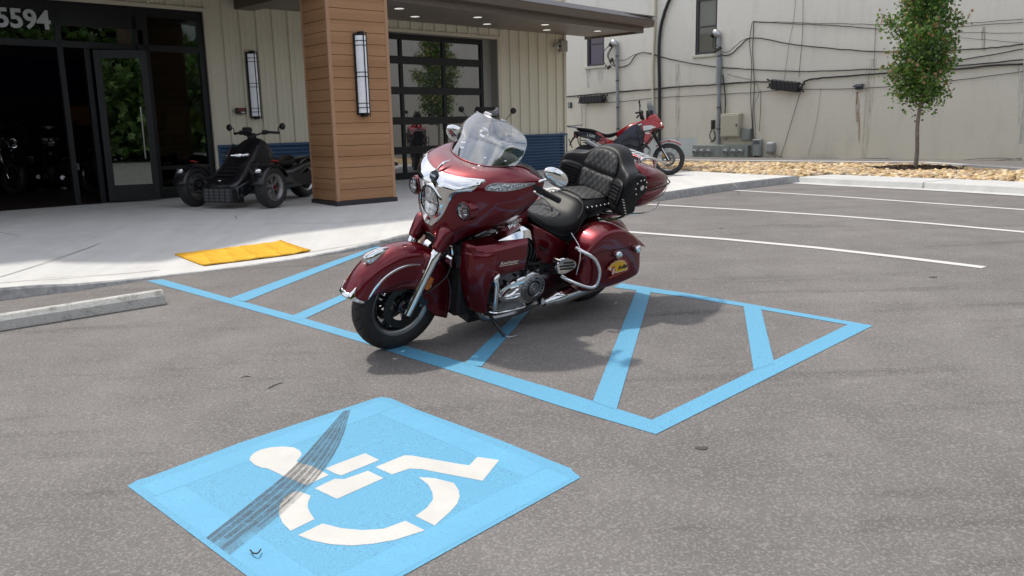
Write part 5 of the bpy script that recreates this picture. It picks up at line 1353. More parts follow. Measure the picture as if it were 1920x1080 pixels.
# turn signals
patch('turn_signal', [(2.02, 3.9, 6.2), (2.12, 3.62, 6.1), (2.24, 3.42, 5.85), (2.36, 3.34, 5.5), (2.48, 3.28, 5.1), (2.58, 3.26, 4.7), (2.64, 3.3, 4.3)], ledm, .006, fairing)
mb = MB(ST)
for s_ in (1, -1):
    ol = [(3.9, 2.01), (4.6, 2.005), (5.4, 2.01), (6.25, 2.02), (5.85, 2.25), (5.2, 2.46), (4.5, 2.62), (3.9, 2.66), (3.24, 2.64), (3.32, 2.36), (3.5, 2.16)]
    mb.tube([Sf(s_*a_, b_)+Nf(s_*a_, b_)*.004 for a_, b_ in ol], .0032, 6, 4, True)
mb.build('signal_bezel', satin, fairing)
# crease lines on the fairing
# ---------------- windshield
WS = [
 [(1.238, 0, 1.205), (1.225, .09, 1.206), (1.200, .185, 1.212), (1.080, .300, 1.242)],
 [(1.200, 0, 1.29), (1.188, .10, 1.29), (1.145, .21, 1.295), (1.030, .308, 1.308)],
 [(1.162, 0, 1.37), (1.150, .10, 1.37), (1.105, .21, 1.372), (1.000, .295, 1.375)],
 [(1.125, 0, 1.43), (1.115, .09, 1.428), (1.075, .180, 1.427), (.995, .250, 1.420)],
 [(1.092, 0, 1.480), (1.087, .06, 1.479), (1.066, .115, 1.474), (1.034, .160, 1.466)]]
Wg = np.array(WS); Wf = np.concatenate([Wg[:, :0:-1]*np.array([1, -1, 1]), Wg], axis=1)
colsW = [crom([Wf[i][j] for j in range(7)], 5) for i in range(5)]
rowsW = [crom([colsW[i][j] for i in range(5)], 5) for j in range(len(colsW[0]))]
mb = MB(ST); mb.grid(rowsW); shield = mb.build('windshield', shield_m, bike, ang=None)
edge = [r[-1] for r in rowsW]+[]
bd = [r[0] for r in rowsW]; top = [r[-1] for r in rowsW]; sd_l = list(rowsW[-1]); sd_r = list(rowsW[0])
mb = MB(ST); mb.tube([*sd_r[1:], *top[1:-1], *sd_l[::-1][:-1]], .0022, 6, 1); mb.build('shield_edge', M('shield_edge', (.55, .62, .64), .2, trans=.5), shield)
mb = MB(ST); mb.tube([Vector(p)+Vector((.004, 0, .004)) for p in bd], .0035, 6, 1); mb.build('shield_gasket', blackp, shield)
mb = MB(ST); mb.obox(Vector((1.072, -.01, 1.485)), (.004, 0, .0), (0, .034, 0), (-.006, 0, .012)); mb.build('toll_tag', M('tag_white', (.50, .47, .50), .4), shield, mods=[BEV(.004, 2)])
mb = MB(ST)
for y, x, z in ((.205, 1.085, 1.245), (-.205, 1.085, 1.245), (0.11, 1.17, 1.245), (-.11, 1.17, 1.245)): mb.cyl((x-.012, y, z), (x+.016, y+(.01 if y > 0 else -.01), z+.004), .010, n=12)
mb.build('shield_bolt', chrome, shield)
# dash
mb = MB(ST); Rg = []
for x, hw, zt_, zb_ in ((1.19, .16, 1.205, 1.15), (1.15, .21, 1.235, 1.12), (1.08, .225, 1.275, 1.08), (1.0, .23, 1.285, 1.06), (.93, .22, 1.262, 1.05), (.90, .20, 1.235, 1.05)):
    Rg.append([(x, hw*math.copysign(abs(math.cos(a_))**.6, math.cos(a_)), (zt_+zb_)/2+(zt_-zb_)/2*math.copysign(abs(math.sin(a_))**.6, math.sin(a_))) for a_ in [2*math.pi*k/28 for k in range(28)]])
mb.rings(Rg); dash = mb.build('dashboard', M('dash_grey', (.05, .052, .057), .6, bump=.15, bscale=120), bike, mods=[SUB(1)])
mb = MB(ST); mb.obox((.955, 0, 1.292), (.03, 0, -.006), (0, .12, 0), (0.0, 0, .012)); mb.build('meter_hood', M('dash_dark', (.03, .03, .034), .5), dash, mods=[BEV(.008, 2)])
for s_ in (1, -1):
    mb = MB(ST); mb.ball((.985, s_*.335, 1.165), (.05, .055, .05), 18, 12); mb.build('speaker_pod', blackm, dash)
mb = MB(ST); mb.box(.80, 1.18, -.15, .15, .86, 1.10); mb.build('fork_shroud', blackm, dash, mods=[BEV(.03, 3)])

# ---------------- handlebar, mirrors
mb = MB(ST)
for s_ in (1, -1): mb.tube([(1.06, s_*.03, 1.08), (1.06, s_*.12, 1.12), (1.06, s_*.26, 1.16), (1.03, s_*.37, 1.155), (.96, s_*.41, 1.115), (.80, s_*.435, 1.035)], .0125, 10, 5)
hb = mb.build('handlebar', chrome, bike)
for s_ in (1, -1):
    A = Vector((.955, s_*.412, 1.112)); B = Vector((.79, s_*.437, 1.030)); d_ = (B-A).normalized()
    mb = MB(ST); pf = []
    L_ = (B-A).length
    for k in range(40): pf.append((L_*k/39, .0185+.0022*(1 if k % 2 else -1)))
    mb.lathe(pf+[(L_+.004, .016), (L_+.006, 0)], A, d_, 20); mb.build('grip', M('grip_rubber', (.018, .018, .018), .6), hb)
    mb = MB(ST); mb.obox(A-d_*.03, d_*.045, Vector((0, .022, 0)), Vector((0, 0, .024))); mb.build('switch_box', blackm, hb, mods=[BEV(.008, 2)])
    mb = MB(ST); mb.tube([(1.02, s_*.405, 1.12), (.99, s_*.44, 1.10), (.93, s_*.455, 1.06), (.86, s_*.45, 1.0), (.835, s_*.43, .965)], [.008, .008, .007, .008, .009], 8, 5); mb.build('hand_lever', chrome, hb)
    c_ = Vector((.922, s_*.50, 1.222)); ax1 = Vector((.80, s_*.15, .30)).normalized(); ax2 = Vector((0, 1, 0)); ax2 = (ax2-ax1*ax2.dot(ax1)).normalized(); ax3 = ax1.cross(ax2)
    mb = MB(ST); Rg = []
    for t in [k/14 for k in range(15)]:
        h = -.118+.225*t; r = .050*math.sin(math.pi*min(1, (t*.97+.03))**.62)**.72 if t < 1 else .002; r = max(r, .003)
        Rg.append([c_-ax2*s_*(-h)*.92+Vector((-.35*abs(h), 0, .12*h)) + (ax1*.62*math.cos(a_)*r*1.2+ax3*math.sin(a_)*r*1.1) for a_ in [2*math.pi*k/20 for k in range(20)]])
    mb = MB(ST)
    axm = Vector((-.62, s_*.10, -.36)).normalized(); u_m = Vector((0, 1, 0)); u_m = (u_m-axm*u_m.dot(axm)).normalized(); v_m = axm.cross(u_m)
    Rg = []
    for t, r in ((0, .004), (.04, .018), (.12, .033), (.30, .047), (.55, .054), (.80, .050), (.94, .038), (1.0, .014)):
        cc_ = c_+axm*(-.098+.20*t); Rg.append([cc_+(u_m*math.cos(a_)*.78+v_m*math.sin(a_))*r for a_ in [2*math.pi*k/24 for k in range(24)]])
    mb.rings(Rg); mir = mb.build('mirror', chrome, bike, mods=[SUB(1)])
    mb = MB(ST); mb.tube([(.975, s_*.41, 1.165), (.955, s_*.44, 1.185), (.94, s_*.47, 1.20)], [.009, .008, .011], 8, 4); mb.build('mirror_stem', chrome, mir)

# ---------------- tank
def ring_e(x, hw, z0, z1, p=.7, n=32, yc=0.0):
    return [(x, yc+hw*math.copysign(abs(math.cos(a_))**p, math.cos(a_)), (z0+z1)/2+(z1-z0)/2*math.copysign(abs(math.sin(a_))**p, math.sin(a_))) for a_ in [2*math.pi*k/n for k in range(n)]]
mb = MB(); mb.rings([ring_e(1.24, .07, .82, .93), ring_e(1.19, .12, .77, .965), ring_e(1.08, .165, .745, .985), ring_e(.96, .178, .73, .975), ring_e(.86, .168, .725, .94), ring_e(.77, .14, .72, .895), ring_e(.71, .10, .72, .85), ring_e(.68, .06, .73, .82)])
tank = mb.build('fuel_tank', maroon, bike, mods=[SUB(1)])
mb = MB(); mb.tube([(1.13, .165, .765), (1.02, .178, .742), (.92, .178, .745), (.84, .168, .762)], [.003, .006, .006, .002], 6, 4); mb.build('tank_strip', chrome, tank)
curved_text('Indian', .050, (.925, .184, .828), Vector((-1, -.06, -.02)).normalized(), Vector((.0, -.05, 1)).normalized(), Vector((0, 1, .05)).normalized(), chrome, tank, 'tank_script', T=None, bold=.0004, depth=.002)
mb = MB(); mb.cyl((1.02, 0, .965), (1.02, 0, .995), .06, n=24); mb.build('filler_cap', chrome, tank)

# ---------------- engine
mb = MB(); mb.box(.62, 1.16, -.17, .17, .14, .46); mb.box(.70, 1.10, -.13, .13, .46, .60); eng = mb.build('engine', gunm, bike, mods=[BEV(.02, 3)])
for nm, base, dirv in (('front', Vector((.98, 0, .42)), Vector((.30, 0, .95)).normalized()), ('rear', Vector((.80, 0, .42)), Vector((-.42, 0, .91)).normalized())):
    mb = MB(); v = dirv.cross(Vector((0, 1, 0)))
    for k in range(11):
        r_ = .092-.0005*k; c_ = base+dirv*(.05+.021*k); mb.obox(c_, dirv*.005, Vector((0, r_, 0)), v*r_)
    mb.obox(base+dirv*.16, dirv*.16, Vector((0, .07, 0)), v*.07)
    mb.build('cylinder', blackm, eng, mods=[BEV(.004, 2)])
    mb = MB(); mb.obox(base+dirv*.32, dirv*.035, Vector((0, .10, 0)), v*.10); mb.build('rocker_cover', satin, eng, mods=[BEV(.02, 3)])
mb = MB()
for y in (.14, .17):
    for k in range(4): mb.tube([(.70+.03*k, y, .46), (.68+.03*k, y+.01, .60), (.74+.03*k, y-.01, .70)], .008)
mb.build('pushrod_tube', gunm, eng)
mb = MB(); mb.tube([(.60, .14, .52), (.66, .20, .50), (.73, .22, .50), (.80, .22, .52)], .010); mb.tube([(.56, .16, .60), (.62, .20, .58), (.70, .20, .62)], .008); mb.box(.52, .66, .12, .19, .40, .50); mb.build('hoses', blackm, eng)
# chrome primary cover
def stad(ca, ra, cb, rb, n=36):
    A = np.array(ca); B = np.array(cb); d_ = B-A; L_ = np.linalg.norm(d_); th = math.atan2(d_[1], d_[0]); al_ = math.acos((ra-rb)/L_)
    P = [(A[0]+ra*math.cos(th+a_), A[1]+ra*math.sin(th+a_)) for a_ in np.linspace(al_, 2*math.pi-al_, n//2)]
    P += [(B[0]+rb*math.cos(th+a_), B[1]+rb*math.sin(th+a_)) for a_ in np.linspace(-al_, al_, n//2)]
    return P
def pillow_y(outline, layers, name, mat, parent, T=None, mods=None, ang=40):
    """outline in (x,z); layers (y, scale)"""
    c_ = np.mean(np.array(outline), axis=0); mb = MB(T)
    mb.rings([[(c_[0]+(x-c_[0])*k, y, c_[1]+(z-c_[1])*k) for x, z in outline] for y, k in layers]); return mb.build(name, mat, parent, ang=ang, mods=mods)
for s_ in (1, -1):
    ol = stad((.775, .352), .118, (1.015, .352), .058, 44)
    pc_ = pillow_y(ol, [(s_*.15, 1.0), (s_*.245, 1.0), (s_*.262, .975), (s_*.272, .93), (s_*.276, .80)], 'primary_cover', chrome, eng)
    mb = MB()
    for k in range(8):
        a_ = .4+k*.32; mb.cyl((.90-.033*k+.13*0, s_*.245, .352+.10+.0*k), (.90, s_*.25, .36), .001)
    mb = MB()
    for (x, z) in ((1.06, .395), (.995, .43), (.915, .462), (.83, .482), (.74, .478), (.672, .42)): mb.cyl((x, s_*.225, z), (x, s_*.272, z), .0105, n=12)
    mb.build('cover_bolt', satin, pc_)
    # leaf shaped flute
    mb = MB(); fp = [(1.045, .345), (1.0, .385), (.94, .400), (.885, .395), (.93, .355), (.99, .335)]
    fo = [tuple(p) for p in crom([np.array(p) for p in fp], 5, True)]; cc_ = np.mean(np.array(fo), 0)
    mb.rings([[(cc_[0]+(x-cc_[0])*k, s_*y, cc_[1]+(z-cc_[1])*k) for x, z in fo] for y, k in ((.270, 1.0), (.288, .86), (.279, .60))]); mb.build('flute', chrome, pc_)
    mb = MB(); fp = [(1.035, .325), (.97, .315), (.90, .315), (.86, .335), (.93, .34)]; fo = [tuple(p) for p in crom([np.array(p) for p in fp], 5, True)]; cc_ = np.mean(np.array(fo), 0)
    mb.rings([[(cc_[0]+(x-cc_[0])*k, s_*y, cc_[1]+(z-cc_[1])*k) for x, z in fo] for y, k in ((.268, 1.0), (.284, .8), (.278, .5))]); mb.build('flute', chrome, pc_)
    cx, cz = .770, .352; c3 = (cx, 0, cz); Y = s_*.276
    mb = MB(); mb.lathe([(Y-.01*s_, .100), (Y+s_*.010, .099), (Y+s_*.013, .093), (Y+s_*.012, .060), (Y+s_*.006, .056)], c3, n=56); rg = mb.build('round_cover', satin, pc_)
    mb = MB(); mb.lathe([(Y+s_*.008, .058), (Y+s_*.008, .050), (Y+s_*.008, 0)], c3, n=40); mb.build('round_recess', M('recess_dark', (.02, .02, .022), .4, .5), rg)
    # lettering round the ring
    def ringtext(s2, r, a0, step, size, Yt):
        for k, ch in enumerate(s2):
            if ch == ' ': continue
            vs, fs = text_data(ch, size, bold=.0006, depth=.0008)
            a_ = a0-k*step
            mb_.add([(cx-s_*((r+p[1])*math.cos(a_)+p[0]*math.sin(a_)), Yt+s_*p[2], cz+(r+p[1])*math.sin(a_)-p[0]*math.cos(a_)) for p in vs], fs)
    mb_ = MB(); ringtext('INDIAN MOTORCYCLE', .0765, rad(212), rad(360/19.5), .024, Y+s_*.0135)
    mb_.build('ring_lettering', M('letter_black', (.012, .012, .014), .4), rg, smooth=False)
    # raised head emblem with feather crest
    mb = MB(); mb.ball((cx, Y+s_*.010, cz), (.042, .008, .046), 24, 14)
    for k in range(11):
        a_ = rad(-30+k*22); mb.obox((cx-s_*(.028*math.cos(a_)+.004), Y+s_*.018, cz+.030*math.sin(a_)+.002), (s_*.012*math.cos(a_), 0, -.012*math.sin(a_)), (0, .002, 0), (.003*math.sin(a_), 0, .003*math.cos(a_)))
    mb.ball((cx+s_*.008, Y+s_*.017, cz-.006), (.016, .006, .020), 14, 10); mb.tube([(cx+s_*.02, Y+s_*.018, cz+.008), (cx+s_*.027, Y+s_*.019, cz-.004), (cx+s_*.018, Y+s_*.018, cz-.012)], .003)
    mb.build('crest_relief', satin, rg)
# floorboards
for s_ in (1, -1):
    mb = MB(); mb.prism([(1.175, s_*.24, .292), (.93, s_*.24, .282), (.90, s_*.30, .280), (.915, s_*.365, .278), (1.10, s_*.375, .288), (1.175, s_*.36, .292)], (0, 0, .014)); fb_ = mb.build('floorboard', M('board_grey', (.11, .115, .12), .45, .5, bump=.2, bscale=60), bike, mods=[BEV(.005, 2)])
    mb = MB(); mb.tube([(1.18, s_*.25, .29), (1.183, s_*.36, .296), (1.10, s_*.380, .292), (.91, s_*.37, .284), (.895, s_*.30, .284)], .0075, 8, 4); mb.build('board_edge', chrome, fb_)
    mb = MB(); mb.tube([(1.14, s_*.26, .56), (1.175, s_*.37, .565), (1.205, s_*.39, .545), (1.195, s_*.395, .50), (1.19, s_*.395, .37), (1.18, s_*.375, .325), (1.15, s_*.26, .315)], .0155, 12, 5); mb.build('highway_bar', chrome, bike)
# ---------------- lower fairings
lfm = []
for s_ in (1, -1):
    def lf(z, k=0.0, rear=.935, xo=0.0):
        return [(1.345+xo, s_*.195, z), (1.338+xo, s_*(.25), z), (1.320+xo, s_*(.305), z), (1.275+xo, s_*(.345+k), z), (1.20, s_*(.365+k), z), (1.10, s_*(.372+k), z), (rear+.01, s_*(.366+k), z), (rear, s_*.35, z), (rear, s_*.25, z), (1.05, s_*.20, z)]
    up = [(lambda p: (p[0], p[1]*(1 if abs(p[1]) > 0 else 1), p[2]))]
    mb = MB(); A = [lf(.552, -.008), lf(.575, .0), lf(.66, .004), lf(.715, -.002), lf(.735, -.02), [(x*.985+.012, y*.93+s_*.012, .752) for x, y, z in lf(.75, -.03)]]
    # slant the top: rises to the rear slightly, falls to the nose
    A = [[(x, y, z+(.02*(1.34-x)/.4 if z > .7 else 0)) for x, y, z in r] for r in A]
    mb.rings(A); lo_ = mb.build('lower_fairing', maroon, bike, mods=[BEV(.010, 3)], ang=30)
    mb = MB(); A = []
    for z, xs, ko, re in ((.715, -.012, -.004, 1.205), (.69, .004, .008, 1.20), (.575, .006, .012, 1.20), (.50, -.008, .004, 1.215), (.42, -.03, -.008, 1.218), (.35, -.055, -.014, 1.215), (.30, -.075, -.02, 1.20), (.275, -.085, -.035, 1.19)):
        A.append([(1.345+xs, s_*.195, z), (1.338+xs, s_*.25, z), (1.320+xs, s_*.305, z), (1.285+xs*.8, s_*(.345+ko), z), (1.25+xs*.4, s_*(.362+ko), z), (re, s_*(.362+ko), z), (re-.01, s_*.30, z), (re-.01, s_*.20, z)])
    mb.rings(A); mb.build('leg_shield', maroon, lo_, mods=[BEV(.012, 3)], ang=30)
    mb = MB(); mb.prism([(1.36, s_*.19, .72), (1.33, s_*.10, .70), (1.25, s_*.08, .28), (1.26, s_*.19, .28)], (-.05, 0, 0)); mb.build('radiator_side', blackm, lo_)
    # chrome wedge on the rear top
    mb = MB(); mb.rings([[(1.14, s_*.24, .757), (1.14, s_*.30, .760), (1.14, s_*.30, .765), (1.14, s_*.24, .762)], [(1.03, s_*.20, .762), (1.03, s_*.335, .765), (1.03, s_*.31, .800), (1.03, s_*.20, .80)], [(.925, s_*.19, .765), (.925, s_*.342, .765), (.925, s_*.318, .815), (.925, s_*.19, .818)], [(.885, s_*.19, .735), (.880, s_*.330, .735), (.89, s_*.312, .80), (.89, s_*.19, .81)]])
    mb.build('chrome_cap', chrome, lo_, mods=[BEV(.008, 3)])
    if s_ == 1:
        ux = Vector((-1, .01, -.035)).normalized(); uy = Vector((-.03, -.02, 1)).normalized()
        curved_text('Roadmaster', .030, (1.100, .3785, .640), ux, uy, Vector((0, 1, 0)), chrome, lo_, 'name_script', T=None, bold=.0006, depth=.0016, shear=.4)
        mb = MB(); mb.obox(Vector((1.100, .3785, .623)), ux*.074, uy*.0022, Vector((0, .0015, 0))); mb.build('name_underline', chrome, lo_)
mb = MB(); mb.box(1.25, 1.33, -.19, .19, .22, .74); mb.box(1.20, 1.30, -.12, .12, .18, .3); mb.build('radiator', blackm, bike, mods=[BEV(.02, 3)])
mb = MB(); mb.cyl((1.35, .10, .60), (1.35, .155, .60), .045, n=20); mb.cyl((1.35, -.10, .60), (1.35, -.155, .60), .045, n=20); mb.tube([(1.33, .06, .74), (1.36, .11, .70), (1.36, .13, .64)], .011); mb.build('horn', chrome, bike)
mb = MB(); mb.tube([(1.22, -.12, .70), (1.26, -.13, .45), (1.18, -.13, .20), (.7, -.13, .16), (.3, -.1, .25)], .022); mb.tube([(1.22, .12, .70), (1.26, .13, .45), (1.18, .14, .20), (.7, .14, .16), (.3, .1, .25)], .022); mb.box(.55, 1.2, -.15, .15, .13, .2)
mb.build('frame', blackm, bike)
# side stand
mb = MB(); mb.tube([(1.10, .20, .24), (1.085, .27, .175), (1.055, .345, .105), (1.045, .365, .092)], [.014, .012, .011, .012], 10, 4); mb.tube([(1.09, .19, .23), (1.075, .255, .17), (1.058, .30, .135)], .006)
stn = mb.build('side_stand', gunm, bike)
mb = MB(); mb.obox((1.025, .375, .087), (.035, .0, -.002), (0, .020, .005), (0, -.001, .004)); mb.tube([(1.05, .365, .092), (1.0, .40, .098), (.985, .412, .108)], .006); mb.build('stand_foot', satin, stn, mods=[BEV(.003, 2)])

# ---------------- side panel
sp_ol = [(.76, .775), (.66, .735), (.58, .69), (.47, .625), (.38, .585), (.30, .56), (.27, .50), (.30, .44), (.40, .445), (.50, .455), (.60, .46), (.655, .48), (.70, .55), (.73, .63), (.76, .70)]
for s_ in (1, -1):
    pillow_y(sp_ol, [(s_*.10, 1.0), (s_*.17, 1.0), (s_*.195, .96), (s_*.205, .85)], 'side_panel', maroon, bike, mods=[BEV(.01, 2)])
    pillow_y([(.66, .47), (.30, .44), (.28, .25), (.45, .17), (.62, .19), (.68, .30)], [(s_*.10, 1), (s_*.165, 1), (s_*.18, .9)], 'swingarm_cover', M('dark_maroon', (.035, .006, .010), .3, coat=.5), bike)
mb = MB(); mb.box(.30, .80, -.12, .12, .42, .74); mb.build('frame_cover', blackm, bike)

# ---------------- seat
def seat_sec(x, hw, zt, zb, dish=0.0):
    P = []; n = 12
    P.append((x, hw*.72, zb)); P.append((x, hw*.93, zb+(zt-zb)*.28)); P.append((x, hw*1.0, zb+(zt-zb)*.60))
    for k in range(n+1):
        a_ = math.pi*k/n; c_ = math.cos(a_); y = hw*math.copysign(abs(c_)**.75, c_); z = zt-(.055*abs(c_)**3.2)+dish*(abs(c_)**2-.3)*.0
        P.append((x, y*.97, z - dish*(1-abs(c_))**1.0))
    P.append((x, -hw*1.0, zb+(zt-zb)*.60)); P.append((x, -hw*.93, zb+(zt-zb)*.28)); P.append((x, -hw*.72, zb))
    return P
secs = [(.90, .045, .915, .86, 0), (.86, .085, .905, .82, 0), (.80, .115, .880, .795, .0), (.72, .150, .845, .745, .008), (.63, .195, .812, .668, .014), (.54, .220, .795, .600, .018), (.46, .230, .792, .552, .018), (.40, .230, .806, .550, .012), (.345, .222, .842, .585, .0), (.30, .202, .868, .66, -.004), (.255, .196, .874, .70, .0)]
mb = MB(); mb.rings([seat_sec(*q) for q in secs]); seat = mb.build('rider_seat', lea, bike, ang=60, mods=[SUB(1)])
secp = [(.285, .150, .862, .70, 0), (.25, .186, .880, .70, 0), (.18, .192, .888, .712, .004), (.08, .186, .886, .728, .006), (-.02, .176, .878, .742, .002), (-.10, .155, .868, .75, 0), (-.12, .12, .85, .76, 0)]
mb = MB(); mb.rings([seat_sec(*q) for q in secp]); pseat = mb.build('passenger_seat', lea, bike, ang=60, mods=[SUB(1)])
# quilted insets: thin pads laid on the seat tops
def seat_z(secs_, x, yq):
    X = [s_[0] for s_ in secs_][::-1]; f = lambda i: float(np.interp(x, X, [s_[i] for s_ in secs_][::-1]))
    hw, zt, zb, dish = f(1), f(2), f(3), f(4); c_ = min(1, abs(yq)/(hw*.97))**(1/.75); return zt-.055*c_**3.2-dish*(1-c_)
def inset(name, secs_, xs_, hwf, parent, mat, dz=.004):
    P = []; mb = MB()
    for x in xs_:
        hw = hwf(x); P.append([(x+.02*(abs(k/12-.5)*2)**2, -hw+2*hw*k/12, seat_z(secs_, x, -hw+2*hw*k/12)+dz*(1 if 0 < k < 12 and x not in (xs_[0], xs_[-1]) else -.25)) for k in range(13)])
    mb.grid(P); o = mb.build(name, mat, parent, ang=None); mb = MB()
    bd_ = P[0]+[r[-1] for r in P[1:]]+P[-1][::-1][1:]+[r[0] for r in P[::-1][1:-1]]
    mb.tube([Vector(p)+Vector((0, 0, .002)) for p in bd_], .0032, 6, 1, True); mb.build('piping', thread, o)
inset('quilted_inset', secs, [.80-.02*k for k in range(20)], lambda x: float(np.interp(x, [.42, .5, .6, .7, .8], [.10, .135, .135, .115, .07])), seat, leaq)
inset('quilted_inset', secp, [.235-.02*k for k in range(17)], lambda x: float(np.interp(x, [-.09, 0, .1, .2, .235], [.105, .128, .136, .13, .11])), pseat, leaq)
mb = MB()
for s_ in (1, -1):
    mb.tube([(.80, s_*.10, .868), (.70, s_*.150, .81), (.60, s_*.185, .755), (.50, s_*.206, .735), (.42, s_*.214, .745), (.34, s_*.203, .80), (.30, s_*.17, .858), (.285, s_*.08, .874)], .0028, 6, 5)
    mb.tube([(.74, s_*.142, .80), (.62, s_*.186, .725), (.52, s_*.212, .678), (.42, s_*.219, .672), (.33, s_*.207, .72), (.27, s_*.198, .79)], .0022, 6, 5)
mb.build('seam', thread, seat)
mb = MB()
for s_ in (1, -1):
    for k in range(9):
        x = .27-.043*k; hw = float(np.interp(x, [-.1, 0, .1, .2, .25], [.155, .178, .188, .192, .188])); mb.ball((x, s_*(hw+.003), .835-.0*k), .0075, 10, 6)
mb.build('seat_stud', chrome, pseat)
mb = MB(); mb.tube([(.36, .195, .585), (.30, .19, .62), (.26, .185, .70)], .004); mb.build('seat_edge_trim', chrome, seat)

# ---------------- saddlebags
bo = [(.455, .50), (.455, .57), (.430, .635), (.38, .690), (.31, .728), (.22, .745), (.12, .738), (.03, .700), (-.05, .650), (-.115, .585), (-.128, .50), (-.150, .37), (-.10, .325), (.10, .296), (.28, .292), (.42, .302), (.462, .335), (.474, .42)]
bo_s = [tuple(p) for p in crom([np.array(p) for p in bo], 3, True)]
for s_ in (1, -1):
    cz_ = np.mean(np.array(bo), axis=0)
    mb = MB(); Rg = []
    for y, k in ((.215, .97), (.23, 1.0), (.345, 1.0), (.388, .985), (.412, .955), (.424, .91), (.430, .84)):
        Rg.append([(cz_[0]+(x-cz_[0])*k, s_*(y+.018*max(0, .62-z)), cz_[1]+(z-cz_[1])*k) for x, z in bo_s])
    mb.rings(Rg); bag = mb.build('saddlebag', maroon, bike, ang=60, mods=[SUB(1)])
    # lid line: fine dark gap following the bag
    lp = [(.470, .56), (.40, .585), (.30, .600), (.20, .597), (.10, .590), (-.02, .580), (-.11, .57)]
    mb = MB(); mb.tube([(x, s_*(.432+.018*max(0, .62-z)-.012*max(0, abs(x-.17)/.3)**3), z) for x, z in lp], .0022, 5, 4); mb.build('lid_gap', M('gap_black', (.006, .003, .004), .8), bag)
    # tail fin of the lid
    mb = MB(); mb.rings([[(x, s_*y, z) for x, y, z in r] for r in ([(-.03, .28, .665), (-.03, .40, .655), (-.03, .425, .60), (-.03, .28, .60)], [(-.10, .28, .615), (-.10, .405, .605), (-.10, .428, .575), (-.10, .28, .58)], [(-.152, .30, .570), (-.152, .41, .564), (-.152, .425, .555), (-.152, .30, .556)])]); mb.build('lid_tail', maroon, bag, mods=[BEV(.006, 3)])
    for x, z in ((.17, .563), (-.025, .575)):
        mb = MB(); mb.lathe([(s_*.425, .017), (s_*.440, .018), (s_*.448, .028), (s_*.466, .028), (s_*.474, .023), (s_*.477, 0)], (x, 0, z), n=24); la = mb.build('latch', chrome, bag)
        mb = MB(); mb.obox((x+.012, s_*.452, z-.018), (.010, 0, -.002), (0, .022, 0), (0, 0, .006)); mb.build('latch_tab', satin, la, mods=[BEV(.003, 2)])
    if s_ == 1:   # war bonnet decal
        yb = .4395
        dm = {'decal_yellow': (.72, .42, .02), 'decal_red': (.35, .05, .03), 'decal_white': (.7, .66, .55), 'decal_dark': (.03, .02, .02)}
        mm_ = {k: M(k, v, .35, coat=.5) for k, v in dm.items()}
        bx, bz = .105, .452
        def dpoly(pts, nm, dy):
            mb = MB(); mb.poly([(bx-x, yb+dy+.018*max(0, .62-(bz+z)), bz+z) for x, z in pts]); return mb.build(nm, mm_[nm], bag, smooth=False)
        crown_ = [(-.035, -.030)]+[(-.035+.115*math.cos(a_)*1.0+.035*0-.0, -.030+.100*math.sin(a_)) for a_ in [math.pi*.80-k*math.pi*.80/16 for k in range(17)]]
        scal = []
        for k in range(18):
            a_ = math.pi*.86-k*math.pi*.86/17; rr_ = 1.0+(.10 if k % 2 else 0); scal.append((-.035+.118*math.cos(a_)*rr_, -.034+.098*math.sin(a_)*rr_))
        dpoly([(-.05, -.045)]+scal, 'decal_red', .0010)
        dpoly([(-.045, -.036)]+[(-.037+.108*math.cos(a_), -.034+.092*math.sin(a_)) for a_ in [math.pi*.84-k*math.pi*.84/16 for k in range(17)]], 'decal_white', .0016)
        dpoly([(-.04, -.030)]+[(-.037+.100*math.cos(a_), -.030+.084*math.sin(a_)) for a_ in [math.pi*.80-k*math.pi*.80/16 for k in range(17)]], 'decal_yellow', .0022)
        dpoly([(-.06, -.052), (-.085, -.045), (-.10, -.020), (-.095, .015), (-.07, .025), (-.055, -.01)], 'decal_red', .0026)
        dpoly([(-.078, -.046), (-.083, -.02), (-.077, .008), (-.066, .005), (-.062, -.03)], 'decal_white', .0030)
        dpoly([(-.112, -.058), (-.085, -.05), (-.07, -.058), (-.05, -.05), (.07, -.036), (.068, -.043), (-.05, -.062), (-.11, -.068)], 'decal_red', .0024)
        curved_text('Indian', .042, (bx-.018, yb+.0045+.0027, bz+.002), Vector((-1, 0, .03)).normalized(), Vector((0, -.018, 1)).normalized(), Vector((0, 1, 0)), mm_['decal_dark'], bag, 'decal_script', T=None, bold=.0012, depth=.0003)
    # rear highway bar
    mb = MB(); mb.tube([(.50, s_*.36, .632), (.48, s_*.42, .620), (.455, s_*.45, .606), (.40, s_*.465, .562), (.356, s_*.475, .48), (.352, s_*.472, .40), (.375, s_*.465, .362), (.43, s_*.455, .366), (.53, s_*.42, .405), (.58, s_*.34, .43)], .0135, 12, 5); mb.build('bag_guard', chrome, bike)
    mb = MB(); mb.tube([(.505, s_*.30, .72), (.492, s_*.40, .62), (.500, s_*.40, .45)], .004, 6, 3); mb.build('bag_stay', chrome, bike)
    # muffler
    mb = MB(); Rg = []
    for x, r in ((.70, .026), (.62, .034), (.585, .050), (.50, .054), (.20, .052), (-.10, .046), (-.135, .042), (-.135, .034), (-.05, .030)):
        Rg.append([(x, s_*.305+.02*0+(.10*(x-.5))*1.0+r*math.cos(a_), .262-.03*(x-.2)+r*math.sin(a_)) for a_ in [2*math.pi*k/28 for k in range(28)]])
    mb.rings(Rg); mf = mb.build('muffler', chrome, bike)
    mb = MB(); mb.tube([(1.15, s_*.14, .30), (1.1, s_*.18, .16), (.85, s_*.19, .14), (.72, s_*.29, .24)], .024); mb.build('exhaust_pipe', satin, mf)
    # passenger footboard
    ol = [(.685, .545), (.665, .578), (.62, .588), (.56, .572), (.515, .548), (.503, .520), (.52, .492), (.57, .478), (.62, .470), (.665, .490)]
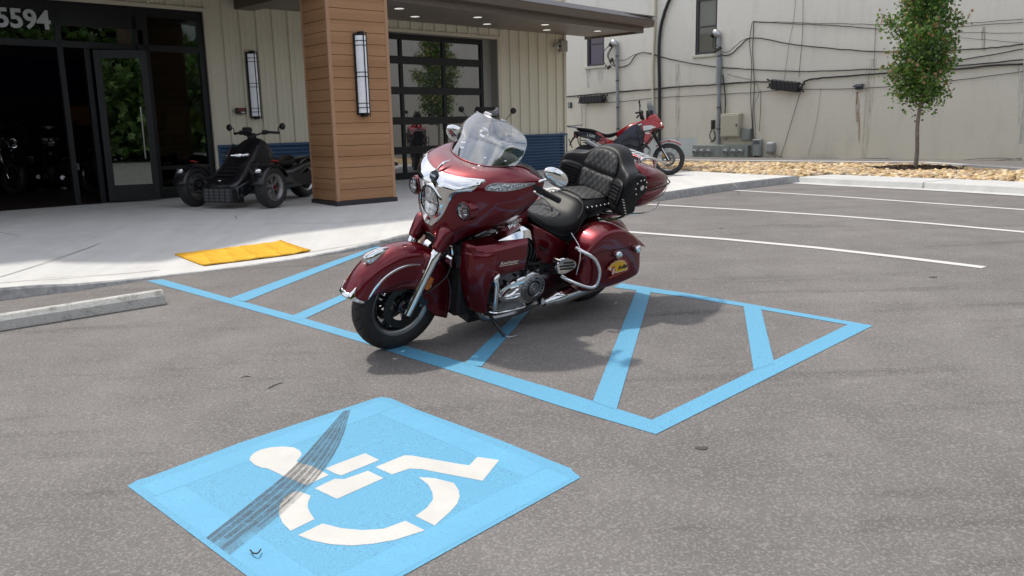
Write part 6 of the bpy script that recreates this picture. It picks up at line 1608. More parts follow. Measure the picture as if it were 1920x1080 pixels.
    ol = [tuple(p) for p in crom([np.array(p) for p in ol], 3, True)]
    fp_ = pillow_y(ol, [(s_*.365, .97), (s_*.37, 1.0), (s_*.385, 1.0), (s_*.392, .95)], 'passenger_footboard', chrome, bike)
    mb = MB()
    for z, x0, x1 in ((.552, .535, .645), (.530, .522, .66), (.508, .53, .65)): mb.obox(((x0+x1)/2, s_*.394, z), ((x1-x0)/2, 0, .006), (0, .0035, 0), (0, 0, .0055))
    mb.build('rubber_strip', M('grip_rubber', (.018, .018, .018), .6), fp_)
    mb = MB(); mb.tube([(.60, s_*.18, .42), (.60, s_*.30, .45), (.60, s_*.37, .50)], .016); mb.cyl((.655, s_*.33, .56), (.655, s_*.40, .57), .018); mb.build('board_bracket', satin, fp_)
# rear fender
mb = MB(); P = []
for i in range(31):
    th = rad(-10+190*i/30); R_ = .40; P.append([arcpt(0, .32, th, r, y) for y, r in ((.125, R_-.16), (.125, R_-.05), (.10, R_-.018), (.05, R_-.003), (0, R_), (-.05, R_-.003), (-.10, R_-.018), (-.125, R_-.05), (-.125, R_-.16))])
mb.grid(P); mb.build('rear_fender', maroon, bike, mods=[SOL(.005)])

# ---------------- trunk
def trk(x, hw, z0, z1, zs, upper):
    n = 22; P = []
    for k in range(n+1):
        a_ = (math.pi*k/n) if upper else (math.pi+math.pi*k/n); c_ = math.cos(a_); sn_ = math.sin(a_)
        y = hw*math.copysign(abs(c_)**.42, c_); zz = zs+((z1-zs) if upper else (zs-z0))*math.copysign(abs(sn_)**.62, sn_); P.append((x, y, zz))
    return P
ts = [(-.125, .285, .80, 1.09), (-.145, .312, .785, 1.115), (-.19, .320, .778, 1.118), (-.28, .315, .785, 1.10), (-.38, .292, .815, 1.068), (-.46, .262, .865, 1.03), (-.52, .225, .905, 1.0), (-.555, .18, .93, .975)]
for upper, nm in ((False, 'trunk_body'), (True, 'trunk_lid')):
    mb = MB(); mb.rings([trk(x, hw, z0, z1, (.955 if x > -.4 else .955)+(.002 if upper else -.002), upper) for x, hw, z0, z1 in ts])
    tb = mb.build(nm, maroon, bike, ang=60, mods=[SUB(1)])
mb = MB(); mb.rings([ring_e(x+.004, hw-.012, z0+.012, z1-.012, .5) for x, hw, z0, z1 in ts]); mb.build('trunk_core', maroon, tb, mods=[SUB(1)])
mb = MB(); mb.tube([(-.13, .315, .952), (-.2, .328, .952), (-.36, .305, .952), (-.46, .268, .952), (-.53, .225, .952), (-.56, .12, .952), (-.565, 0, .952), (-.56, -.12, .952), (-.53, -.225, .952), (-.36, -.305, .952), (-.13, -.315, .952)], .0045, 6, 4); mb.build('lid_seam', M('gap_black', (.006, .003, .004), .8), tb)
mb = MB()
for s_ in (1, -1): mb.tube([(-.10, s_*.318, .865), (-.26, s_*.322, .870), (-.38, s_*.300, .89), (-.46, s_*.266, .92)], [.002, .004, .004, .002], 6, 4)
mb.build('body_crease', maroon, tb)
mb = MB()
for s_ in (1, -1): mb.tube([(-.03, s_*.30, .785), (-.20, s_*.315, .775), (-.33, s_*.30, .785), (-.40, s_*.27, .815)], .006, 8, 4)
mb.build('lower_trim', chrome, tb)
mb = MB(); mb.box(-.565, -.54, -.14, .14, .925, .965); mb.build('tail_light', redl, tb, mods=[BEV(.006, 2)])
# rack
mb = MB()
for s_ in (1, -1): mb.tube([(-.22, s_*.18, 1.105), (-.24, s_*.175, 1.140), (-.36, s_*.16, 1.122), (-.56, s_*.12, 1.060), (-.645, s_*.05, 1.035), (-.66, 0, 1.030)], .0095, 10, 5)
for y in (-.10, -.035, .035, .10): mb.tube([(-.25, y, 1.140), (-.38, y, 1.120), (-.61, y*.7, 1.048)], .0075, 8, 4)
mb.tube([(-.25, -.17, 1.138), (-.25, 0, 1.142), (-.25, .17, 1.138)], .0075, 8, 4)
for x, z in ((-.22, 1.10), (-.42, 1.06)):
    for s_ in (1, -1): mb.cyl((x, s_*.15, z-.02), (x, s_*.15, z+.045), .010, n=10)
mb.build('luggage_rack', chrome, bike)
# backrest: bent pillow in the yz plane
top = [(-.345, .93), (-.352, 1.00), (-.345, 1.055), (-.315, 1.088), (-.26, 1.098), (-.20, 1.112), (-.15, 1.150), (-.09, 1.186), (0, 1.198)]
bot = [(-.335, .86), (-.305, .80), (-.24, .785), (-.12, .785), (0, .785)]
half = [(y, z) for y, z in top]
ol = [(y, z) for y, z in top]+[(-y, z) for y, z in top[-2::-1]]+[(-y, z) for y, z in bot]+[(y, z) for y, z in bot[-2::-1]]
ol = [tuple(p) for p in crom([np.array(p) for p in ol], 2, True)]
def bend(y, z, d): return (-.040+1.10*y*y+d-.24*(z-.90), y, z)
mb = MB(); cc_ = (0, .98); Rg = []
for d, k in ((-.108, .08), (-.107, .4), (-.106, .7), (-.105, .93), (-.10, .98), (-.07, 1.0), (-.02, 1.0), (.010, .975), (.028, .93), (.036, .86), (.038, .68), (.040, .46), (.042, .24), (.043, .06)):
    Rg.append([bend(cc_[0]+(y-cc_[0])*k, cc_[1]+(z-cc_[1])*k, d) for y, z in ol])
mb.rings(Rg, True)
br_ = mb.build('backrest', lea, bike, ang=70, mods=[SUB(1)])
def bpad(name, poly, mat, dd=.056, rise=.014, pip=True, quilt=False):
    fo = [tuple(p) for p in crom([np.array(p) for p in poly], 4, True)]; c_ = np.mean(np.array(fo), 0); mb = MB()
    mb.rings([[bend(c_[0]+(y-c_[0])*k, c_[1]+(z-c_[1])*k, dd+h) for y, z in fo] for k, h in ((1.0, -.016), (.985, .001), (.90, rise*.8), (.6, rise), (.25, rise*1.05))]); o = mb.build(name, mat, br_, ang=70)
    if pip:
        mb = MB(); mb.tube([bend(y, z, dd-.003) for y, z in fo], .0034, 6, 1, True); mb.build('piping', thread, o)
bpad('quilted_pad', [(.0, 1.172), (.08, 1.158), (.128, 1.12), (.148, 1.07), (.145, 1.03), (0, 1.022), (-.145, 1.03), (-.148, 1.07), (-.128, 1.12), (-.08, 1.158)], leaqb)
bpad('quilted_pad', [(.145, 1.005), (.155, .96), (.15, .895), (.12, .872), (-.12, .872), (-.15, .895), (-.155, .96), (-.145, 1.005), (0, .998)], leaqb)
for s_ in (1, -1):
    bpad('ribbed_pad', [(s_*.175, 1.01), (s_*.30, 1.02), (s_*.315, .96), (s_*.30, .875), (s_*.185, .865), (s_*.17, .94)], lea, .046, .010)
    mb = MB()
    for k in range(5): z = .985-.024*k; mb.tube([bend(s_*(.18+.122*t/4), z+.004*t, .060) for t in range(5)], .006, 6, 2)
    mb.build('pad_rib', lea, br_)
    # side wrap with studs
    so = [(.075, .90), (.06, 1.0), (.03, 1.062), (-.05, 1.082), (-.125, 1.062), (-.150, 1.0), (-.150, .945), (-.085, .905), (-.055, .84), (-.045, .80), (.07, .795), (.10, .83)]
    so = [tuple(p) for p in crom([np.array(p) for p in so], 3, True)]
    sw_ = pillow_y(so, [(s_*.27, 1.0), (s_*.325, 1.0), (s_*.338, .97), (s_*.344, .90), (s_*.345, .75)], 'side_wrap', lea, br_, ang=70)
    mb = MB()
    for x, z in ((-.02, .985), (-.03, 1.022), (-.062, 1.04), (-.095, 1.042), (-.125, 1.022), (-.128, .985), (-.035, .945)): mb.ball((x, s_*.346, z), .0065, 10, 6)
    mb.build('wrap_stud', chrome, sw_)
    mb = MB(); mb.lathe([(s_*.342, .020), (s_*.350, .019), (s_*.353, .012), (s_*.352, 0)], (-.085, 0, .988), n=20); mb.build('concho', chrome, sw_)
    mb = MB()
    for k in range(7): x = .055-.010*k; z = .93-.021*k; mb.obox((x+.035, s_*.343, z-.01), (.012, 0, .004), (0, .003, 0), (0, 0, .003))
    mb.build('lacing', chrome, sw_)
mb = MB(); mb.tube([(.10, .15, .76), (.0, .20, .755), (-.08, .24, .76)], .014, 8, 4); mb.tube([(.16, .20, .74), (.05, .26, .74), (-.10, .27, .772)], .010, 8, 4); mb.box(-.2, .1, -.12, .12, .73, .78); mb.build('trunk_bracket', chrome, bike)
mb = MB(); mb.tube([(-.35, -.27, .80), (-.37, -.29, 1.3), (-.40, -.30, 1.75)], [.004, .003, .0015], 6, 3)
antenna_skip = True
# ================================================================ other vehicles
def flat_frame(x, y, z, psi, lean=0.0):
    h = np.array([math.cos(psi), math.sin(psi), 0]); l = np.array([-math.sin(psi), math.cos(psi), 0]); zz = np.array([0, 0, 1.])
    z2 = zz*math.cos(lean)+l*math.sin(lean); y2 = np.cross(z2, h)
    return Matrix(((h[0], y2[0], z2[0], x), (h[1], y2[1], z2[1], y), (h[2], y2[2], z2[2], z), (0, 0, 0, 1)))
def pil(outline, y0, y1, name, mat, parent, edge=.012, k=4, mods=None):
    fo = [tuple(p) for p in crom([np.array(p) for p in outline], k, True)] if k > 1 else outline
    c_ = np.mean(np.array(fo), 0); mb = MB(); s_ = max(max(abs(x-c_[0]) for x, z in fo), .02); q = 1-edge/s_
    mb.rings([[(c_[0]+(x-c_[0])*kk, y, c_[1]+(z-c_[1])*kk) for x, z in fo] for y, kk in ((y0, q), (y0+(y1-y0)*.12, 1), (y0+(y1-y0)*.88, 1), (y1, q))])
    return mb.build(name, mat, parent, ang=45, mods=mods)
# ---------------- three wheeler
F0 = np.array([-3.91, 11.86]); fd = np.array([-.363, -.932]); R0 = F0-fd*1.70
tri = empty('three_wheeler', label='black three wheeled roadster with wide front tyres parked before the blue corrugated base', cat='three wheeler')
tri.matrix_world = flat_frame(R0[0], R0[1], .6, math.atan2(fd[1], fd[0]))
tb_ = M('tri_black', (.006, .006, .009), .32, coat=.35); tm_ = M('tri_matt', (.014, .014, .017), .55, var=.2, vscale=9); tgr = M('tri_mesh_grey', (.085, .085, .09), .5)
lipg = M('wheel_grey', (.26, .26, .265), .35, .8)
for s_ in (1, -1):
    Tm = (lambda s_: (lambda p: (p[0], p[1]+s_*.66, p[2])))(s_)
    wf = wheel(tri, 1.70, .285, .17, .185, Tm, spokes=6, disc=.11, wname='front_wheel', rimmat=lipg, lipmat=lipg, discs=(-s_,), hub=.06)
    mb = MB(Tm); mb.cyl((1.70, s_*.045, .285), (1.70, s_*.08, .285), .03, n=16); mb.build('hub_cap', M('hub_red', (.10, .008, .012), .3), wf)
    mb = MB(); P = []
    for i in range(19):
        th = rad(8+150*i/18); r_ = .325; hw = .115
        P.append([(1.70+r*math.cos(th), s_*.66+y, .285+r*math.sin(th)) for y, r in ((-hw, r_-.03), (-hw*.8, r_-.005), (0, r_+.005), (hw*.8, r_-.005), (hw, r_-.03))])
    mb.grid(P); wfnd = mb.build('front_fender', tb_, tri, mods=[SOL(.012), SUB(1)])
    mb = MB(); mb.ball((1.70+.26, s_*.66-s_*.0, .285+.235), (.035, .055, .04), 14, 10); mb.build('marker_light', reflm, wfnd)
    mb = MB(); mb.obox((1.62, s_*.70, .285+.352), (.05, 0, .01), (0, .03, 0), (0, 0, .010)); mb.build('red_strip', M('tri_red', (.30, .015, .012), .3, coat=.5), wfnd, mods=[BEV(.004, 2)])
    mb = MB()
    for x, z0, z1 in ((1.58, .20, .22), (1.80, .20, .22), (1.66, .40, .40)): mb.tube([(x-.10, s_*.20, z0), (x, s_*.58, z1)], .016, 8, 1)
    mb.tube([(1.60, s_*.22, .55), (1.68, s_*.52, .25)], .028, 10, 1); mb.build('suspension_arm', tm_, tri)
    mb = MB(); mb.rings([[(1.52, s_*y, z) for y, z in ((.22, .30), (.30, .28), (.40, .30), (.36, .42), (.22, .48))], [(1.80, s_*y, z) for y, z in ((.20, .22), (.28, .16), (.34, .18), (.30, .34), (.20, .40))], [(1.93, s_*y, z) for y, z in ((.18, .14), (.26, .10), (.29, .12), (.27, .28), (.18, .34))]]); mb.build('side_pod', tb_, tri, mods=[BEV(.015, 2)])
# body: lofted sections from nose to seat
def tsec(x, hw, zb, zt, p=.75):
    return ring_e(x, hw, zb, zt, p, 28)
mb = MB(); mb.rings([tsec(1.97, .22, .24, .33), tsec(1.90, .28, .20, .40), tsec(1.78, .29, .16, .49), tsec(1.62, .28, .16, .635), tsec(1.48, .27, .20, .77), tsec(1.32, .25, .24, .90), tsec(1.15, .20, .26, .985), tsec(.98, .18, .26, .92), tsec(.85, .16, .26, .78)])
body = mb.build('body', tb_, tri, mods=[SUB(1)])
mb = MB(); mb.rings([[(x, y, z) for y, z in ((-w_, z0), (w_, z0), (w_*.93, z1), (-w_*.93, z1))] for x, w_, z0, z1 in ((1.80, .29, .07, .30), (2.02, .25, .09, .29))]); gb = mb.build('grille', tm_, tri, mods=[BEV(.02, 2)])
mb = MB()
for i in range(4):
    for j in range(5):
        y = -.225+.09*j+.045*0; z = .105+.045*i; mb.box(2.018, 2.026, y+.01, y+.080, z+.004, z+.038)
mb.build('mesh_insert', tgr, gb, smooth=False)['kind'] = 'stuff'
mb = MB()
for k, (x, z) in enumerate(((1.84, .455), (1.77, .50), (1.70, .555))):
    mb.box(x-.02, x+.02, -.15, .15, z-.006, z+.006)
mb.build('hood_slats', tm_, body, mods=[BEV(.004, 2)])
mb = MB(); mb.ball((1.93, -.02, .385), (.01, .03, .014)); mb.build('badge', chrome, body)
for s_ in (1, -1):
    mb = MB(); mb.rings([[(1.60+.13, s_*.02, .735), (1.60+.14, s_*.02, .72), (1.60+.13, s_*.02, .705)], [(1.66, s_*.12, .765), (1.69, s_*.12, .72), (1.68, s_*.12, .675)], [(1.58, s_*.20, .775), (1.62, s_*.21, .72), (1.60, s_*.20, .665)], [(1.53, s_*.235, .76), (1.56, s_*.24, .72), (1.55, s_*.235, .69)]]); mb.build('headlight', reflm, body, mods=[SUB(1)])
    mb = MB(); mb.rings([[(1.55, s_*.22, .62), (1.45, s_*.24, .78), (1.30, s_*.24, .88)], [(1.52, s_*.26, .62), (1.42, s_*.27, .77), (1.28, s_*.26, .87)], [(1.30, s_*.25, .50), (1.20, s_*.24, .60), (1.10, s_*.23, .75)]], closed=False); mb.build('cowl_panel', tm_, body, mods=[SOL(.015), BEV(.006, 2)])
mb = MB(); mb.rings([tsec(.98, .12, .52, .74), tsec(.80, .17, .50, .64), tsec(.60, .18, .50, .62), tsec(.42, .17, .50, .66), tsec(.34, .13, .52, .70)]); mb.build('seat', lea, tri, mods=[SUB(1)])
mb = MB(); mb.rings([tsec(.90, .20, .20, .50), tsec(.50, .20, .20, .50), tsec(.15, .14, .40, .58), tsec(-.25, .10, .50, .60)]); mb.build('tail_body', tb_, tri, mods=[SUB(1)])
rwt = wheel(tri, 0, .30, .20, .19, None, spokes=6, disc=.11, wname='rear_wheel', rimmat=tm_, lipmat=satin, discs=(1,))
mb = MB(); P = []
for i in range(19):
    th = rad(0+160*i/18); r_ = .345
    P.append([(r*math.cos(th), y, .30+r*math.sin(th)) for y, r in ((-.13, r_-.04), (-.10, r_-.005), (0, r_+.004), (.10, r_-.005), (.13, r_-.04))])
mb.grid(P); mb.build('rear_fender', tb_, tri, mods=[SOL(.01), SUB(1)])
for s_ in (1, -1): pil([(.95, .40), (.55, .42), (.05, .36), (-.02, .30), (.10, .24), (.60, .20), (.95, .24)], s_*.15, s_*.25, 'side_cover', tb_, tri)
mb = MB(); mb.tube([(1.18, -.36, 1.02), (1.24, -.22, 1.03), (1.30, -.08, .99), (1.30, .08, .99), (1.24, .22, 1.03), (1.18, .36, 1.02)], .013, 10, 4); hbr = mb.build('handlebar', tm_, tri); hbr.location = (-.10, 0, 0)
for s_ in (1, -1):
    mb = MB(); mb.cyl((1.22, s_*.22, 1.03), (1.16, s_*.40, 1.015), .019); mb.build('grip', M('grip_rubber', (.018, .018, .018), .6), hbr)
    mb = MB(); mb.box(1.20, 1.27, s_*.20-.03, s_*.20+.03, .995, 1.06); mb.build('switch_box', tm_, hbr, mods=[BEV(.008, 2)])
    mb = MB(); mb.tube([(1.17, s_*.39, 1.02), (1.18, s_*.395, 1.09), (1.18, s_*.43, 1.10)], .007, 6, 3); ms2 = mb.build('mirror_stem', tm_, hbr)
    mb = MB(); mb.ball((1.18, s_*.47, 1.105), (.018, .052, .050), 18, 12); mb.build('mirror', tb_, ms2)
mb = MB(); mb.obox((1.24, -.03, 1.055), (.02, 0, .02), (0, .075, 0), (-.02, 0, .036)); mb.build('display', tm_, tri, mods=[BEV(.012, 2)])
mb = MB(); mb.box(1.14, 1.22, -.06, .06, .93, 1.02); mb.build('steering_cover', tm_, tri, mods=[BEV(.02, 2)])
mb = MB()
for s_ in (1, -1): mb.box(.78, .98, s_*.24-.0 if s_ > 0 else -.38, .38 if s_ > 0 else -.24, .26, .285)
mb.build('footpeg', tm_, tri)
# ---------------- red adventure motorcycle
adv = empty('adventure_motorcycle', label='red, black and white adventure motorcycle with spoked wheels parked by the rock bed', cat='motorcycle')
fp = np.array(at(1253, 328.5, .6)[:2]); hd = np.array([.985, -.17]); rp = fp-hd*1.65
adv.matrix_world = flat_frame(rp[0], rp[1], .6, math.atan2(hd[1], hd[0]), rad(6))
redp = M('red_gloss', (.36, .008, .014), .25, coat=.8); whp = M('white_gloss', (.62, .62, .60), .3, coat=.5); dnv = M('navy_black', (.012, .015, .028), .4, coat=.3)
def spokewheel(parent, cx, R, w_, rr, nm):
    c = (cx, 0, R); mb = MB(); mb.lathe([(-w_*.35, rr), (-w_*.3, rr-.012), (0, rr-.006), (w_*.3, rr-.012), (w_*.35, rr), (0, rr+.004), (-w_*.35, rr)], c, n=56)
    mb.lathe([(-.05, .02), (-.05, .05), (.05, .05), (.05, .02)], c, n=20)
    for k in range(24):
        a_ = 2*math.pi*k/24; b_ = a_+.35*(1 if k % 2 else -1); mb.cyl((cx+.045*math.cos(a_), (.04 if k % 2 else -.04), R+.045*math.sin(a_)), (cx+rr*.97*math.cos(b_), 0, R+rr*.97*math.sin(b_)), .0028, n=5)
    o = mb.build(nm, blackp, parent)
    mb = MB(); mb.lathe([(-w_*.36, rr-.002), (-w_*.5, rr+.03), (-w_*.45, R-.02), (-w_*.2, R-.003), (0, R), (w_*.2, R-.003), (w_*.45, R-.02), (w_*.5, rr+.03), (w_*.36, rr-.002)], c, n=64)
    for k in range(48):
        a_ = 2*math.pi*k/48; u = Vector((math.cos(a_), 0, math.sin(a_))); v = Vector((-math.sin(a_), 0, math.cos(a_)))
        for y in (-w_*.27, w_*.27): mb.obox(Vector(c)+u*(R-.002)+Vector((0, y+(.01 if k % 2 else -.01), 0)), u*.007, v*.010, Vector((0, w_*.15, 0)))
    mb.build('tyre', tyre_m, o, ang=50)
    for s_ in (1, -1):
        mb = MB(); mb.lathe([(s_*.06, .09), (s_*.06, .135), (s_*.066, .135), (s_*.066, .09), (s_*.06, .09)], c, n=36)
        for k in range(5): a_ = 1.257*k; mb.cyl((cx+.04*math.cos(a_), s_*.055, R+.04*math.sin(a_)), (cx+.10*math.cos(a_+.3), s_*.063, R+.10*math.sin(a_+.3)), .008, n=6)
        mb.build('brake_disc', M('disc_steel', (.17, .165, .16), .35, .9), o)
    return o
spokewheel(adv, 1.65, .315, .09, .235, 'front_wheel'); spokewheel(adv, 0, .315, .14, .225, 'rear_wheel')
for s_ in (1, -1):
    mb = MB(); mb.cyl((1.655, s_*.10, .30), (1.50, s_*.10, .56), .026, n=14); mb.cyl((1.50, s_*.10, .56), (1.30, s_*.10, .92), .030, n=14); fk_ = mb.build('fork_leg', blackm, adv)
    mb = MB(); mb.cyl((1.66, s_*.128, .29), (1.52, s_*.128, .53), .010, n=8); mb.build('fork_guard', chrome, fk_)
    mb = MB(); mb.box(1.53, 1.59, s_*.085-.02, s_*.085+.02, .36, .46); mb.build('brake_caliper', M('caliper_gold', (.42, .25, .04), .35, .8), fk_, mods=[BEV(.008, 2)])
mb = MB(); P = []
for i in range(13):
    th = rad(48+88*i/12); r_ = .372+.012*math.cos(th); hw = .05+.012*math.sin(math.pi*i/12); P.append([(1.65+r*math.cos(th), y, .315+r*math.sin(th)) for y, r in ((-hw, r_-.02), (-hw*.6, r_), (0, r_+.006), (hw*.6, r_), (hw, r_-.02))])
mb.grid(P); ff = mb.build('front_fender', redp, adv, mods=[SOL(.006), SUB(1)])
mb = MB(); mb.rings([[(1.62, -.05, .70), (1.62, .05, .70), (1.62, .05, .715), (1.62, -.05, .715)], [(1.80, -.035, .655), (1.80, .035, .655), (1.80, .035, .675), (1.80, -.035, .675)], [(1.86, -.01, .635), (1.86, .01, .635), (1.86, .01, .645), (1.86, -.01, .645)]]); mb.build('fender_stripe', whp, ff, mods=[BEV(.004, 2)])
mb = MB(); mb.box(.55, 1.16, -.13, .13, .30, .62); mb.rings([ring_e(.95, .10, .50, .80), ring_e(1.15, .12, .45, .80)]); e_o = mb.build('engine', gunm, adv, mods=[BEV(.03, 3)])
for s_ in (1, -1):
    mb = MB(); mb.lathe([(s_*.13, .10), (s_*.165, .098), (s_*.175, .08), (s_*.175, 0)], (.72, 0, .46), n=28); mb.build('clutch_cover', satin, e_o)
    mb = MB(); mb.lathe([(s_*.13, .06), (s_*.155, .058), (s_*.16, .04), (s_*.16, 0)], (.95, 0, .50), n=24); mb.build('side_case', gunm, e_o)
mb = MB(); mb.tube([(1.15, .0, .62), (1.28, -.05, .50), (1.15, -.10, .30), (.7, -.12, .26), (.3, -.16, .40)], .022); mb.build('exhaust_pipe', satin, e_o)
mb = MB(); mb.cyl((.36, -.18, .50), (.02, -.20, .70), .055, .060, n=18); mb.build('muffler', satin, adv)
mb = MB(); mb.rings([ring_e(.60, .09, .78, .84), ring_e(.68, .13, .74, .92), ring_e(.82, .18, .72, 1.00), ring_e(.95, .20, .72, 1.06), ring_e(1.08, .19, .74, 1.06), ring_e(1.20, .15, .80, 1.02)]); tk = mb.build('fuel_tank', redp, adv, mods=[SUB(1)])
for s_ in (1, -1):
    pil([(.56, .66), (.70, .80), (.86, .93), (1.00, 1.00), (1.12, .98), (1.18, .84), (1.16, .68), (1.04, .56), (.86, .60), (.72, .58)], s_*.17, s_*.215, 'side_panel', dnv, adv)
    pil([(1.00, 1.00), (1.16, 1.08), (1.34, 1.06), (1.50, .97), (1.42, .90), (1.34, .86), (1.30, .80), (1.30, .68), (1.22, .62), (1.16, .68), (1.18, .80), (1.10, .90)], s_*.16, s_*.235, 'shroud', redp, adv, .006, 2)
    pil([(1.14, .96), (1.30, .97), (1.40, .93), (1.30, .90), (1.36, .87), (1.24, .84), (1.30, .80), (1.20, .80), (1.16, .86)], s_*.236, s_*.242, 'white_graphic', whp, adv, .004, 1)
    pil([(1.02, 1.00), (1.10, 1.02), (1.14, .99), (1.10, .93), (1.14, .88), (1.06, .80), (1.00, .88), (1.03, .92)], s_*.236, s_*.241, 'dark_graphic', dnv, adv, .004, 1)
    pil([(1.04, .99), (1.11, 1.01), (1.13, .985), (1.06, .965)], s_*.242, s_*.246, 'white_graphic', whp, adv, .003, 1)
    pil([(-.16, .88), (.10, .86), (.28, .80), (.34, .74), (.28, .68), (.10, .74), (-.10, .80)], s_*.10, s_*.15, 'tail_panel', dnv, adv)
    pil([(.20, .86), (.30, .84), (.42, .74), (.60, .68), (.62, .63), (.30, .64), (.26, .70), (.32, .76)], s_*.11, s_*.165, 'tail_panel', redp, adv)
    vs, fs = text_data('1100', .085, .002, .3, .001)
    if s_ < 0:
        mb = MB(lambda p: (.10+p[0]*1.0, -.153-p[2], .80+p[1]-.22*p[0])); mb.add(vs, fs); mb.build('tail_lettering', whp, adv, smooth=False)
    mb = MB(); mb.tube([(1.02, s_*.22, .46), (1.22, s_*.27, .62), (1.44, s_*.24, .90), (1.52, s_*.10, .93)], .013, 8, 4); mb.tube([(1.02, s_*.22, .46), (1.10, s_*.27, .58), (1.06, s_*.26, .80), (1.44, s_*.24, .90)], .013, 8, 4); mb.build('crash_bar', blackm, adv)
    mb = MB(); mb.tube([(.40, s_*.20, .62), (.02, s_*.25, .55), (-.12, s_*.26, .64), (-.10, s_*.25, .84), (.30, s_*.20, .78)], .010, 8, 3, True); mb.tube([(-.08, s_*.25, .70), (.35, s_*.20, .70)], .009, 6, 1); mb.build('pannier_rail', blackm, adv)
mb = MB(); mb.rings([ring_e(.66, .10, .84, .89), ring_e(.52, .13, .76, .84), ring_e(.40, .14, .76, .83), ring_e(.30, .14, .79, .87), ring_e(.18, .13, .84, .93), ring_e(0, .12, .88, .965), ring_e(-.20, .09, .92, .975)]); mb.build('seat', lea, adv, mods=[SUB(1)])
mb = MB(); mb.tube([(-.10, -.11, .96), (-.32, -.09, 1.0), (-.38, 0, 1.01), (-.32, .09, 1.0), (-.10, .11, .96)], .011, 8, 4); mb.tube([(-.32, -.08, 1.005), (-.05, -.09, 1.02)], .009, 6, 1); mb.tube([(-.22, -.1, 1.0), (-.22, .1, 1.0)], .010, 6, 1); mb.build('rear_rack', satin, adv)
mb = MB(); mb.box(-.24, .0, -.07, .07, .80, .90); mb.tube([(-.16, 0, .84), (-.26, 0, .76), (-.33, 0, .62)], [.02, .02, .01], 8, 3); tl2 = mb.build('tail_bracket', blackm, adv, mods=[BEV(.01, 2)])
mb = MB(); mb.obox((-.31, 0, .66), (.004, 0, .002), (0, .09, 0), (-.035, 0, .09)); mb.build('number_plate', blackm, tl2)
mb = MB(); mb.ball((-.20, -.12, .80), (.02, .02, .025)); mb.ball((-.20, .12, .80), (.02, .02, .025)); mb.build('turn_signal', redl, tl2)
mb = MB(); mb.rings([ring_e(1.16, .10, .98, 1.08), ring_e(1.26, .15, .95, 1.20), ring_e(1.36, .14, .94, 1.24), ring_e(1.45, .10, .93, 1.15), ring_e(1.52, .05, .92, 1.02), ring_e(1.56, .02, .92, .96)]); cw = mb.build('front_cowl', redp, adv, mods=[SUB(1)])
mb = MB(); mb.ball((1.50, .05, 1.0), (.03, .045, .035)); mb.ball((1.50, -.05, 1.0), (.03, .045, .035)); mb.build('headlight', reflm, cw)
mb = MB(); mb.grid([[(1.46-abs(y)*1.2, y, 1.06) for y in (-.10, -.05, 0, .05, .10)], [(1.415-abs(y)*1.3, y, 1.22) for y in (-.12, -.06, 0, .06, .12)], [(1.35-abs(y)*1.2, y, 1.36) for y in (-.11, -.05, 0, .05, .11)], [(1.28-abs(y)*.8, y, 1.48) for y in (-.06, -.03, 0, .03, .06)]]); mb.build('windscreen', M('smoke_screen', (.10, .10, .10), .1, trans=.0, coat=1), adv, mods=[SOL(.004)])
mb = MB(); mb.box(1.20, 1.34, -.11, .11, 1.10, 1.28); mb.build('dashboard', blackm, adv, mods=[BEV(.02, 2)])
mb = MB(); mb.tube([(1.02, -.40, 1.20), (1.06, -.22, 1.22), (1.10, -.06, 1.16), (1.10, .06, 1.16), (1.06, .22, 1.22), (1.02, .40, 1.20)], .012, 8, 4); mb.cyl((1.22, 0, .96), (1.12, 0, 1.16), .03); hb3 = mb.build('handlebar', blackm, adv)
for s_ in (1, -1):
    mb = MB(); mb.cyl((1.04, s_*.26, 1.215), (1.01, s_*.42, 1.195), .018); mb.build('grip', M('grip_rubber', (.018, .018, .018), .6), hb3)
    mb = MB(); mb.ball((1.11, s_*.36, 1.20), (.045, .10, .055), 14, 10); mb.build('hand_guard', blackm, hb3)
    mb = MB(); mb.tube([(1.06, s_*.22, 1.22), (1.08, s_*.26, 1.33), (1.07, s_*.28, 1.38)], .006, 6, 3); m3 = mb.build('mirror_stem', blackm, hb3)
    mb = MB(); mb.ball((1.07, s_*.30, 1.42), (.018, .055, .045), 14, 10); mb.build('mirror', blackm, m3)
mb = MB(); mb.cyl((.60, -.10, .62), (.10, -.12, .34), .028); mb.cyl((.60, .10, .62), (.10, .12, .34), .028); mb.tube([(1.20, 0, .95), (1.1, .12, .7), (.62, .13, .62), (.2, .1, .8)], .024); mb.tube([(1.2, 0, .95), (1.1, -.12, .7), (.62, -.13, .62), (.2, -.1, .8)], .024); mb.build('frame', blackm, adv)
mb = MB(); mb.tube([(.58, .14, .40), (.56, .24, .20), (.54, .34, .02)], .012, 8, 2); mb.build('side_stand', blackm, adv)

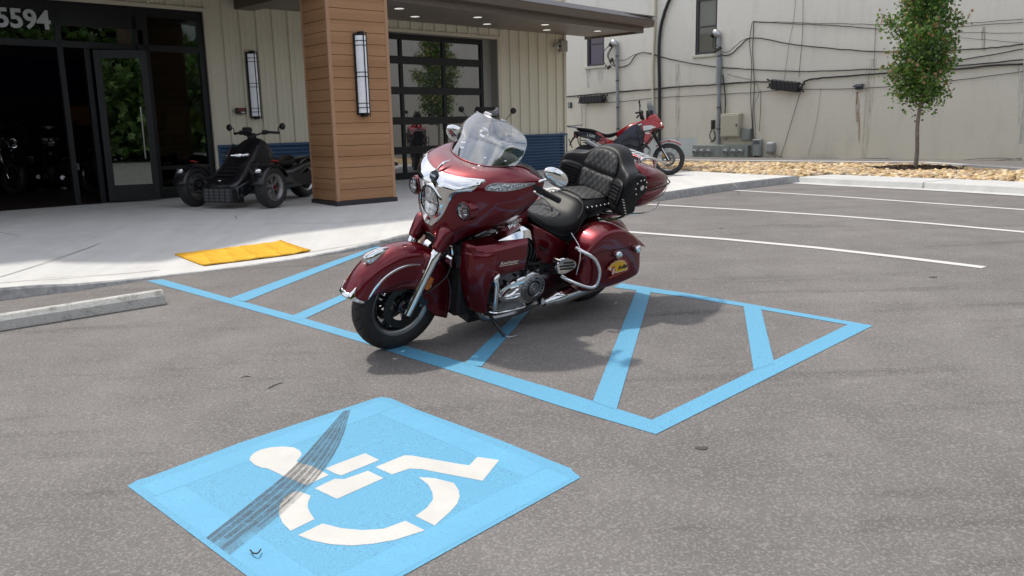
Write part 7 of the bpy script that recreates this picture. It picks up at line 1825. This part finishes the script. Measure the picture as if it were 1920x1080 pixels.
# ---------------- black cruisers, one model copied
def make_cruiser():
    r = empty('cruiser_motorcycle')
    wheel(r, 1.62, .315, .13, .21, None, spokes=5, disc=.14, wname='front_wheel', lipmat=satin); wheel(r, 0, .315, .16, .20, None, spokes=5, disc=.13, wname='rear_wheel', lipmat=satin, discs=(1,))
    for nm, cx, a0, a1, hw in (('front_fender', 1.62, 20, 170, .085), ('rear_fender', 0, 10, 190, .12)):
        mb = MB(); P = []
        for i in range(21):
            th = rad(a0+(a1-a0)*i/20); r_ = .365; P.append([(cx+q*math.cos(th), y, .315+q*math.sin(th)) for y, q in ((-hw, r_-.06), (-hw*.85, r_-.015), (0, r_), (hw*.85, r_-.015), (hw, r_-.06))])
        mb.grid(P); mb.build(nm, blackp, r, mods=[SOL(.006), SUB(1)])
    for s_ in (1, -1):
        mb = MB(); mb.cyl((1.64, s_*.11, .29), (1.36, s_*.11, .86), .027, n=14); mb.build('fork_leg', chrome, r)
        pil([(.36, .42), (.38, .62), (.25, .70), (-.15, .68), (-.32, .58), (-.34, .40), (-.10, .34), (.25, .34)], s_*.20, s_*.42, 'saddlebag', blackp, r)
        mb = MB(); mb.cyl((.9, s_*.22, .20), (-.45, s_*.30, .25), .045, n=16); mb.build('muffler', chrome, r)
        mb = MB(); mb.tube([(1.1, s_*.14, .30), (1.16, s_*.30, .32), (1.14, s_*.36, .45), (1.12, s_*.25, .62)], .016, 8, 4); mb.build('engine_guard', chrome, r)
    mb = MB(); mb.box(.55, 1.10, -.15, .15, .16, .48); eg = mb.build('engine', gunm, r, mods=[BEV(.03, 2)])
    for d_, x in ((.35, .95), (-.35, .75)):
        mb = MB()
        for k in range(8): mb.obox((x+d_*(.03*k), 0, .50+.030*k), (.075, 0, 0), (0, .085, 0), (0, 0, .008))
        mb.build('cylinder', satin, eg)
    mb = MB(); mb.lathe([(.15, .09), (.19, .088), (.20, .06), (.20, 0)], (.80, 0, .36), n=24); mb.build('round_cover', chrome, eg)
    mb = MB(); mb.rings([ring_e(1.24, .05, .82, .90), ring_e(1.12, .14, .76, .96), ring_e(.92, .17, .74, .95), ring_e(.72, .13, .74, .86), ring_e(.64, .06, .76, .80)]); mb.build('fuel_tank', blackp, r, mods=[SUB(1)])
    mb = MB(); mb.rings([ring_e(.74, .09, .74, .82), ring_e(.60, .17, .66, .76), ring_e(.42, .18, .66, .76), ring_e(.30, .16, .70, .84), ring_e(.05, .14, .72, .84), ring_e(-.12, .09, .74, .80)]); mb.build('seat', lea, r, mods=[SUB(1)])
    mb = MB(); mb.rings([ring_e(1.60, .10, .86, 1.0), ring_e(1.56, .26, .80, 1.08), ring_e(1.44, .36, .78, 1.16), ring_e(1.28, .39, .80, 1.20), ring_e(1.18, .38, .84, 1.18)]); fr_ = mb.build('fairing', blackp, r, mods=[SUB(1)])
    mb = MB(); mb.lathe([(0, .10), (.05, .095), (.06, .085), (.03, .07), (.0, 0)], (1.58, 0, .93), (1, 0, 0), 28); mb.build('headlight', chrome, fr_)
    mb = MB(); mb.grid([[(1.36-abs(y)*.3, y, 1.18) for y in (-.25, -.12, 0, .12, .25)], [(1.22-abs(y)*.3, y, 1.38) for y in (-.2, -.1, 0, .1, .2)]]); mb.build('windshield', M('dark_screen', (.02, .02, .022), .1, coat=1), fr_, mods=[SOL(.004)])
    mb = MB(); mb.tube([(1.0, -.44, 1.06), (1.10, -.30, 1.16), (1.22, -.1, 1.10), (1.22, .1, 1.10), (1.10, .30, 1.16), (1.0, .44, 1.06)], .013, 8, 4); hh = mb.build('handlebar', chrome, r)
    for s_ in (1, -1):
        mb = MB(); mb.tube([(1.08, s_*.33, 1.15), (1.08, s_*.40, 1.24), (1.08, s_*.46, 1.30)], .007, 6, 3); q = mb.build('mirror_stem', blackm, hh)
        mb = MB(); mb.ball((1.08, s_*.47, 1.33), (.02, .055, .055), 14, 10); mb.build('mirror', blackm, q)
    mb = MB(); mb.box(-.40, -.385, -.09, .09, .44, .55); pl_ = mb.build('number_plate', M('plate_white', (.48, .50, .53), .5), r, mods=[BEV(.002, 1)])
    vs, fs = text_data('EA 6', .085, .002, 0, .0005); mb = MB(lambda p: (-.4015-p[2], -p[0], .498+p[1])); mb.add(vs, fs); mb.build('plate_lettering', M('plate_ink', (.02, .03, .08), .5), pl_, smooth=False)
    mb = MB(); mb.lathe([(0, .032), (-.03, .03), (-.035, 0)], (-.375, 0, .60), (1, 0, 0), 16); mb.build('tail_light', redl, r)
    mb = MB(); mb.tube([(1.3, 0, .85), (1.1, .1, .5), (.6, .1, .2), (.1, .1, .35)], .022); mb.tube([(1.3, 0, .85), (1.1, -.1, .5), (.6, -.1, .2), (.1, -.1, .35)], .022); mb.build('frame', blackm, r)
    return r
cz = make_cruiser(); grp = 'black cruisers around the shop'
def put(o, px, py, z, psi, lean, label, tocentre=.8):
    x, y, _ = at(px, py, z); o.matrix_world = flat_frame(x-tocentre*math.cos(psi), y-tocentre*math.sin(psi), z, psi, lean); tag(o, label, 'motorcycle', grp)
put(cz, 150, 366, .602, rad(72), rad(5), tocentre=-.4, label='black motorcycle seen from behind inside the doorway with a white plate')
for px, py, psi, tcn_, lab in ((28, 366, rad(-28), 1.62, 'black motorcycle at the left edge inside the shop, wheel towards the door'), (258, 352, rad(55), .8, 'black motorcycle behind the open glass door'), (345, 340, rad(-100), .8, 'black motorcycle facing out behind the right shop window'), (322, 362, rad(62), -.4, 'black motorcycle with a white plate low behind the three wheeler'), (95, 350, rad(-60), .8, 'black motorcycle farther back between the two in the doorway')):
    put(copy_tree(cz), px, py, .602, psi, rad(5), lab, tcn_)
bb = copy_tree(cz); xb, yb = FW(3.3, 2.2, 0)[:2]
bb.matrix_world = flat_frame(xb-.2-.507+1.08*.087, yb-.954+1.08*.996, .6, rad(-95), rad(3)); tag(bb, 'black motorcycle mostly hidden behind the maroon windshield by the garage door', 'motorcycle', grp)
# ---- small hardware made of several pieces: one object per piece
def split_pieces(names):
    for o in [q for q in bpy.data.objects if q.type == 'MESH' and q.name.split('.')[0] in names]:
        me = o.data; n = len(me.vertices); par = list(range(n))
        def fnd(a):
            while par[a] != a: par[a] = par[par[a]]; a = par[a]
            return a
        for p in me.polygons:
            vs_ = p.vertices
            for k in range(1, len(vs_)): par[fnd(vs_[k])] = fnd(vs_[0])
        grp_ = {}
        for i in range(n): grp_.setdefault(fnd(i), []).append(i)
        if len(grp_) < 2: continue
        first = True; mats = [m for m in me.materials]; co = [tuple(v.co) for v in me.vertices]; polys = [(tuple(p.vertices), p.use_smooth) for p in me.polygons]
        for key, idx in grp_.items():
            mp2 = {v: i for i, v in enumerate(idx)}
            fs = [([mp2[v] for v in vs_], s_) for vs_, s_ in polys if vs_[0] in mp2]
            m2 = bpy.data.meshes.new(me.name.split('.')[0]); m2.from_pydata([co[v] for v in idx], [], [f for f, s_ in fs])
            m2.polygons.foreach_set('use_smooth', [s_ for f, s_ in fs])
            if any(s_ for f, s_ in fs): m2.set_sharp_from_angle(angle=rad(40))
            for m in mats: m2.materials.append(m)
            if first: o.data = m2; first = False
            else:
                c = o.copy(); c.data = m2; C.objects.link(c); c.parent = o.parent
split_pieces({'cover_bolt', 'fender_bolt', 'shield_bolt', 'clamp', 'seam', 'signal_bezel', 'trim_flute', 'vent_slots', 'trim_screw', 'caliper_bolt', 'rubber_strip', 'seat_stud', 'wrap_stud', 'footpeg', 'hood_slats', 'pad_rib', 'turn_signal', 'horn', 'corner_trim', 'pushrod_tube', 'body_crease', 'lower_trim', 'hoses', 'rib', 'drip_loop', 'drop_conduit', 'mirror_glass', 'lacing', 'brake_hose'})
